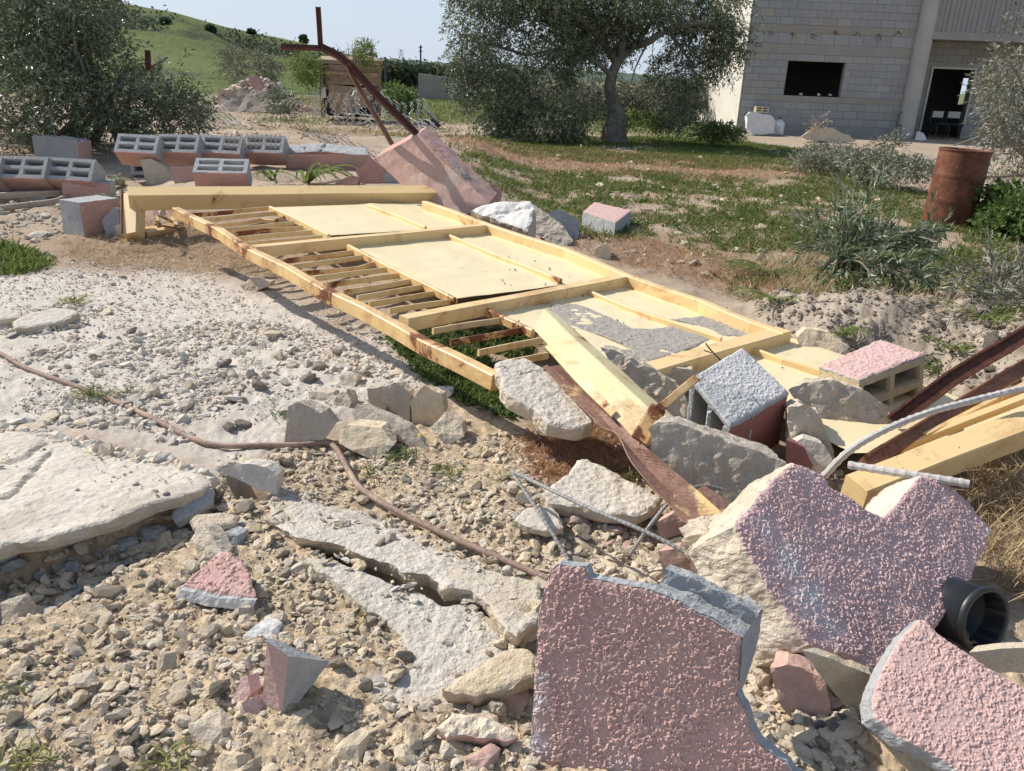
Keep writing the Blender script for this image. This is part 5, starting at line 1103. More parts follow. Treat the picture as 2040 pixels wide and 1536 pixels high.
# ------------------------------------------------------------------ unfinished block house
ZB = -.12
h0 = P(1466, 263, ZB); h1 = P(1792, 281, ZB); hx_ = np.array([math.cos(rad(-2)), math.sin(rad(-2)), 0]); hy_ = np.array([-hx_[1], hx_[0], 0]); hz3 = np.array([0, 0, 1.0])
house = thing('unfinished_house', 'unfinished two storey grey block house with a dark window, porch column and open doorway', 'house', tuple(h0))
house.rotation_euler = (0, 0, math.atan2(hx_[1], hx_[0]))
def HL(u, v, off=0.0):
    """house coordinates (along the front, height) of a direction, on a plane off metres behind the front"""
    pl = (h0 + hy_ * off, -hy_); p = RP(u, v, pl) - h0; return p @ hx_, p[2]
def hpart(name, mb, mat, parent=house): return part(name, mb, mat, parent, local=True)
def lbox(mb, x0, x1, y0, y1, z0, z1, mi=0):
    V = np.array([(x, y, z) for x in (x0, x1) for y in (y0, y1) for z in (z0, z1)], float)
    mb.add(V, np.array([(0, 1, 3, 2), (4, 6, 7, 5), (0, 4, 5, 1), (2, 3, 7, 6), (0, 2, 6, 4), (1, 5, 7, 3)]), mi); return mb
FW = HL(1812, 200)[0]; wx0, wz0 = HL(1565, 191); wx1, wz1 = HL(1682, 125); wx0 = HL(1566, 155)[0]; wx1 = HL(1679, 160)[0]
bl0, bl1 = HL(1600, 108)[1], HL(1600, 93)[1]; sl0, sl1 = HL(1620, 204)[1], HL(1620, 192)[1]; fb0, fb1 = HL(1600, 66)[1], HL(1600, 50)[1]
TOP = 6.2; t_ = .2
mb = MB()
lbox(mb, 0, wx0, .012, t_, -.3, TOP); lbox(mb, wx1, FW, .012, t_, -.3, TOP); lbox(mb, wx0, wx1, .012, t_, -.3, wz0); lbox(mb, wx0, wx1, .012, t_, wz1, TOP)
hpart('front_wall', mb, M['bwall'])
PD = 1.3   # depth of the porch
mb = MB(); lbox(mb, -.0, t_, .201, 7, -.3, TOP); hpart('side_wall', mb, M['bplaster'])
mb = MB(); lbox(mb, -.012, 0.0, -.004, 7, -.3, TOP); hpart('corner_render', mb, M['bplaster'])
mb = MB(); lbox(mb, -.012, 1.2, -.006, .012, -.3, .28); hpart('plinth', mb, M['bband'])
for n_, (a, b) in {'lintel_band': (bl0, bl1), 'sill_band': (sl0, sl1), 'floor_band': (fb0, fb1)}.items():
    mb = MB(); 
    if n_ == 'lintel_band': lbox(mb, 0, FW, -.004, .012, max(a, wz1), b + .06)
    else: lbox(mb, 0, FW, -.004, .012, a, b)
    roughen(mb, .004, .3); hpart(n_, mb, M['bband'])
# blocks of the front, one by one
_hb = {}
def hblock(x, y, z, L, Hh, tan=False, yaw=0.0):
    key = (round(L, 2), round(Hh, 2), tan)
    if key not in _hb:
        mb = MB(); c = .006; y0, y1 = -.0, .03
        V = [(c, y0, c), (L - c, y0, c), (L - c, y0, Hh - c), (c, y0, Hh - c), (0, y0 + .006, 0), (L, y0 + .006, 0), (L, y0 + .006, Hh), (0, y0 + .006, Hh), (0, y1, 0), (L, y1, 0), (L, y1, Hh), (0, y1, Hh)]
        F = [(0, 1, 2, 3)] + [(a + 4 * k, (a + 1) % 4 + 4 * k, (a + 1) % 4 + 4 * k + 4, a + 4 * k + 4)[::-1] for k in (0, 1) for a in range(4)]
        mb.add(V, np.array(F)); _hb[key] = mb.mesh('block', M['bblocktan' if tan else 'bblock'])
    b = bpy.data.objects.new('block', _hb[key]); link(b, house); b.location = (x, y, z); return b
rb = random.Random(4); course = .197; J = .012; nblk = 0
zones_h = [(.28, sl0), (sl1, max(bl0, wz1)), (bl1 + .06, fb0), (fb1, fb1 + 1.2)]
for a, b in zones_h:
    nrow = max(1, int(round((b - a) / course))); hrow = (b - a) / nrow
    for r in range(nrow):
        z = a + r * hrow; x = .04 - (.2 if r % 2 else 0)
        while x < FW:
            xa, xb = max(x, .015), min(x + .4 - J, FW - .01)
            segs = [(xa, xb)]
            if z + hrow > wz0 + .02 and z < wz1 - .02: segs = [s for s in ((xa, min(xb, wx0 - .02)), (max(xa, wx1 + .02), xb)) if s[1] - s[0] > .05]
            for s in segs:
                if s[1] - s[0] > .06: hblock(s[0], rb.uniform(-.003, .004), z + J / 2, s[1] - s[0], hrow - J, rb.random() < .07); nblk += 1
            x += .4
# porch: recessed door wall, column, balcony
dx0, dz1 = HL(1859, 140, PD)[0], HL(1900, 138, PD)[1]; dx1 = HL(1938, 160, PD)[0]
PE = dx1 + 3.0
mb = MB(); lbox(mb, FW - .2, dx0, PD + .012, PD + t_, -.1, 3.2); lbox(mb, dx1, PE, PD + .012, PD + t_, -.1, 3.2); lbox(mb, dx0, dx1, PD + .012, PD + t_, dz1, 3.2); hpart('door_wall', mb, M['bwall'])
mb = MB(); lbox(mb, FW - .2, FW, t_, PD, -.3, TOP); hpart('porch_side_wall', mb, M['bband'])
z = .02; r = 0
while z < 2.75:
    x = FW + .02 - (.2 if r % 2 else 0)
    while x < dx1 + 1.6:
        xa, xb = max(x, FW + .02), x + .4 - J; segs = [(xa, xb)]
        if z < dz1: segs = [s for s in ((xa, min(xb, dx0 - .07)), (max(xa, dx1 + .07), xb)) if s[1] - s[0] > .05]
        for s in segs: hblock(s[0], PD + rb.uniform(-.003, .003), z, s[1] - s[0], course - J, rb.random() < (.6 if z > dz1 + .1 else .05)); nblk += 1
        x += .4
    z += course; r += 1
mb = MB()
for a, b, c, d in ((dx0 - .06, dx0, -.02, dz1 + .06), (dx1, dx1 + .06, -.02, dz1 + .06), (dx0, dx1, dz1, dz1 + .06)): lbox(mb, a, b, PD - .03, PD + .16, c, d)
hpart('door_frame', mb, M['bplaster'])
cx0, cz = HL(1792, 281, -.3); cx0 = HL(1789, 275, -.2)[0]; cx1 = HL(1820, 275, -.2)[0]
mb = MB(); V = []; pts = [np.array([(cx0 + cx1) / 2, -.05, -.25]), np.array([(cx0 + cx1) / 2, -.05, TOP])]
wd = (cx1 - cx0) * 1.0; mb = MB(); sweep(mb, densify(pts, .25), [(math.cos(a) * wd * .52, math.sin(a) * wd * .52) for a in np.linspace(0, 2 * math.pi, 20, endpoint=False)], (0, 1, 0)); roughen(mb, .008, .5); hpart('column', mb, M['bcolumn'])
bx0 = FW + .0; pz0 = HL(1900, 80, -.15)[1]; mb = MB(); lbox(mb, bx0, PE, -.20, PD, pz0 + .02, pz0 + .20); hpart('balcony_floor', mb, M['bband'])
mb = MB(); x = bx0 + .02
while x < PE - .1:
    w_ = rb.uniform(.10, .15); lbox(mb, x, x + w_ - .012, -.225 + rb.uniform(-.006, .006), -.16, pz0 + .19, TOP); x += w_
hpart('balcony_parapet', mb, M['bwall'])
mb = MB(); lbox(mb, bx0, PE, -.24, -.20, pz0, pz0 + .20); hpart('balcony_edge', mb, M['bband'])
mb = MB(); lbox(mb, -.15, PE, -1.0, PD, -.4, -.02); hpart('porch_floor', mb, M['bband'])
mb = MB(); lbox(mb, 1.4, PE, -1.02, -.9, -.38, -.01); hpart('porch_kerb', mb, M['bband'])
# rooms behind, with an opening to daylight
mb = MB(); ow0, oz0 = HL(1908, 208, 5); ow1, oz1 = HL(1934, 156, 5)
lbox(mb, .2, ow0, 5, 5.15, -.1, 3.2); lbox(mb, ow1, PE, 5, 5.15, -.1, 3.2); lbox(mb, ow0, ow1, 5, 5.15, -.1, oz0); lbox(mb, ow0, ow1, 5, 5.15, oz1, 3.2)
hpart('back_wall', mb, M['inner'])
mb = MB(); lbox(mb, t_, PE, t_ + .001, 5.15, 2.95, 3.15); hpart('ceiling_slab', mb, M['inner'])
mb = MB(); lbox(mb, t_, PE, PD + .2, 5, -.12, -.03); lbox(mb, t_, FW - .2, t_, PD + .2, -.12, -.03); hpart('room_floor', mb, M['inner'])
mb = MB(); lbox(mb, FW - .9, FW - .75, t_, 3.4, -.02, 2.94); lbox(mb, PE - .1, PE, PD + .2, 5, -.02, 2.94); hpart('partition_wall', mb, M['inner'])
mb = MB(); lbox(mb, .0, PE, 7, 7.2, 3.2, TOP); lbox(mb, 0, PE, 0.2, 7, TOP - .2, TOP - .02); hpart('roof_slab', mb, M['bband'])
for k, u in enumerate((1535, 1580, 1620, 1665, 1708, 1750, 1790)):
    x, z = HL(u, 62 + (k % 3) * 3, 0); mb = MB(); rr_k = random.Random(k)
    for q in range(3): tube(mb, smoothpts([np.array([x, .0, z]), np.array([x + rr_k.uniform(-.08, .08), -.05, z - .05]), np.array([x + rr_k.uniform(-.15, .15), -.07, z - rr_k.uniform(.02, .2)])], .03), .006, 4)
    hpart('rebar_stub', mb, M['rustdk'])
mb = MB(); hx_s, hz_s = HL(1963, 190, PD); lbox(mb, hx_s - .03, hx_s + .05, PD - .012, PD, hz_s - .03, hz_s + .03); hpart('socket_box', mb, M['metaldk'])
for k, u in enumerate((1596, 1632, 1655)):
    x, z = HL(u, 191, 0); V, F = rockshape(k + 3, 1); mb = MB(); mb.add(V * .055 + np.array([x, .08, z + .03]), F); hpart('loose_stone', mb, M['lime'])

def HP(x, y, z): return h0 + hx_ * x + hy_ * y + np.array([0, 0, z])
def hx_at(u, v, off): x, z = HL(u, v, off); return HP(x, off, z)
# things before the house
def lump_obj(name, label, cat, uvs, mat, depth, seed, amp=.02, Y=None, **kw): return chunk(name, label, uvs, mat, depth, .1, cat=cat, amp=amp, seed=seed, scale=.25, seg=.06, **kw)
lump_obj('wrapped_tank', 'white plastic wrapped bundle standing at the left corner of the house', 'bundle', [(1487, 228), (1495, 222), (1535, 230), (1545, 240), (1542, 265), (1500, 268), (1488, 255)], 'whitebag', .5, 401, .05)
pbk = hx_at(1505, 224, -.3); block('cored block balanced on top of the white bundle', tuple(pbk), (0, 0, rad(8)), (), L=.4, H=.17, D=.2, mat='blockyel', seed=2, name='cement_block')
jc = thing('jerrycan', 'white plastic jerrycan beside the wrapped bundle', 'jerrycan', tuple(hx_at(1550, 268, -.35)))
mb = lathe([(0, 0), (.13, 0), (.145, .03), (.145, .30), (.10, .38), (.04, .40), (.04, .44), (0, .44)], 24); part('can_body', mb, M['whitebag'], jc, True, local=True)
mb = lathe([(.045, .43), (.045, .47), (0, .47)], 16); part('cap', mb, M['metaldk'], jc, True, local=True)
lump_obj('sack_pile', 'grey sheeted heap against the house wall', 'sack heap', [(1577, 262), (1592, 243), (1612, 238), (1635, 244), (1640, 262)], 'greybag', .4, 402, .05)
lump_obj('sack_pile', 'tan dusty sacks lying in front of the house wall', 'sack heap', [(1596, 272), (1620, 256), (1655, 255), (1690, 268), (1706, 282), (1660, 284), (1610, 278)], 'tanbag', .4, 403, .06)
lump_obj('litter_bag', 'crumpled pale bag at the foot of the porch column', 'bag', [(1822, 280), (1828, 262), (1840, 266), (1846, 280)], 'whitebag', .15, 404, .03)
cf = thing('chair_frame', 'bare dark metal chair frame leaning on the house corner left of the column', 'chair', tuple(hx_at(1782, 278, -.25)))
mb = MB(); o_ = wo(cf)
tube(mb, smoothpts([o_, o_ + np.array([.02, .1, .45]), o_ + np.array([.05, .12, .72]), o_ + np.array([.18, .12, .74]), o_ + np.array([.2, .1, .45]), o_ + np.array([.2, 0, 0])], .04), .012, 6)
tube(mb, [o_ + np.array([.02, .05, .4]), o_ + np.array([.2, .05, .4])], .012, 6); tube(mb, [o_ + np.array([.02, .03, .2]), o_ + np.array([.2, .03, .2])], .01, 6); part('tube_frame', mb, M['metaldk'], cf)
def chair(label, u, v, yaw):
    c = thing('folding_chair', label, 'chair', tuple(hx_at(u, v, .5)), (0, 0, yaw), 'chairs in the doorway')
    mb = MB()
    for x in (-.2, .2): tube(mb, smoothpts([(x, -.2, 0), (x, -.15, .42), (x, .18, .44), (x, .24, .82)], .05), .012, 6); tube(mb, [(x, .22, 0), (x, -.1, .43)], .012, 6)
    part('chair_frame', mb, M['metaldk'], c, local=True)
    mb = MB(); lbox(mb, -.17, .17, .19, .22, .62, .80); part('backrest', mb, M['chair'], c, local=True)
    mb = MB(); lbox(mb, -.2, .2, -.18, .18, .44, .47); part('seat', mb, M['darkgap'], c, local=True)
chair('left of the two pale backed chairs in the dark doorway', 1866, 278, rad(8)); chair('right of the two pale backed chairs in the dark doorway', 1895, 279, rad(-6))

# ------------------------------------------------------------------ pallet shed
SY = PG(690, 242)[1]
def SPt(u, v, dy=0): return PY(u, v, SY + dy)
shed = thing('pallet_shed', 'makeshift crate shed of old pallets with a sheet of plywood on its front', 'shed', tuple(SPt(690, 240)))
def sboard(a, b, w, th=.02, dy=0, name='plank', mat='plank'):
    mb = MB(); beam(mb, SPt(*a, dy), SPt(*b, dy), w, th, (0, -1, 0), seg=.3, dent=.01, seed=int(a[0] + a[1])); return part(name, mb, M[mat], shed)
K = .0102
for a, b, w in (((636, 122), (762, 125), .10), ((655, 133), (755, 137), .11), ((652, 146), (756, 149), .09), ((655, 158), (757, 161), .09), ((636, 176), (757, 178), .05), ((640, 131), (757, 131), .04), ((650, 140), (756, 142), .07), ((652, 152), (757, 155), .06), ((653, 165), (757, 168), .08), ((738, 178), (757, 179), .09), ((738, 190), (757, 192), .09), ((738, 203), (757, 205), .09)):
    sboard(a, b, w, dy=rb.uniform(-.02, .02))
for a, b, w in (((640, 120), (643, 234), .08), ((756, 122), (757, 228), .09), ((682, 122), (684, 165), .05), ((722, 122), (724, 165), .05), ((650, 130), (652, 178), .08)):
    sboard(a, b, w, dy=.03, name='post')
part('plywood_sheet', slab([SPt(654, 168, -.04), SPt(738, 176, -.04), SPt(738, 214, -.05), (SPt(706, 216, -.05)), SPt(706, 231, -.05), SPt(676, 228, -.05), SPt(656, 215, -.05)], (0, .02, 0), res=.06, jag=.01, top_amp=.004, side_rows=1, mats=(0, 0)), M['ply'], shed)
mb = MB(); lo = SPt(640, 236, .1); hi_ = SPt(757, 124, 1.2); mb.add(np.array([(x, y, z) for x in (lo[0], hi_[0]) for y in (lo[1], hi_[1]) for z in (0, hi_[2])]), np.array([(0, 1, 3, 2), (4, 6, 7, 5), (0, 4, 5, 1), (2, 3, 7, 6), (0, 2, 6, 4), (1, 5, 7, 3)])); part('shade_fill', mb, M['darkgap'], shed)  # dark box behind the boards; its colour stands in for shade in the gaps
mb = MB(); beam(mb, SPt(628, 119, .1), SPt(764, 121, .6), .1, .03, (0, -.2, 1)); beam(mb, SPt(640, 116, .5), SPt(750, 118, .9), .5, .03, (0, -.2, 1)); part('roof_boards', mb, M['plank'], shed)
mb = MB()
for u in (623, 627, 632): tube(mb, densify([SPt(u, 122, -.1), SPt(u + 3, 230, -.1)], .3), .012, 5)
part('bundled_rods', mb, M['galv'], shed)
mb = slab([SPt(640, 178, -.06), SPt(648, 172, -.06), SPt(650, 195, -.06), SPt(640, 196, -.06)], (0, .02, 0), res=.05, side_rows=1, mats=(0, 0)); part('white_rag', mb, M['whitebag'], shed)

# ------------------------------------------------------------------ wire netting
def netting(label, corners, nu, nv, r=.006, sag=.05, seed=0, zig=.5):
    a, b, c, d = [np.asarray(x) for x in corners]; mb = MB(); rs = np.random.RandomState(seed)
    def at(s, t):
        p = (a * (1 - s) + b * s) * (1 - t) + (d * (1 - s) + c * s) * t
        q = np.array([[s * 3, t * 3, seed]]); return p + np.array([vnoise(q, 1, 1)[0], vnoise(q, 1, 2)[0], abs(vnoise(q, .8, 3)[0])]) * sag
    for k in range(nu):
        for sg in (1, -1):
            pts = [];
            for m in range(nv + 1): pts.append(at((k + (.5 if (m % 2) == (sg > 0) else 0) * 1.0) / nu, m / nv))
            tube(mb, pts, r, 3)
    return solo('wire_netting', mb, M['galv'], label, 'wire netting')
netting('crumpled wire netting lying under the left olive', [PG(370, 268) + [0, 0, .05], PG(500, 262) + [0, 0, .05], PG(455, 228) + [0, 0, .2], PG(360, 236) + [0, 0, .35]], 10, 7, .005, .10, 1)
netting('wire netting sagging from the rusty post towards the left', [PG(545, 222) + [0, 0, .05], PY(760, 262, 8.2), PY(720, 190, 8.0), PY(560, 208, 12)], 14, 7, .005, .10, 2)
netting('loose wire netting draped behind the fallen pillar', [PY(690, 250, 8.4), PY(880, 268, 8.0), PY(850, 215, 8.6), PY(700, 180, 8.2)], 12, 8, .0045, .12, 3)
netting('wire netting spread over the toppled block row', [P(440, 296, .45), P(568, 298, .45), P(566, 268, .62), P(450, 266, .62)], 12, 5, .003, .02, 4)

# ------------------------------------------------------------------ far things
def pole(label, u, v0, v1, Y, r, name='utility_pole', arms=0, grp=None):
    t = thing(name, label, 'pole', tuple(PY(u, v1, Y) - np.array([0, 0, 1.5]))); mb = MB(); tube(mb, densify([PY(u, v0, Y), PY(u, v1, Y) - np.array([0, 0, 1.5])], 1), r, 8); part('shaft', mb, M['metaldk'], t)
    for k in range(arms): mb = MB(); beam(mb, PY(u - 4, v0 + 4 + k * 8, Y), PY(u + 4, v0 + 4 + k * 8, Y), .08, .08); part('cross_arm', mb, M['metaldk'], t)
pole('slim dark pole on the skyline left of the central olive', 838, 90, 145, 90, .09, arms=2)
pole('short dark fence post behind the pallet shed', 768, 114, 165, 26, .035, 'fence_post')
py = thing('pylon', 'tiny lattice electricity pylon on the far skyline', 'pylon', tuple(PY(799, 130, 420) - np.array([0, 0, 3])))
mb = MB(); tp = PY(799, 98, 420); ba = PY(799, 135, 420)
for du in (-3.0, 3.0):
    tube(mb, [tp + np.array([du * .1, 0, 0]), ba + np.array([du * .5, 0, -3])], .12, 4)
for k in range(5):
    z = tp * (1 - k / 5) + ba * k / 5; w2 = .3 + k * .28; tube(mb, [z + np.array([-w2, 0, 0]), z + np.array([w2, 0, -1.6])], .08, 4); tube(mb, [z + np.array([w2, 0, 0]), z + np.array([-w2, 0, -1.6])], .08, 4)
part('lattice', mb, M['galv'], py)
for k in range(3): mb = MB(); z = tp * (1 - (k + .3) / 8) + ba * (k + .3) / 8; beam(mb, z + np.array([-1.8, 0, 0]), z + np.array([1.8, 0, 0]), .15, .15); part('cross_arm', mb, M['galv'], py)
cw = thing('concrete_wall', 'long low weathered concrete wall beyond the field', 'wall', tuple(PG(880, 180)))
Yw1 = 44.0; mb = MB(); w0, w1_, w2_, w3_ = PY(833, 146, Yw1), PY(960, 164, 45), PY(960, 186, 45), PY(833, 180, Yw1)
mb.add([w0, w1_, w2_ - [0, 0, .4], w3_ - [0, 0, .4], w0 + [.05, .25, 0], w1_ + [.05, .25, 0], w2_ + [.05, .25, -.4], w3_ + [.05, .25, -.4]], np.array([(0, 3, 2, 1), (4, 5, 6, 7), (0, 1, 5, 4), (3, 7, 6, 2), (0, 4, 7, 3), (1, 2, 6, 5)])); part('wall_body', mb, M['bband'], cw)
mb = MB(); beam(mb, PY(890, 156, 44.2), PY(891, 184, 44.2), .08, .02, (0, -1, 0)); part('expansion_joint', mb, M['darkgap'], cw)
chunk('earth_mound', 'low mound of tan earth in front of the far concrete wall', [(838, 192), (860, 180), (900, 177), (940, 182), (960, 196), (900, 198)], 'soil', 1.5, .2, seed=500, amp=.15, cat='earth mound', scale=.5, seg=.15)
chunk('pink_slab', 'faded pink slab lying by the field left of the far wall', [(772, 178), (800, 174), (836, 186), (835, 190), (800, 186)], 'pinkfar', .6, .6, seed=501, amp=.02, cat='concrete slab')
# rubble heap in the middle distance
chunk('rubble_heap', 'heap of earth and broken concrete left of the pallet shed', [(435, 216), (440, 196), (465, 182), (505, 178), (540, 188), (562, 208), (550, 222), (500, 226), (440, 222)], 'soil', 1.2, .6, seed=502, amp=.08, cat='rubble heap', scale=.4, seg=.10)
for k, (uv, mt, lb) in enumerate((([(430, 200), (438, 178), (462, 178), (468, 195), (450, 205)], 'pinkflat', 'faded pink lump at the left of the rubble heap'), ([(495, 152), (512, 150), (524, 172), (510, 180), (498, 168)], 'pinkfar', 'pink and white slab end on top of the rubble heap'),
                          ([(490, 188), (508, 186), (522, 200), (518, 212), (496, 208)], 'lime', 'tan block at the foot of the rubble heap'), ([(512, 168), (528, 172), (532, 190), (518, 190)], 'block', 'grey block piece in the middle of the rubble heap'),
                          ([(530, 158), (585, 156), (612, 166), (600, 172), (540, 170)], 'pinkfar', 'long low faded pink slab behind the rubble heap'), ([(596, 172), (622, 152), (630, 165), (618, 176)], 'conc', 'tan lump between the rubble heap and the shed'))):
    chunk('rubble_piece', lb, uv, mt, .25, .2, seed=510 + k, amp=.03, cat='rubble', scale=.2, zoff=[0.25, .7, .15, .4, 0, 0][k])
chunk('plastic_bag', 'bright green plastic bag at the foot of the rubble heap', [(487, 214), (496, 209), (514, 212), (518, 220), (500, 225), (488, 221)], 'greenbag', .15, .3, seed=520, amp=.03, cat='bag', scale=.08)
chunk('dark_boards', 'dark broken boards behind the fallen pillar', [(842, 240), (862, 236), (880, 250), (870, 256)], 'metaldk', .05, .3, seed=521, amp=.01, cat='boards')
mb = MB(); beam(mb, PG(826, 222) + [0, 0, .4], PG(872, 244) + [0, 0, .05], .06, .04); beam(mb, PG(835, 246), PG(832, 224) + [0, 0, .3], .04, .04); solo('broken_post', mb, M['metaldk'], 'charred broken post lying right of the wire netting', 'post')
# ------------------------------------------------------------------ plants
def leaves(pos, dirn, L, wd, rs, curl=0.0):
    """diamond leaves at pos pointing along dirn"""
    n = len(pos); d = dirn / (np.linalg.norm(dirn, axis=1)[:, None] + 1e-9); s = np.cross(d, rs.normal(size=(n, 3))); s /= np.linalg.norm(s, axis=1)[:, None] + 1e-9
    L = L * rs.uniform(.7, 1.25, n)[:, None]; w = L * wd; nn = np.cross(d, s)
    V = np.stack([pos, pos + d * L * .5 + s * w * .5 + nn * L * curl, pos + d * L, pos + d * L * .5 - s * w * .5 + nn * L * curl], 1).reshape(-1, 3)
    k = np.arange(n) * 4
    F = np.concatenate([np.stack([k, k + 1, k + 2], 1), np.stack([k, k + 2, k + 3], 1)]) if curl else np.stack([k, k + 1, k + 2, k + 3], 1)
    return V, F
def foliage(clumps, n, L, per, seed, bias=(0, 0, .1), twl=.25, wd=.24, gate=-.15, gsc=.45, stems=None, droop=.3, shell=.45):
    rs = np.random.RandomState(seed); vol = np.array([r[0] * r[1] * r[2] for _, r in clumps]) ** (2 / 3); idx = rs.choice(len(clumps), n, p=vol / vol.sum())
    C = np.array([c for c, _ in clumps])[idx]; R_ = np.array([r for _, r in clumps])[idx]
    q = rs.normal(size=(n, 3)); q /= np.linalg.norm(q, axis=1)[:, None]; rad_ = rs.uniform(0, 1, n) ** shell; p = C + q * rad_[:, None] * R_ * (1 + .25 * vnoise(q * 2 + C, .8, seed))[:, None]
    keep = (vnoise(p, gsc, seed + 1) + .5 * vnoise(p, gsc * .4, seed + 2) > gate) & (p[:, 2] > .03); p, q = p[keep], q[keep]; n = len(p)
    d = q * .8 + rs.normal(size=(n, 3)) * .6 + np.array(bias); d /= np.linalg.norm(d, axis=1)[:, None]; ln = twl * rs.uniform(.6, 1.4, n)
    if not n: p = np.array([c for c, _ in clumps]); q = np.tile([[0, 0, 1.]], (len(p), 1)); n = len(p); d = q.copy(); ln = np.full(n, twl)
    P_, D_, = [], []
    for k in range(per):
        t = (k + rs.uniform(0, 1, n)) / per; dd = d + np.array([0, 0, -droop]) * t[:, None]; P_.append(p + dd * (ln * t)[:, None]); D_.append(dd * .8 + rs.normal(size=(n, 3)) * .55)
    Pp = np.concatenate(P_); Dd = np.concatenate(D_); Pp[:, 2] = np.maximum(Pp[:, 2], .02)
    mb = MB(); V, F = leaves(Pp, Dd, L, wd, rs); mb.add(V, F)
    tw = None
    if stems:
        tw = MB(); sel = rs.choice(n, min(stems, n), replace=False)
        for k in sel:
            a = p[k]; e = p[k] + (d[k] + np.array([0, 0, -droop])) * ln[k]; s = unit(np.cross(d[k], (0.1, .3, 1))) * .0035; w2 = unit(np.cross(s, d[k])) * .0035
            tw.add([a + s, a - s * .5 + w2, a - s * .5 - w2, e], np.array([(0, 1, 3), (1, 2, 3), (2, 0, 3)]))
    return mb, tw, p
def cl(u, v, ru, rv, Y, ry=None):
    c = PY(u, v, Y); k = Y / .98 / CAM_F; return (c, (ru * k, ry if ry else ru * k, rv * k))
def branches(mb, start, targets, r0, rs, depth=0):
    for t in targets:
        m = (start + t) / 2 + rs.normal(size=3) * np.linalg.norm(t - start) * .12; p = smoothpts([start, m, t], .12); tube(mb, p, np.linspace(r0, r0 * .18, len(p)), 6)
# central olive
TY = PG(1225, 285)[1]; tb = PG(1225, 287)
ctree = thing('olive_tree', 'big old olive tree in the middle with a gnarled trunk and drooping grey green crown', 'tree', tuple(tb))
mb = MB(); tp = [PY(1226, 300, TY), PY(1222, 262, TY), PY(1230, 232, TY), PY(1222, 205, TY), PY(1216, 165, TY), PY(1226, 130, TY), PY(1243, 104, TY)]
p = smoothpts(tp, .05); kk = np.linspace(0, 1, len(p)); rr2 = np.interp(kk, [0, .12, .3, .45, .7, 1], [.38, .26, .21, .145, .12, .10])
ring = []; a = np.linspace(0, 2 * math.pi, 20, endpoint=False)
for q, r in zip(p, rr2): ring.append(q + np.c_[np.cos(a) * r, np.sin(a) * r, a * 0])
V = np.concatenate(ring); c_ = np.repeat(p, 20, 0); dn_ = fbm(V, .22, 4, 4) * .35 + .18 * np.sin(np.tile(a, len(p)) * 5 + V[:, 2] * 6) * np.repeat(1 - kk, 20); V = c_ + (V - c_) * (1 + dn_)[:, None]
i, j = np.meshgrid(np.arange(len(p) - 1), np.arange(20), indexing='ij'); j2 = (j + 1) % 20; mb.add(V, np.stack([i * 20 + j, i * 20 + j2, (i + 1) * 20 + j2, (i + 1) * 20 + j], -1).reshape(-1, 4))
part('trunk', mb, M['bark'], ctree, True)
rs = np.random.RandomState(3); mb = MB()
for path, r in (([(1228, 125), (1195, 75), (1160, 40), (1130, -20)], .09), ([(1243, 108), (1262, 92), (1290, 84), (1330, 60), (1400, 45), (1460, 70)], .10), ([(1238, 110), (1240, 60), (1225, 10), (1200, -60)], .09), ([(1262, 95), (1300, 40), (1340, -30)], .07),
                ([(1218, 150), (1180, 120), (1120, 100), (1050, 110)], .06), ([(1330, 62), (1360, 100), (1385, 150), (1390, 200)], .04), ([(1290, 86), (1268, 130), (1258, 165)], .025), ([(1160, 42), (1150, 0), (1148, -40)], .10), ([(1400, 45), (1380, 20), (1440, -30)], .05), ([(1120, 100), (1060, 160), (1020, 220)], .04), ([(1050, 110), (980, 90), (920, 80)], .035)):
    q = smoothpts([PY(u, v, TY + rs.uniform(-.5, .5) * (k > 0)) for k, (u, v) in enumerate(path)], .1); tube(mb, q, np.linspace(r, r * .4, len(q)), 7)
part('limbs', mb, M['bark'], ctree, True)
cc = [cl(945, 90, 50, 60, TY - .6), cl(990, 190, 62, 75, TY - .6), cl(1060, 110, 95, 110, TY), cl(1085, 225, 80, 50, TY - .9), cl(1020, 250, 50, 32, TY - 1), cl(1150, 60, 100, 80, TY + .3), cl(1170, 175, 52, 80, TY - .4), cl(1130, 250, 45, 26, TY - .9), cl(1260, -10, 220, 60, TY, 1.9), cl(1310, 55, 70, 42, TY + .2),
      cl(1410, 60, 72, 60, TY + .1), cl(1448, 112, 40, 42, TY - .3), cl(1375, 160, 36, 46, TY - .2), cl(1345, 222, 28, 32, TY - .5), cl(1372, 235, 18, 22, TY - .5), cl(1330, 140, 38, 30, TY + .8), cl(1210, 70, 60, 50, TY + .8), cl(920, 150, 26, 46, TY - .8), cl(965, 20, 60, 50, TY), cl(1080, -40, 160, 60, TY, 1.6), cl(1450, -10, 70, 60, TY)]
mb, tw, pp = foliage(cc, 17000, .078, 10, 11, (0, 0, -.15), .24, .30, -.27, .62, 2500, .4)
part('crown', mb, M['olive'], ctree, kind='stuff'); part('twigs', tw, M['twig'], ctree, kind='stuff')
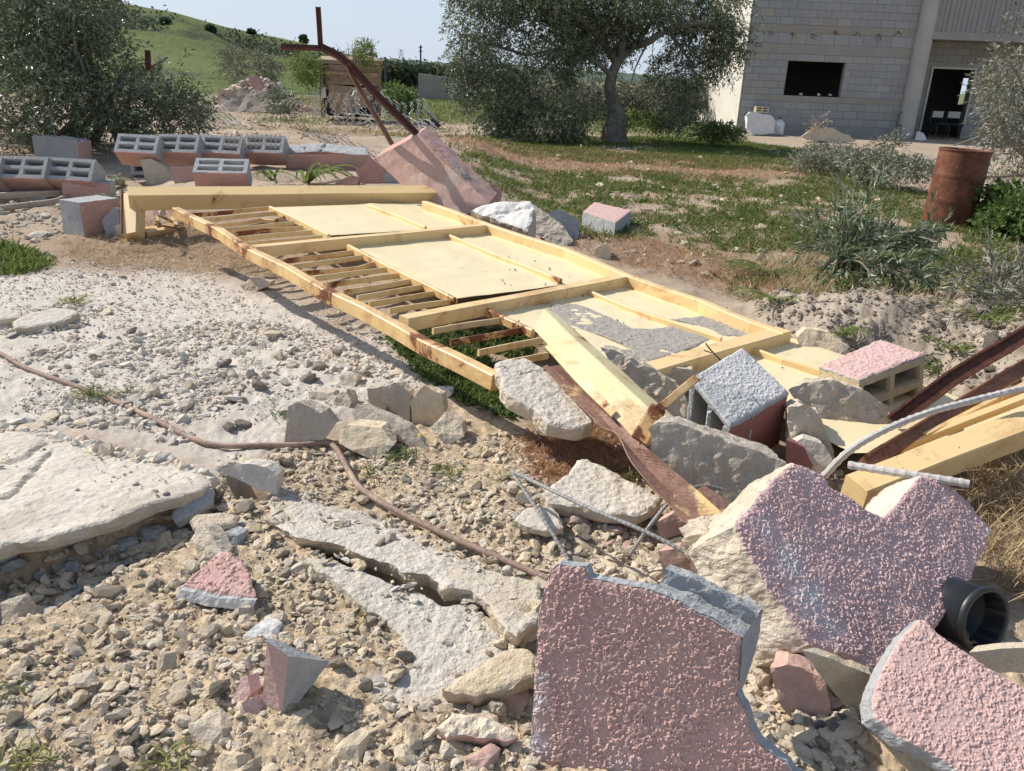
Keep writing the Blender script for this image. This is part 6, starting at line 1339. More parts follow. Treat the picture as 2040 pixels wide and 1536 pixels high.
# left olive, a wide bush to the ground
lt = thing('olive_tree', 'dense bushy olive tree filling the left background down to the toppled blocks', 'tree', tuple(PG(60, 300)))
LY = 9.4
mb = MB()
for k in range(12):
    a = PG(rs.uniform(20, 260), 300) + [0, .6, 0]; b = PY(rs.uniform(-50, 380), rs.uniform(-40, 200), LY + rs.uniform(-.3, 1.2)); q = smoothpts([a, (a + b) / 2 + rs.normal(size=3) * .2, b], .1); tube(mb, q, np.linspace(.05, .012, len(q)), 5)
part('limbs', mb, M['bark'], lt, True)
cc = [cl(20, 230, 150, 90, LY, 1.1), cl(150, 200, 110, 90, LY, 1.1), cl(250, 190, 90, 80, LY + .2, .9), cl(320, 190, 55, 62, LY + .2, .6), cl(365, 225, 34, 32, LY + .2, .4), cl(30, 90, 110, 90, LY + .3, 1.1), cl(120, 60, 75, 70, LY + .4, .9), cl(185, 110, 60, 60, LY + .4, .8), cl(180, 25, 38, 40, LY + .4, .5),
      cl(-120, 150, 160, 160, LY + .4, 1.3), cl(60, -40, 100, 60, LY + .5, .9), cl(340, 140, 16, 30, LY + .2, .2), cl(390, 215, 26, 18, LY + .1, .3), cl(230, 262, 80, 30, LY - .2, .5)]
mb, tw, pp = foliage(cc, 9500, .062, 9, 12, (0, -.1, .25), .22, .27, -.15, .45, 1800, .15)
part('crown', mb, M['olive'], lt, kind='stuff'); part('twigs', tw, M['twig'], lt, kind='stuff')
# right olive
rt = thing('olive_tree', 'olive tree cut by the right edge behind the rusty barrel', 'tree', tuple(PG(2060, 330)))
RY = 10.2; mb = MB()
for pth in ([(2080, 350), (1990, 262), (1945, 275), (1900, 290)], [(2070, 330), (1975, 250), (1950, 268)], [(2080, 330), (2050, 200), (2010, 120)], [(2080, 345), (1990, 352), (1940, 350)], [(2075, 335), (2020, 290), (1985, 230)]):
    q = smoothpts([PY(u, v, RY - .2) for u, v in pth], .06); tube(mb, q, np.linspace(.035, .01, len(q)), 6)
part('limbs', mb, M['twig'], rt, True)
cc = [cl(2030, 140, 42, 48, RY, .5), cl(2015, 200, 52, 55, RY, .6), cl(2030, 290, 48, 62, RY, .6), cl(2100, 180, 90, 130, RY + .3, .9), cl(1985, 180, 22, 28, RY, .3), cl(1985, 240, 24, 26, RY - .1, .3), cl(2000, 335, 30, 26, RY, .3), cl(2060, 60, 26, 30, RY, .4)]
mb, tw, pp = foliage(cc, 2300, .058, 9, 13, (-.1, -.1, .2), .22, .26, -.3, .3, 700, .2)
part('crown', mb, M['olivedry'], rt, kind='stuff'); part('twigs', tw, M['twig'], rt, kind='stuff')

# cut olive boughs
def bough(label, root, tips, nleaf, L, mat, seed, r=.008, name='olive_branch', spread=.10, wd=.21):
    rs = np.random.RandomState(seed); t = thing(name, label, 'branch', tuple(root)); st = MB(); Pp, Dd = [], []
    for tip in tips:
        m = (root + tip) / 2 + np.array([rs.normal() * .05, rs.normal() * .05, .06 + abs(rs.normal()) * .05]); q = smoothpts([root, m, tip], .03); tube(st, q, np.linspace(r, r * .25, len(q)), 5)
        for k in range(2, len(q), 2):
            for side in (0, 1):
                d = unit(unit(q[min(k + 1, len(q) - 1)] - q[k - 1]) + rs.normal(size=3) * .7); ln = rs.uniform(.05, spread * 2.2); e = q[k] + d * ln; e[2] = max(e[2], .02); tube(st, [q[k], (q[k] + e) / 2 + rs.normal(size=3) * .006, e], [r * .35, r * .25, r * .12], 4)
                for s in np.linspace(.1, 1, 7):
                    Pp.append(q[k] + (e - q[k]) * s); Dd.append(d + rs.normal(size=3) * .45); Pp.append(q[k] + (e - q[k]) * s); Dd.append(d + rs.normal(size=3) * .5)
    Pp, Dd = np.array(Pp), np.array(Dd); sel = rs.choice(len(Pp), min(nleaf, len(Pp)), replace=False); lf = MB(); V, F = leaves(Pp[sel], Dd[sel], L, wd, rs, .06); lf.add(V, F)
    part('stem', st, M['twig'], t); part('foliage', lf, M[mat], t); return t
BY = 5.0
bough('cut olive bough with its longest shoot standing up above the soil heap', PY(1672, 560, BY - .1), [PY(1752, 345, BY + .2), PY(1700, 395, BY + .1), PY(1668, 440, BY)], 1100, .062, 'olivecut', 21)
bough('cut olive bough lying spread to the right below the barrel', PY(1660, 545, BY - .2), [PY(1880, 460, BY + .2), PY(1850, 500, BY), PY(1800, 480, BY), PY(1770, 455, BY + .2), PY(1840, 470, BY + .2), PY(1720, 450, BY + .1)], 2300, .062, 'olivecut', 22)
bough('low cut olive bough piled on the grassy edge of the soil heap', PY(1640, 530, BY - .1), [PY(1870, 560, BY - .3), PY(1800, 575, BY - .4), PY(1740, 580, BY - .4), PY(1700, 520, BY - .2), PY(1840, 535, BY - .2), PY(1790, 540, BY - .3), PY(1720, 560, BY - .3), PY(1880, 590, BY - .6), PY(1760, 600, BY - .6)], 3400, .062, 'olivecut', 23)
bough('small cut olive bough at the left of the leafy heap', PY(1700, 545, BY), [PY(1612, 455, BY + .1), PY(1640, 480, BY), PY(1610, 500, BY - .1), PY(1660, 470, BY + .1), PY(1625, 430, BY + .2)], 1500, .060, 'olivecut', 24)
bough('wilted olive bough at the right edge before the grass', PY(1990, 600, 4.2), [PY(2060, 500, 4.4), PY(1960, 520, 4.4), PY(1900, 560, 4.3), PY(2080, 560, 4.2), PY(1930, 590, 4.1), PY(2010, 540, 4.3), PY(2100, 600, 4.2)], 2600, .050, 'olivedry', 25)
bough('wilted grey olive bough lying along the right edge of the soil heap', PY(2100, 640, 3.9), [PY(1960, 620, 4.0), PY(1990, 650, 3.9), PY(2040, 600, 4.1), PY(2030, 670, 3.8), PY(1920, 600, 4.1)], 2000, .046, 'olivedry', 26)
def brush(name, label, clumps, n, L, mat, seed, cat='bush', **kw):
    mb, tw, pp = foliage(clumps, n, L, 7, seed, **kw); b = mb.base(); t = thing(name, label, cat, tuple(b)); part('foliage', mb, M[mat], t)
    if tw: part('twigs', tw, M['twig'], t, kind='stuff')
    return t
brush('brush_pile', 'low pile of wilted olive cuttings before the house, left part', [cl(1660, 305, 60, 9, 13.0, .6), cl(1620, 318, 45, 8, 12.2, .4)], 800, .06, 'olivedry', 31, 'brush pile', stems=400, gate=-.6, twl=.13)
brush('brush_pile', 'pile of wilted olive cuttings between the house and the barrel', [cl(1730, 322, 55, 14, 11.0, .5), cl(1800, 332, 50, 12, 10.4, .5)], 1000, .06, 'olivedry', 32, 'brush pile', stems=400, gate=-.6, twl=.13)
brush('dead_shrub', 'dry tan seedling against the house wall', [cl(1635, 248, 9, 12, 20.5, .15)], 60, .08, 'straw', 33, stems=40)
brush('dead_shrub', 'pale leafy tuft by the porch floor edge', [cl(1770, 286, 12, 9, 13, .2)], 120, .07, 'olivedry', 34, stems=30)
brush('mallow_plant', 'dark green leafy mallow right of the barrel', [cl(2010, 415, 36, 40, 7.6, .35), cl(2050, 440, 40, 40, 7.2, .35), cl(1990, 450, 24, 22, 7.3, .2)], 800, .055, 'weed', 35, 'plant', wd=.7, gate=-.6, twl=.10)
brush('grey_shrub', 'grey bare-looking shrub on the near slope left of the shed', [cl(470, 130, 22, 34, 34, .6)], 420, .14, 'shrubgrey', 36, twl=.5, stems=300)
brush('grey_shrub', 'second greyish shrub right of the first on the near slope', [cl(523, 135, 30, 26, 34, .6)], 420, .14, 'shrubgrey', 37, twl=.5, stems=300)
brush('green_shrub', 'green bush behind the left side of the pallet shed', [cl(608, 138, 22, 26, 22, .5)], 420, .09, 'grass', 38, twl=.25, stems=60)
brush('bare_shrub', 'leafy green sapling behind the roof of the pallet shed', [cl(730, 104, 14, 18, 22, .3), cl(710, 112, 12, 8, 22, .3)], 260, .09, 'grass', 39, twl=.2, stems=60)
t = thing('bare_tree', 'small leafless tree with thin twigs behind the pallet shed', 'tree', tuple(PY(706, 150, 22))); mb = MB(); r3 = np.random.RandomState(8)
for k in range(46):
    a = PY(706 + r3.uniform(-6, 6), 140, 22); e = PY(706 + r3.normal() * 22, 100 - abs(r3.normal()) * 14 + 8, 22 + r3.normal() * .3); m = (a + e) / 2 + r3.normal(size=3) * .08; q = smoothpts([a, m, e], .15); tube(mb, q, np.linspace(.012, .004, len(q)), 3)
part('branches', mb, M['twig'], t)
brush('green_plant', 'leafy dark weeds right of the pallet shed', [cl(800, 205, 24, 20, 14, .4), cl(785, 190, 12, 18, 14.4, .3)], 420, .075, 'weed', 41, 'plant', wd=.4, gate=-.6, twl=.15)
brush('uprooted_plant', 'small dark leafy plant at the foot of the rubble heap', [cl(560, 205, 18, 14, 14.5, .3)], 260, .06, 'olive', 42, 'plant', gate=-.6)
brush('shrub_bank', 'dark green overgrown bank behind the shed', [cl(800, 148, 34, 14, 46, 1.2), cl(860, 152, 40, 14, 47, 1.2), cl(905, 156, 40, 12, 48, 1.2), cl(770, 146, 30, 14, 45, 1.0)], 3000, .16, 'shrubdk', 43, 'bank', gate=-.9, twl=.4, wd=.5)
brush('hedge', 'hedge of shrubs beyond the field behind the central olive', [cl(1180, 195, 90, 22, 30, 1.2), cl(1320, 192, 80, 26, 30, 1.2), cl(1060, 190, 60, 16, 31, 1), cl(1430, 190, 50, 28, 31, 1)], 3000, .12, 'shrubgrey', 44, 'hedge', gate=-.7, twl=.35, wd=.4)
for k, (u, v, r) in enumerate(((245, 34, 5), (330, 46, 4), (605, 78, 5), (660, 108, 5), (500, 66, 3), (232, 6, 5), (420, 60, 4))):
    d = ray(u, v); Yh = 115.; c = PY(u, v, Yh)
    for Yh in np.arange(50, 128, 2.0):
        c = PY(u, v, Yh)
        if c[2] <= hill_z(c[0], c[1]) + r * Yh / CAM_F * .6: break
    brush('hill_bush', 'small round bush on the hillside, ' + ['upper left near the olive', 'below the skyline at left', 'dark one on the skyline near the crossed post', 'at the foot of the slope by the crossed post', 'tiny one on the skyline', 'at the top left of the hill', 'on the upper terrace'][k], [(c, (r * Yh / CAM_F,) * 3)], 160, .35, 'shrubdk', 60 + k, gate=-1, twl=.25, wd=.6)
brush('ground_shrub', 'low leafy shoots at the foot of the central olive', [cl(1250, 300, 40, 12, TY - .9, .4), cl(1130, 280, 40, 14, TY - .9, .4)], 700, .06, 'weed', 45, 'plant', gate=-.6, twl=.12, wd=.3)
brush('green_plant', 'bright green weeds between the trunk and the house', [cl(1290, 242, 50, 12, 19.5, .4), cl(1430, 262, 40, 10, 18.5, .4)], 900, .08, 'grass', 46, 'plant', gate=-.6, twl=.15, wd=.4)

# long-leaved bulb plants
def strappy(label, u, v, n, L, spread, w, mat='weed', seed=0, name='leafy_plant', lay=.5):
    rs = np.random.RandomState(seed); g = PGZ(u, v); t = thing(name, label, 'plant', tuple(g)); mb = MB()
    for k in range(n):
        a = rs.uniform(0, 6.28); dh = np.array([math.cos(a), math.sin(a) * .8, 0]) + np.array(spread); dh = unit(dh); l = L * rs.uniform(.6, 1.1); b = g + np.array([rs.normal() * .02, rs.normal() * .02, .005])
        p = [b, b + dh * l * .35 + [0, 0, l * .35 * (1 - lay)], b + dh * l * .7 + [0, 0, l * .45 * (1 - lay)], b + dh * l + [0, 0, l * .25 * (1 - lay)]]
        q = smoothpts(p, l / 8); s = unit(np.cross(dh, (0, 0, 1))); ww = np.sin(np.linspace(.5, math.pi * .98, len(q))) * w / 2; Lp, Rp = q + s * ww[:, None] + [0, 0, .3 * w], q - s * ww[:, None] + [0, 0, .3 * w]; m = len(q)
        V = np.vstack([Lp, q, Rp]); i = np.arange(m - 1); mb.add(V, np.concatenate([np.stack([i, i + 1, i + m + 1, i + m], 1), np.stack([i + m, i + m + 1, i + 2 * m + 1, i + 2 * m], 1)]))
    part('leaves', mb, M[mat], t, True); return t
strappy('long fresh green leaves sprouting behind the yellow post', 610, 366, 16, .50, (.9, -.1, 0), .035, 'grass', 1, lay=.35)
strappy('upright green shoot left of the long leaves behind the post', 545, 362, 7, .26, (-.6, 0, 0), .03, 'grass', 2, lay=.1)
strappy('clump of green leaves in front of the left end of the post', 232, 412, 14, .22, (0, 0, 0), .022, 'weed', 3, lay=.3)
strappy('leaves poking over the left end of the post', 215, 374, 8, .3, (-.7, 0, 0), .03, 'grass', 4, lay=.2)
strappy('tuft of long blades at the near edge of the gate', 835, 690, 16, .17, (-.5, -.3, 0), .010, 'weed', 5, lay=.4)
strappy('blades lying under the angle steel by the flat slab', 1270, 945, 12, .12, (.3, -.5, 0), .008, 'grass', 6, lay=.5)
strappy('long green blades swept down the left of the leafy heap', 1530, 545, 60, .38, (-.6, -.5, 0), .008, 'grass', 7, lay=.6)
strappy('green blades laid over the top of the soil heap', 1660, 588, 110, .36, (.9, -.2, 0), .008, 'grass', 8, lay=.65)
strappy('green blades falling over the soil heap at the right edge', 1965, 640, 90, .34, (.6, -.5, 0), .008, 'grass', 9, lay=.6)
strappy('green blades hanging between the gate corner and the soil heap', 1545, 600, 40, .30, (.1, -.6, 0), .008, 'grass', 10, lay=.6)
strappy('green grass tuft on the tan flat topped stone', 1672, 668, 26, .14, (.4, -.3, 0), .007, 'grass', 11, lay=.3)
strappy('green blades right of the cored block', 1870, 745, 22, .2, (-.6, .2, 0), .008, 'grass', 12, lay=.6)
strappy('green blades on the dark side of the soil heap', 1900, 690, 26, .2, (-.4, -.5, 0), .008, 'grass', 13, lay=.5)
for k, (u, v, n, L, mt, lb) in enumerate(((150, 606, 60, .09, 'grassyel', 'dull green tuft on the worn concrete at the left'), (190, 792, 40, .09, 'grass', 'small green tuft growing beside the brown pipe'), (480, 706, 14, .05, 'grass', 'tiny green sprout in the middle of the concrete'), (498, 726, 14, .05, 'grass', 'lower of two tiny sprouts in the concrete'),
                                         (556, 832, 16, .05, 'weed', 'tiny green sprout left of the pyramid shaped stone'), (800, 912, 40, .06, 'grass', 'green sprig with yellow flowers below the stone pile'), (745, 940, 20, .045, 'grass', 'small sprig right of the pipe bend'), (885, 940, 26, .05, 'grass', 'weed in the gravel right of the stone pile'),
                                         (1012, 955, 16, .05, 'grassyel', 'small yellowish sprout beside the rebar loop'), (745, 1225, 16, .05, 'grassyel', 'thin grass blades at the gravel edge below the crack'), (50, 1520, 26, .05, 'grassyel', 'small yellow green weed at the bottom left corner'), (345, 1530, 26, .055, 'grassyel', 'grass blades at the bottom edge'),
                                         (260, 782, 18, .05, 'grassyel', 'faint sprout right of the pipe tuft'), (5, 1380, 14, .035, 'weed', 'dark weed cut by the left edge'), (905, 668, 40, .08, 'weed', 'green weeds poking between the gate rungs'), (1035, 690, 26, .08, 'weed', 'green weeds under the last gate rungs'))):
    strappy(lb, u, v, n, L, (0, 0, 0), .0045, mt, 50 + k, 'grass_tuft', .35)
fl = MB()
for u, v in ((706, 873), (735, 871), (746, 874), (838, 886), (1256, 486)):
    g = PG(u, v) + [0, -.03, .05]; V, F = rockshape(int(u) % 5, 1, 6, .1); fl.add(V * .006 + g, F)
solo('yellow_flowers', fl, M['yellowflower'], 'little yellow flowers over the stones by the pipe bend', 'flowers', kind='stuff')

# grass and weeds as ground cover
def in_poly_samples(poly, n, rs):
    poly = np.asarray(poly)[:, :2]; lo, hi = poly.min(0), poly.max(0); out = []
    while sum(map(len, out)) < n:
        q = rs.uniform(lo, hi, (n * 3, 2)); out.append(q[sdist(q, poly) < 0])
    return np.concatenate(out)[:n]
def cover(name, label, pts, L, w, mat, seed, up=1.0, lean=.6, per=1):
    rs = np.random.RandomState(seed); pts = np.repeat(pts, per, 0) + rs.normal(size=(len(pts) * per, 2)) * (.012 if per > 1 else 0)
    z = gz_many(pts); p = np.c_[pts, z]; d = np.c_[rs.normal(size=(len(p), 2)) * lean, np.full(len(p), up)]; mb = MB(); V, F = leaves(p, d, L, w, rs, .08); mb.add(V, F); return solo(name, mb, M[mat], label, 'ground cover', kind='stuff')
rs = np.random.RandomState(77)
def zsel(pts, which, thr=.35, rs=rs):
    z = zones(pts)[which]; return pts[rs.uniform(0, 1, len(pts)) < np.clip((z - thr) / .4, 0, 1)]
P1 = in_poly_samples(wpoly([(880, 262), (1200, 258), (1500, 272), (1900, 320), (2060, 420), (2300, 480), (2500, 700), (1900, 640), (1480, 600), (1200, 500), (900, 390)]), 62000, rs)
near = zsel(P1, 2, .02)
cover('grass', 'short green grass and clover across the ground right of the gate', near, .075, .10, 'grass', 1, .8, .9, 2)
cover('clover', 'small leafy weeds among the grass right of the gate', near[::2], .045, .55, 'weed', 2, .5, 1.0, 2)
cover('yellow_grass', 'yellowing short grass among the green right of the gate', near[1::2], .065, .12, 'grassyel', 3, .8, .9, 1)
P2 = in_poly_samples(wpoly([(760, 172), (950, 190), (1450, 210), (1480, 268), (1300, 290), (960, 250), (790, 240)]), 14000, rs); P2 = zsel(P2, 2, .2)
cover('field_grass', 'bright green field grass behind the trees', P2, .16, .18, 'grass', 4, 1.0, .6, 1)
P3 = in_poly_samples(Z_WEED, 1500, rs)
cover('weeds', 'leafy green weeds along the near edge of the gate', P3, .035, .42, 'weed', 5, .6, .9, 3)
cover('weed_blades', 'fine grass blades among the weeds at the gate edge', P3[::3], .05, .10, 'grass', 6, .8, .8, 2)
P4 = in_poly_samples(wpoly([(-200, 500), (0, 490), (60, 505), (115, 528), (60, 545), (0, 552), (-200, 560)]), 1300, rs)
cover('grass_patch', 'green grass patch at the left edge of the concrete', P4, .075, .14, 'grass', 7, .6, .9, 2)
P5 = in_poly_samples(wpoly([(900, 650), (1060, 665), (1060, 712), (1000, 715), (920, 680)]), 500, rs); cover('weeds', 'weeds growing under the last rungs of the gate', P5, .05, .3, 'weed', 15, .7, .8, 1)
PY_ = in_poly_samples(Z_YARD, 9000, rs); PYg = zsel(PY_, 2, .1)
cover('yard_weeds', 'sparse green weeds over the rough ground before the pallet shed', PYg, .10, .25, 'grass', 21, .8, .8, 1)
# dry strands
def strands(label, poly, n, L, mat, seed, r=.0011, lift=.03, name='dry_grass'):
    rs = np.random.RandomState(seed); pts = in_poly_samples(poly, n, rs); z = gz_many(pts); mb = MB(); a = rs.uniform(0, 6.28, n); l = L * rs.uniform(.5, 1.3, n)
    b = np.c_[pts, z + .004]; d = np.c_[np.cos(a), np.sin(a), rs.uniform(0, .35, n)]; bend = rs.normal(size=(n, 3)) * .25; m1 = b + d * (l * .5)[:, None] + bend * l[:, None] * .3; m1[:, 2] = b[:, 2] + rs.uniform(.002, lift, n); e = b + d * l[:, None] + bend * l[:, None]; e[:, 2] = b[:, 2] + rs.uniform(0, lift * 1.4, n)
    s = np.cross(d, (0, 0, 1)); s /= np.linalg.norm(s, axis=1)[:, None]; s = s * r * rs.uniform(.7, 1.6, n)[:, None]; up_ = np.array([0, 0, r])
    V = np.stack([b - s, b + s, m1 + s + up_, m1 - s + up_, e], 1).reshape(-1, 3); k = np.arange(n) * 5
    mb.add(V, np.stack([k, k + 1, k + 2, k + 3], 1)); mb.add(V, np.stack([k + 3, k + 2, k + 4], 1)); return solo(name, mb, M[mat], label, 'dry grass', kind='stuff')
strands('tangle of reddish dry grass under the angle steel', wpoly([(1050, 870), (1130, 840), (1200, 845), (1290, 900), (1250, 960), (1150, 975), (1060, 950)]), 2600, .10, 'drygrass', 1)
strands('dry tan straw under the near end of the yellow post and gate', wpoly([(120, 495), (240, 462), (330, 470), (470, 480), (540, 515), (600, 560), (430, 545), (280, 535), (150, 530)]), 2600, .10, 'straw', 2)
strands('dry brown grass in the shade at the right edge', wpoly([(1900, 920), (2200, 860), (2350, 1250), (2040, 1200), (1960, 1120)]), 4200, .13, 'straw', 3, lift=.07)
strands('reddish dry grass on the bare earth beyond the gate', wpoly([(1100, 470), (1300, 480), (1560, 560), (1540, 620), (1350, 560), (1150, 500)]), 2600, .07, 'drygrass', 4, .0013)
strands('dry stalks mixed through the green ground cover', wpoly([(880, 300), (1500, 310), (2060, 420), (2300, 600), (1480, 600), (1200, 500), (900, 390)]), 6500, .09, 'straw', 11, .0018, .06)
strands('reddish withered blades through the green ground cover', wpoly([(880, 300), (1500, 310), (2060, 420), (2300, 600), (1480, 600), (1200, 500), (900, 390)]), 4500, .08, 'drygrass', 12, .0018, .05)
strands('reddish dry weeds around the foot of the central olive', wpoly([(880, 300), (1150, 285), (1300, 300), (1650, 350), (1450, 362), (1100, 350), (920, 335)]), 4500, .12, 'drygrass', 5, .003, .05)
strands('dry brush lying over the rough ground before the shed', Z_YARD, 4200, .16, 'straw', 16, .003, .09)
strands('short dry stalks among the far grass', wpoly([(560, 240), (800, 250), (900, 300), (780, 300), (580, 285)]), 2600, .10, 'straw', 6, .003, .05)
strands('dry roots and straw caught in the soil heap', wpoly([(1560, 580), (2060, 610), (2040, 760), (1900, 740), (1600, 650)]), 1200, .08, 'straw', 7, .001, .05)
strands('straw at the foot of the leafy heap', wpoly([(1480, 540), (1640, 500), (1660, 570), (1560, 590)]), 1400, .12, 'straw', 8, .0012, .08)

# ------------------------------------------------------------------ loose stones
_proto = [[rockshape(900 + s * 20 + k, s, 7, .11, sz=.70, sx=1 + .3 * (k % 3)) for k in range(10)] for s in range(3)]
for _s in _proto:
    for _k in range(10): V, F = _s[_k]; _s[_k] = (V * (1 + .16 * vnoise(V, .7, _k))[:, None] / 1.08, F)
def scatter(name, label, pts, sizes, mats, seed, sub=1, sink=.25, kind='stuff', cat='rubble', zf=None):
    rs = np.random.RandomState(seed); z = gz_many(pts) if zf is None else zf(pts); mb = MB(); which = rs.randint(0, 10, len(pts)); mi = rs.choice(len(mats), len(pts), p=None)
    for w in range(10):
        for m in range(len(mats)):
            s = np.where((which == w) & (mi == m))[0]
            if not len(s): continue
            V, F = _proto[sub][w]; n = len(s); a = rs.uniform(0, 6.28, n); ca, sa = np.cos(a), np.sin(a); tl = rs.normal(size=n) * .5; ct, st_ = np.cos(tl), np.sin(tl)
            R1 = np.zeros((n, 3, 3)); R1[:, 0, 0] = ca; R1[:, 0, 1] = -sa; R1[:, 1, 0] = sa; R1[:, 1, 1] = ca; R1[:, 2, 2] = 1; R2_ = np.zeros((n, 3, 3)); R2_[:, 0, 0] = 1; R2_[:, 1, 1] = ct; R2_[:, 1, 2] = -st_; R2_[:, 2, 1] = st_; R2_[:, 2, 2] = ct
            A = np.einsum('nij,njk->nik', R1, R2_); sc = sizes[s][:, None, None] * rs.uniform(.6, 1.4, (n, 1, 3))
            VV = np.einsum('nij,nvj->nvi', A, V[None] * sc) + np.c_[pts[s], z[s] + sizes[s] * (.55 - sink)][:, None, :]
            FF = (F[None] + (np.arange(n) * len(V))[:, None, None]).reshape(-1, 3); mb.add(VV.reshape(-1, 3), FF, m)
    return solo(name, mb, [M[m] for m in mats], label, cat, kind=kind)
rs = np.random.RandomState(99)
FG = wpoly([(-500, 1130), (-60, 1115), (60, 1130), (200, 1060), (420, 965), (440, 930), (560, 900), (700, 870), (760, 900), (900, 870), (1050, 850), (1080, 960), (1200, 1000), (1350, 1060), (1300, 1140), (1100, 1180), (1060, 1500), (1060, 1800), (200, 2100), (-500, 1900)])
def avoid(pts, thr=.0):
    ok = np.ones(len(pts), bool)
    for q in (Z_CONC[1], Z_CONC[2]): ok &= (sdist(pts, q) + .05 * fbm(pts, .1, 3, 5) > -.022) | (rs.uniform(0, 1, len(pts)) < .05)
    d, _ = ldist(pts, CRACK); ok &= d > .03; ok &= sdist(pts, Z_HOLE) > -.0
    return pts[ok]
g1 = avoid(in_poly_samples(FG, 13500, rs)); g1 = g1[vnoise(g1, .16, 6) + .5 * vnoise(g1, .06, 7) > -.45]
sz1 = np.clip(rs.lognormal(math.log(.0050), .55, len(g1)), .0022, .020); big_ = sz1 > .0066
scatter('gravel', 'broken tan stones and gravel all over the foreground', g1[big_], sz1[big_], ['lime', 'limegrey', 'conc', 'lime', 'limegrey', 'lime'], 1, 1)
scatter('gravel', 'finer broken gravel filling in between the foreground stones', g1[~big_], sz1[~big_], ['lime', 'limegrey', 'conc', 'lime'], 61, 0)
g1 = avoid(in_poly_samples(FG, 10500, rs)); scatter('grit', 'fine grit between the foreground stones', g1, rs.uniform(.0013, .0036, len(g1)), ['lime', 'limegrey', 'conc'], 2, 0)
RB = wpoly([(1200, 1050), (1400, 1150), (1560, 1250), (1720, 1400), (1720, 1560), (1500, 1560), (1480, 1300), (1180, 1180)]); g2 = in_poly_samples(RB, 1500, rs)
scatter('gravel', 'loose stones in the hollow between the big wall pieces', g2, np.clip(rs.lognormal(math.log(.007), .5, len(g2)), .003, .020), ['lime', 'limegrey', 'limegrey', 'conc'], 3, 1)
CM = wpoly([(-300, 700), (0, 640), (120, 600), (300, 640), (520, 640), (760, 690), (840, 770), (720, 800), (560, 880), (430, 930), (200, 860), (0, 840), (-300, 860)])
g3 = in_poly_samples(CM, 10000, rs); g3 = g3[vnoise(g3, .35, 6) + .6 * vnoise(g3, .12, 9) > .12]
scatter('rubble_crumbs', 'grey crumbs of concrete strewn over the worn concrete yard', g3, np.clip(rs.lognormal(math.log(.0068), .55, len(g3)), .003, .030), ['crumb', 'crumb', 'limegrey'], 4, 0, .42)
g4 = in_poly_samples(wpoly([(-300, 520), (300, 500), (600, 560), (820, 680), (400, 700), (-300, 640)]), 700, rs); g4b = in_poly_samples(wpoly([(-300, 540), (300, 520), (600, 575), (840, 690), (840, 780), (500, 860), (-300, 800)]), 10500, rs); g4b = g4b[vnoise(g4b, .3, 31) + vnoise(g4b, .08, 33) > -.5]
scatter('concrete_grit', 'fine concrete grit all over the worn yard', g4b, rs.uniform(.0028, .0075, len(g4b)), ['crumb', 'crumb', 'conc'], 55, 0, .42)
scatter('pebbles', 'scattered pebbles on the far part of the concrete', g4, np.clip(rs.lognormal(math.log(.006), .5, len(g4)), .003, .022), ['crumb', 'conc'], 5, 0, .3)
g5 = in_poly_samples(Z_SOIL, 4000, rs); scatter('soil_clods', 'dry clods over the soil heap', g5, np.clip(rs.lognormal(math.log(.0075), .5, len(g5)), .003, .030), ['soil'], 6, 0, .35, cat='clods')
g6 = in_poly_samples(wpoly([(-100, 380), (250, 380), (240, 480), (-100, 500)]), 900, rs); scatter('rubble_crumbs', 'broken bits around the left blocks and hoses', g6, np.clip(rs.lognormal(math.log(.013), .5, len(g6)), .005, .05), ['limegrey', 'crumb', 'conc'], 7, 0, .3)
g7 = in_poly_samples(wpoly([(0, 290), (560, 240), (900, 250), (1500, 300), (2040, 330), (2040, 420), (1500, 560), (1150, 520), (930, 400), (700, 350), (0, 300)]), 6500, rs); g7 = g7[vnoise(g7, .9, 4) > -.2]
scatter('field_stones', 'pale stones lying in the earth between the gate and the trees', g7, np.clip(rs.lognormal(math.log(.013), .55, len(g7)), .005, .06), ['limegrey', 'lime', 'conc'], 8, 0, .3)
g8 = in_poly_samples(wpoly([(1030, 850), (1300, 860), (1700, 960), (1700, 1010), (1300, 1060), (1050, 980)]), 900, rs); scatter('gravel', 'small stones around the angle steel and flat slab', g8, np.clip(rs.lognormal(math.log(.008), .5, len(g8)), .003, .022), ['lime', 'limegrey', 'conc', 'pinkflat'], 9, 1)
g9 = in_poly_samples(wpoly([(690, 350), (930, 365), (990, 420), (900, 420), (680, 380)]), 260, rs); gy = in_poly_samples(Z_YARD, 2200, rs); gy = gy[vnoise(gy, .8, 14) > -.3]; scatter('rubble_crumbs', 'stones and broken bits over the rough ground before the pallet shed', gy, np.clip(rs.lognormal(math.log(.022), .55, len(gy)), .008, .09), ['soil', 'limegrey', 'conc', 'soil', 'pinkflat'], 17, 0, .3)
scatter('rubble_crumbs', 'rubble bits at the foot of the fallen pillar', g9, rs.uniform(.008, .03, len(g9)), ['block', 'pinkfar', 'conc'], 10, 1)
g10 = in_poly_samples(Z_PIT, 420, rs); scatter('gravel', 'shaded stones in the scoop under the edge of the floor slab', g10, np.clip(rs.lognormal(math.log(.010), .5, len(g10)), .004, .028), ['limegrey', 'block', 'lime'], 11, 1)

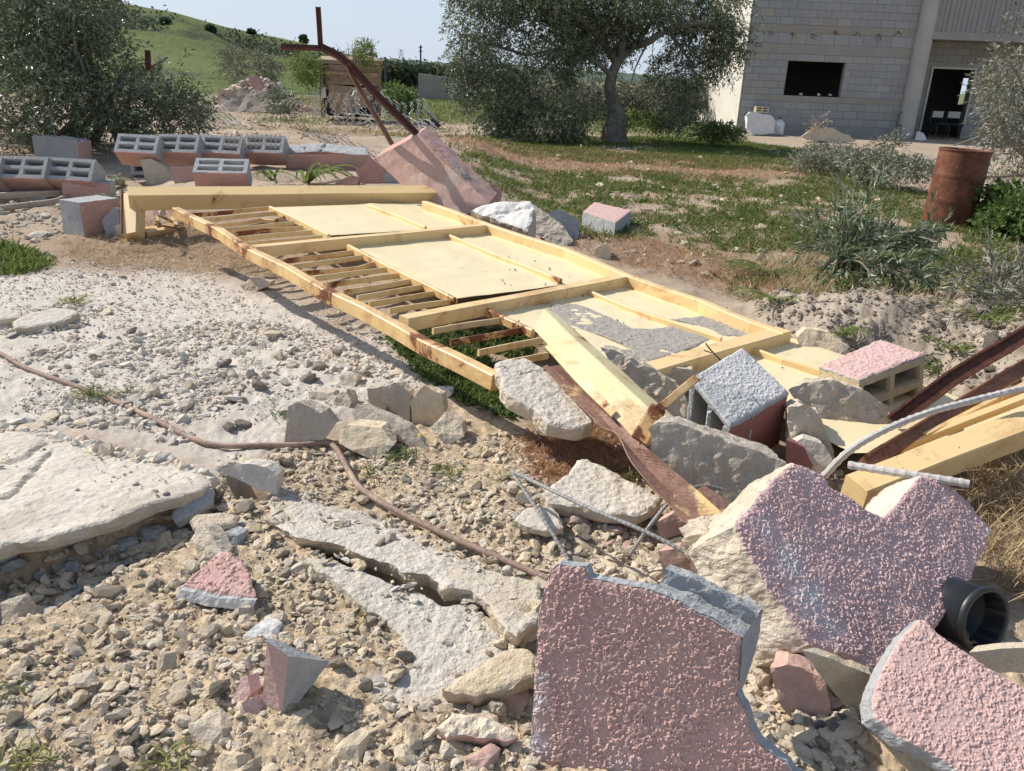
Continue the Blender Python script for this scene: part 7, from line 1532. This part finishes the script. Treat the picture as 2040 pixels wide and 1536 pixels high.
for nm_, pl_, zn_, n_c in (('upper', PLn, Z_CONC[1], 420), ('lower', PLm, Z_CONC[2], 300)):
    q = in_poly_samples(zn_, n_c, rs); q = q[(vnoise(q, .10, 3) > .15) | (rs.uniform(0, 1, len(q)) < .15)]; d_, _t = ldist(q, CRACK); q = q[d_ > .035]
    scatter('apron_crumbs', 'stones and crumbs lying on the %s plate of the cracked apron' % nm_, q, np.clip(rs.lognormal(math.log(.0048), .6, len(q)), .002, .016), ['lime', 'limegrey', 'crumb'], 40, 1, .3, zf=lambda p, pl_=pl_: pl_[0][2] - ((p[:, 0] - pl_[0][0]) * pl_[1][0] + (p[:, 1] - pl_[0][1]) * pl_[1][1]) / pl_[1][2] + .002)
# crumbs on the floor slab, rubble over the far heap
a_, n_ = PLs; zsl = lambda p: a_[2] - ((p[:, 0] - a_[0]) * n_[0] + (p[:, 1] - a_[1]) * n_[1]) / n_[2] + .002
top_ = np.array([RP(u, v, PLs) for u, v in ((-400, 880), (40, 850), (190, 912), (330, 925), (400, 962), (260, 1008), (90, 1060), (-400, 1150))])
q = in_poly_samples(top_, 520, rs); q = q[(vnoise(q, .12, 3) > .1) | (rs.uniform(0, 1, len(q)) < .12)]
scatter('slab_crumbs', 'small crumbs lying on the broad pale floor slab', q, np.clip(rs.lognormal(math.log(.0035), .5, len(q)), .0015, .012), ['crumb', 'limegrey'], 12, 0, .3, zf=zsl)
bk = in_poly_samples(np.array([P(u, v, .05) for u, v in ((-300, 800), (40, 815), (200, 870), (340, 900), (430, 930), (420, 950), (330, 915), (200, 895), (60, 850), (-300, 860))]), 1500, rs)
scatter('edge_rubble', 'crumbled concrete heaped along the far edge of the floor slab', bk, np.clip(rs.lognormal(math.log(.009), .5, len(bk)), .004, .03), ['crumb', 'limegrey'], 13, 0, .2)
hc = PG(505, 222); hq = rs.normal(size=(1000, 2)) * [.85, .5] + hc[:2] + [0, .6]; zh = lambda p: .95 * np.exp(-(((p[:, 0] - hc[0]) / 1.15) ** 2 + ((p[:, 1] - hc[1] - .6) / .7) ** 2)) + hc[2] - .05
scatter('rubble_crumbs', 'broken stones and earth clods covering the far rubble heap', hq, np.clip(rs.lognormal(math.log(.055), .5, len(hq)), .02, .17), ['soil', 'conc', 'limegrey', 'pinkflat', 'soil'], 14, 0, .3, zf=zh)
q = np.where((cliff > .45) & (R1 > 60) & (R1 < 125))[0]; rs2_ = np.random.RandomState(4); q = rs2_.choice(q, min(1300, len(q))); pp_ = np.c_[H2[q] + rs2_.normal(size=(len(q), 2)) * .6, hz_[q] + rs2_.uniform(0, .7, len(q))]
pp_ = np.repeat(pp_, 6, 0) + rs2_.normal(size=(len(q) * 6, 3)) * .3; mb = MB(); V, F = leaves(pp_, rs2_.normal(size=pp_.shape), .32, .7, rs2_); mb.add(V, F); solo('hillside_scrub', mb, M['shrubdk'], 'dark scrub along the rocky terraces of the hill', 'scrub', kind='stuff')

# fist sized stones one by one
_pm = {}
LMK = [('at the bottom left corner', 60, 1480), ('at the bottom edge left of centre', 380, 1510), ('at the bottom edge near the big red piece', 920, 1500), ('below the shadow of the floor slab', 120, 1260), ('left of the pink triangle', 290, 1180), ('right of the pink triangle', 570, 1150),
       ('below the pink triangle', 430, 1270), ('left of the grey wedge', 420, 1390), ('right of the grey wedge', 720, 1400), ('below the grey wedge', 590, 1470), ('between the pipe bend and the cracked plate', 620, 960), ('just right of the lower pipe run', 900, 1010), ('left of the rebar loop', 980, 930),
       ('above the rebar loop', 1080, 880), ('between the pipe end and the rebar', 1150, 1100), ('on the left side of the lower gravel', 40, 1350), ('near the tan wedge slab', 850, 1380), ('under the weeds by the gate', 960, 850), ('behind the pyramid stone', 640, 760), ('left of the pyramid stone', 480, 820), ('beside the pipe tuft', 220, 760),
       ('at the left part of the yard', 90, 680), ('in the middle of the yard', 420, 700), ('in front of the gate rail', 740, 720), ('at the left end of the soil heap', 1600, 640), ('on the middle of the soil heap', 1780, 660), ('behind the cored block', 1780, 610), ('on the right of the soil heap', 1980, 690), ('by the leafy heap', 1640, 590),
       ('beside the light pink wall piece', 1680, 1460), ('at the foot of the gravelly hollow', 1560, 1440), ('beyond the last gate rail', 1450, 520), ('beyond the middle of the gate', 1250, 510)]
LMW = np.array([P(u, v)[:2] for _, u, v in LMK])
TONE = {'lime': 'yellowish', 'limegrey': 'grey tan', 'conc': 'pale cream', 'crumb': 'pale grey', 'block': 'blue grey', 'pinkflat': 'pinkish', 'soil': 'brown grey', 'concdk': 'dull brown'}
def pick(what, name, grp, pts, smin, smax, mats, seed, cat='stone'):
    r = random.Random(seed); z = gz_many(pts); lm = (smin + smax) / 2
    for k, (p, zz) in enumerate(zip(pts, z)):
        mt = r.choice(mats); w = r.randrange(8); key = (w, mt)
        if key not in _pm:
            V, F = rockshape(700 + w, 2, 9, .09, sz=.72); mb = MB(); mb.add(V, F); _pm[key] = mb.mesh('stone', M[mt])
        s = r.uniform(smin, smax) * r.uniform(.7, 1.1); o = bpy.data.objects.new(name, _pm[key]); o.location = (p[0], p[1], zz + s * .3); sc = (s * r.uniform(.75, 1.4), s * r.uniform(.75, 1.2), s * r.uniform(.6, 1.05)); o.scale = sc; o.rotation_euler = (r.uniform(-.5, .5), r.uniform(-.5, .5), r.uniform(0, 6.28)); link(o)
        place = LMK[int(np.argmin(((LMW - p) ** 2).sum(1)))][0]; size = 'small' if s < smin + (smax - smin) * .33 else 'big' if s > smin + (smax - smin) * .72 else 'medium'; form = 'long' if max(sc[:2]) / min(sc[:2]) > 1.35 else 'flat' if sc[2] < .78 * s else 'chunky'
        tag(o, '%s %s %s %s %s' % (size, form, TONE[mt], what, place), cat, grp)
pick('loose stone', 'gravel_stone', 'egg sized stones in the foreground gravel', avoid(in_poly_samples(FG, 150, rs)), .011, .022, ['lime', 'limegrey', 'conc', 'lime'], 1)
pick('concrete crumb', 'rubble_stone', 'fist sized crumbs on the worn concrete', in_poly_samples(wpoly([(100, 640), (500, 680), (820, 730), (800, 800), (650, 860), (420, 860), (200, 780), (60, 700)]), 44, rs), .015, .034, ['crumb', 'limegrey', 'concdk'], 2)
pick('stone', 'hollow_stone', 'stones in the hollow between the wall pieces', in_poly_samples(wpoly([(1500, 1380), (1560, 1390), (1700, 1450), (1700, 1540), (1560, 1500), (1500, 1460)]), 18, rs), .012, .024, ['limegrey', 'lime', 'block', 'lime'], 3)
pick('earth clod', 'earth_clod', 'large clods on the soil heap', in_poly_samples(Z_SOIL, 26, rs), .020, .042, ['soil'], 4, 'clod')
pick('broken piece', 'rubble_stone', 'stones along the broken beam', in_poly_samples(wpoly([(1050, 1000), (1330, 1040), (1400, 1090), (1380, 1150), (1150, 1130), (1050, 1060)]), 34, rs), .013, .030, ['lime', 'pinkflat', 'conc', 'limegrey'], 5)
pick('field stone', 'field_stone', 'field stones beyond the gate', in_poly_samples(wpoly([(1180, 480), (1500, 440), (1560, 480), (1500, 560), (1250, 540)]), 16, rs), .02, .045, ['lime', 'limegrey'], 6)
for k, (u, v) in enumerate(((860, 1012), (873, 1014), (622, 704), (710, 731))):
    g = PG(u, v); V, F = ico(2); mb = MB(); mb.add(V * .0075 * [1, 1, .85] + [g[0], g[1], GZ(g[0], g[1]) + .006], F)
    solo('orange_fruit', mb, M['egg'], ['small orange dried fruit left of its twin in the gravel', 'small orange dried fruit right of its twin in the gravel', 'lone orange dried fruit on the worn concrete', 'lone orange dried fruit near the weeds'][k], 'fruit', smooth=True)
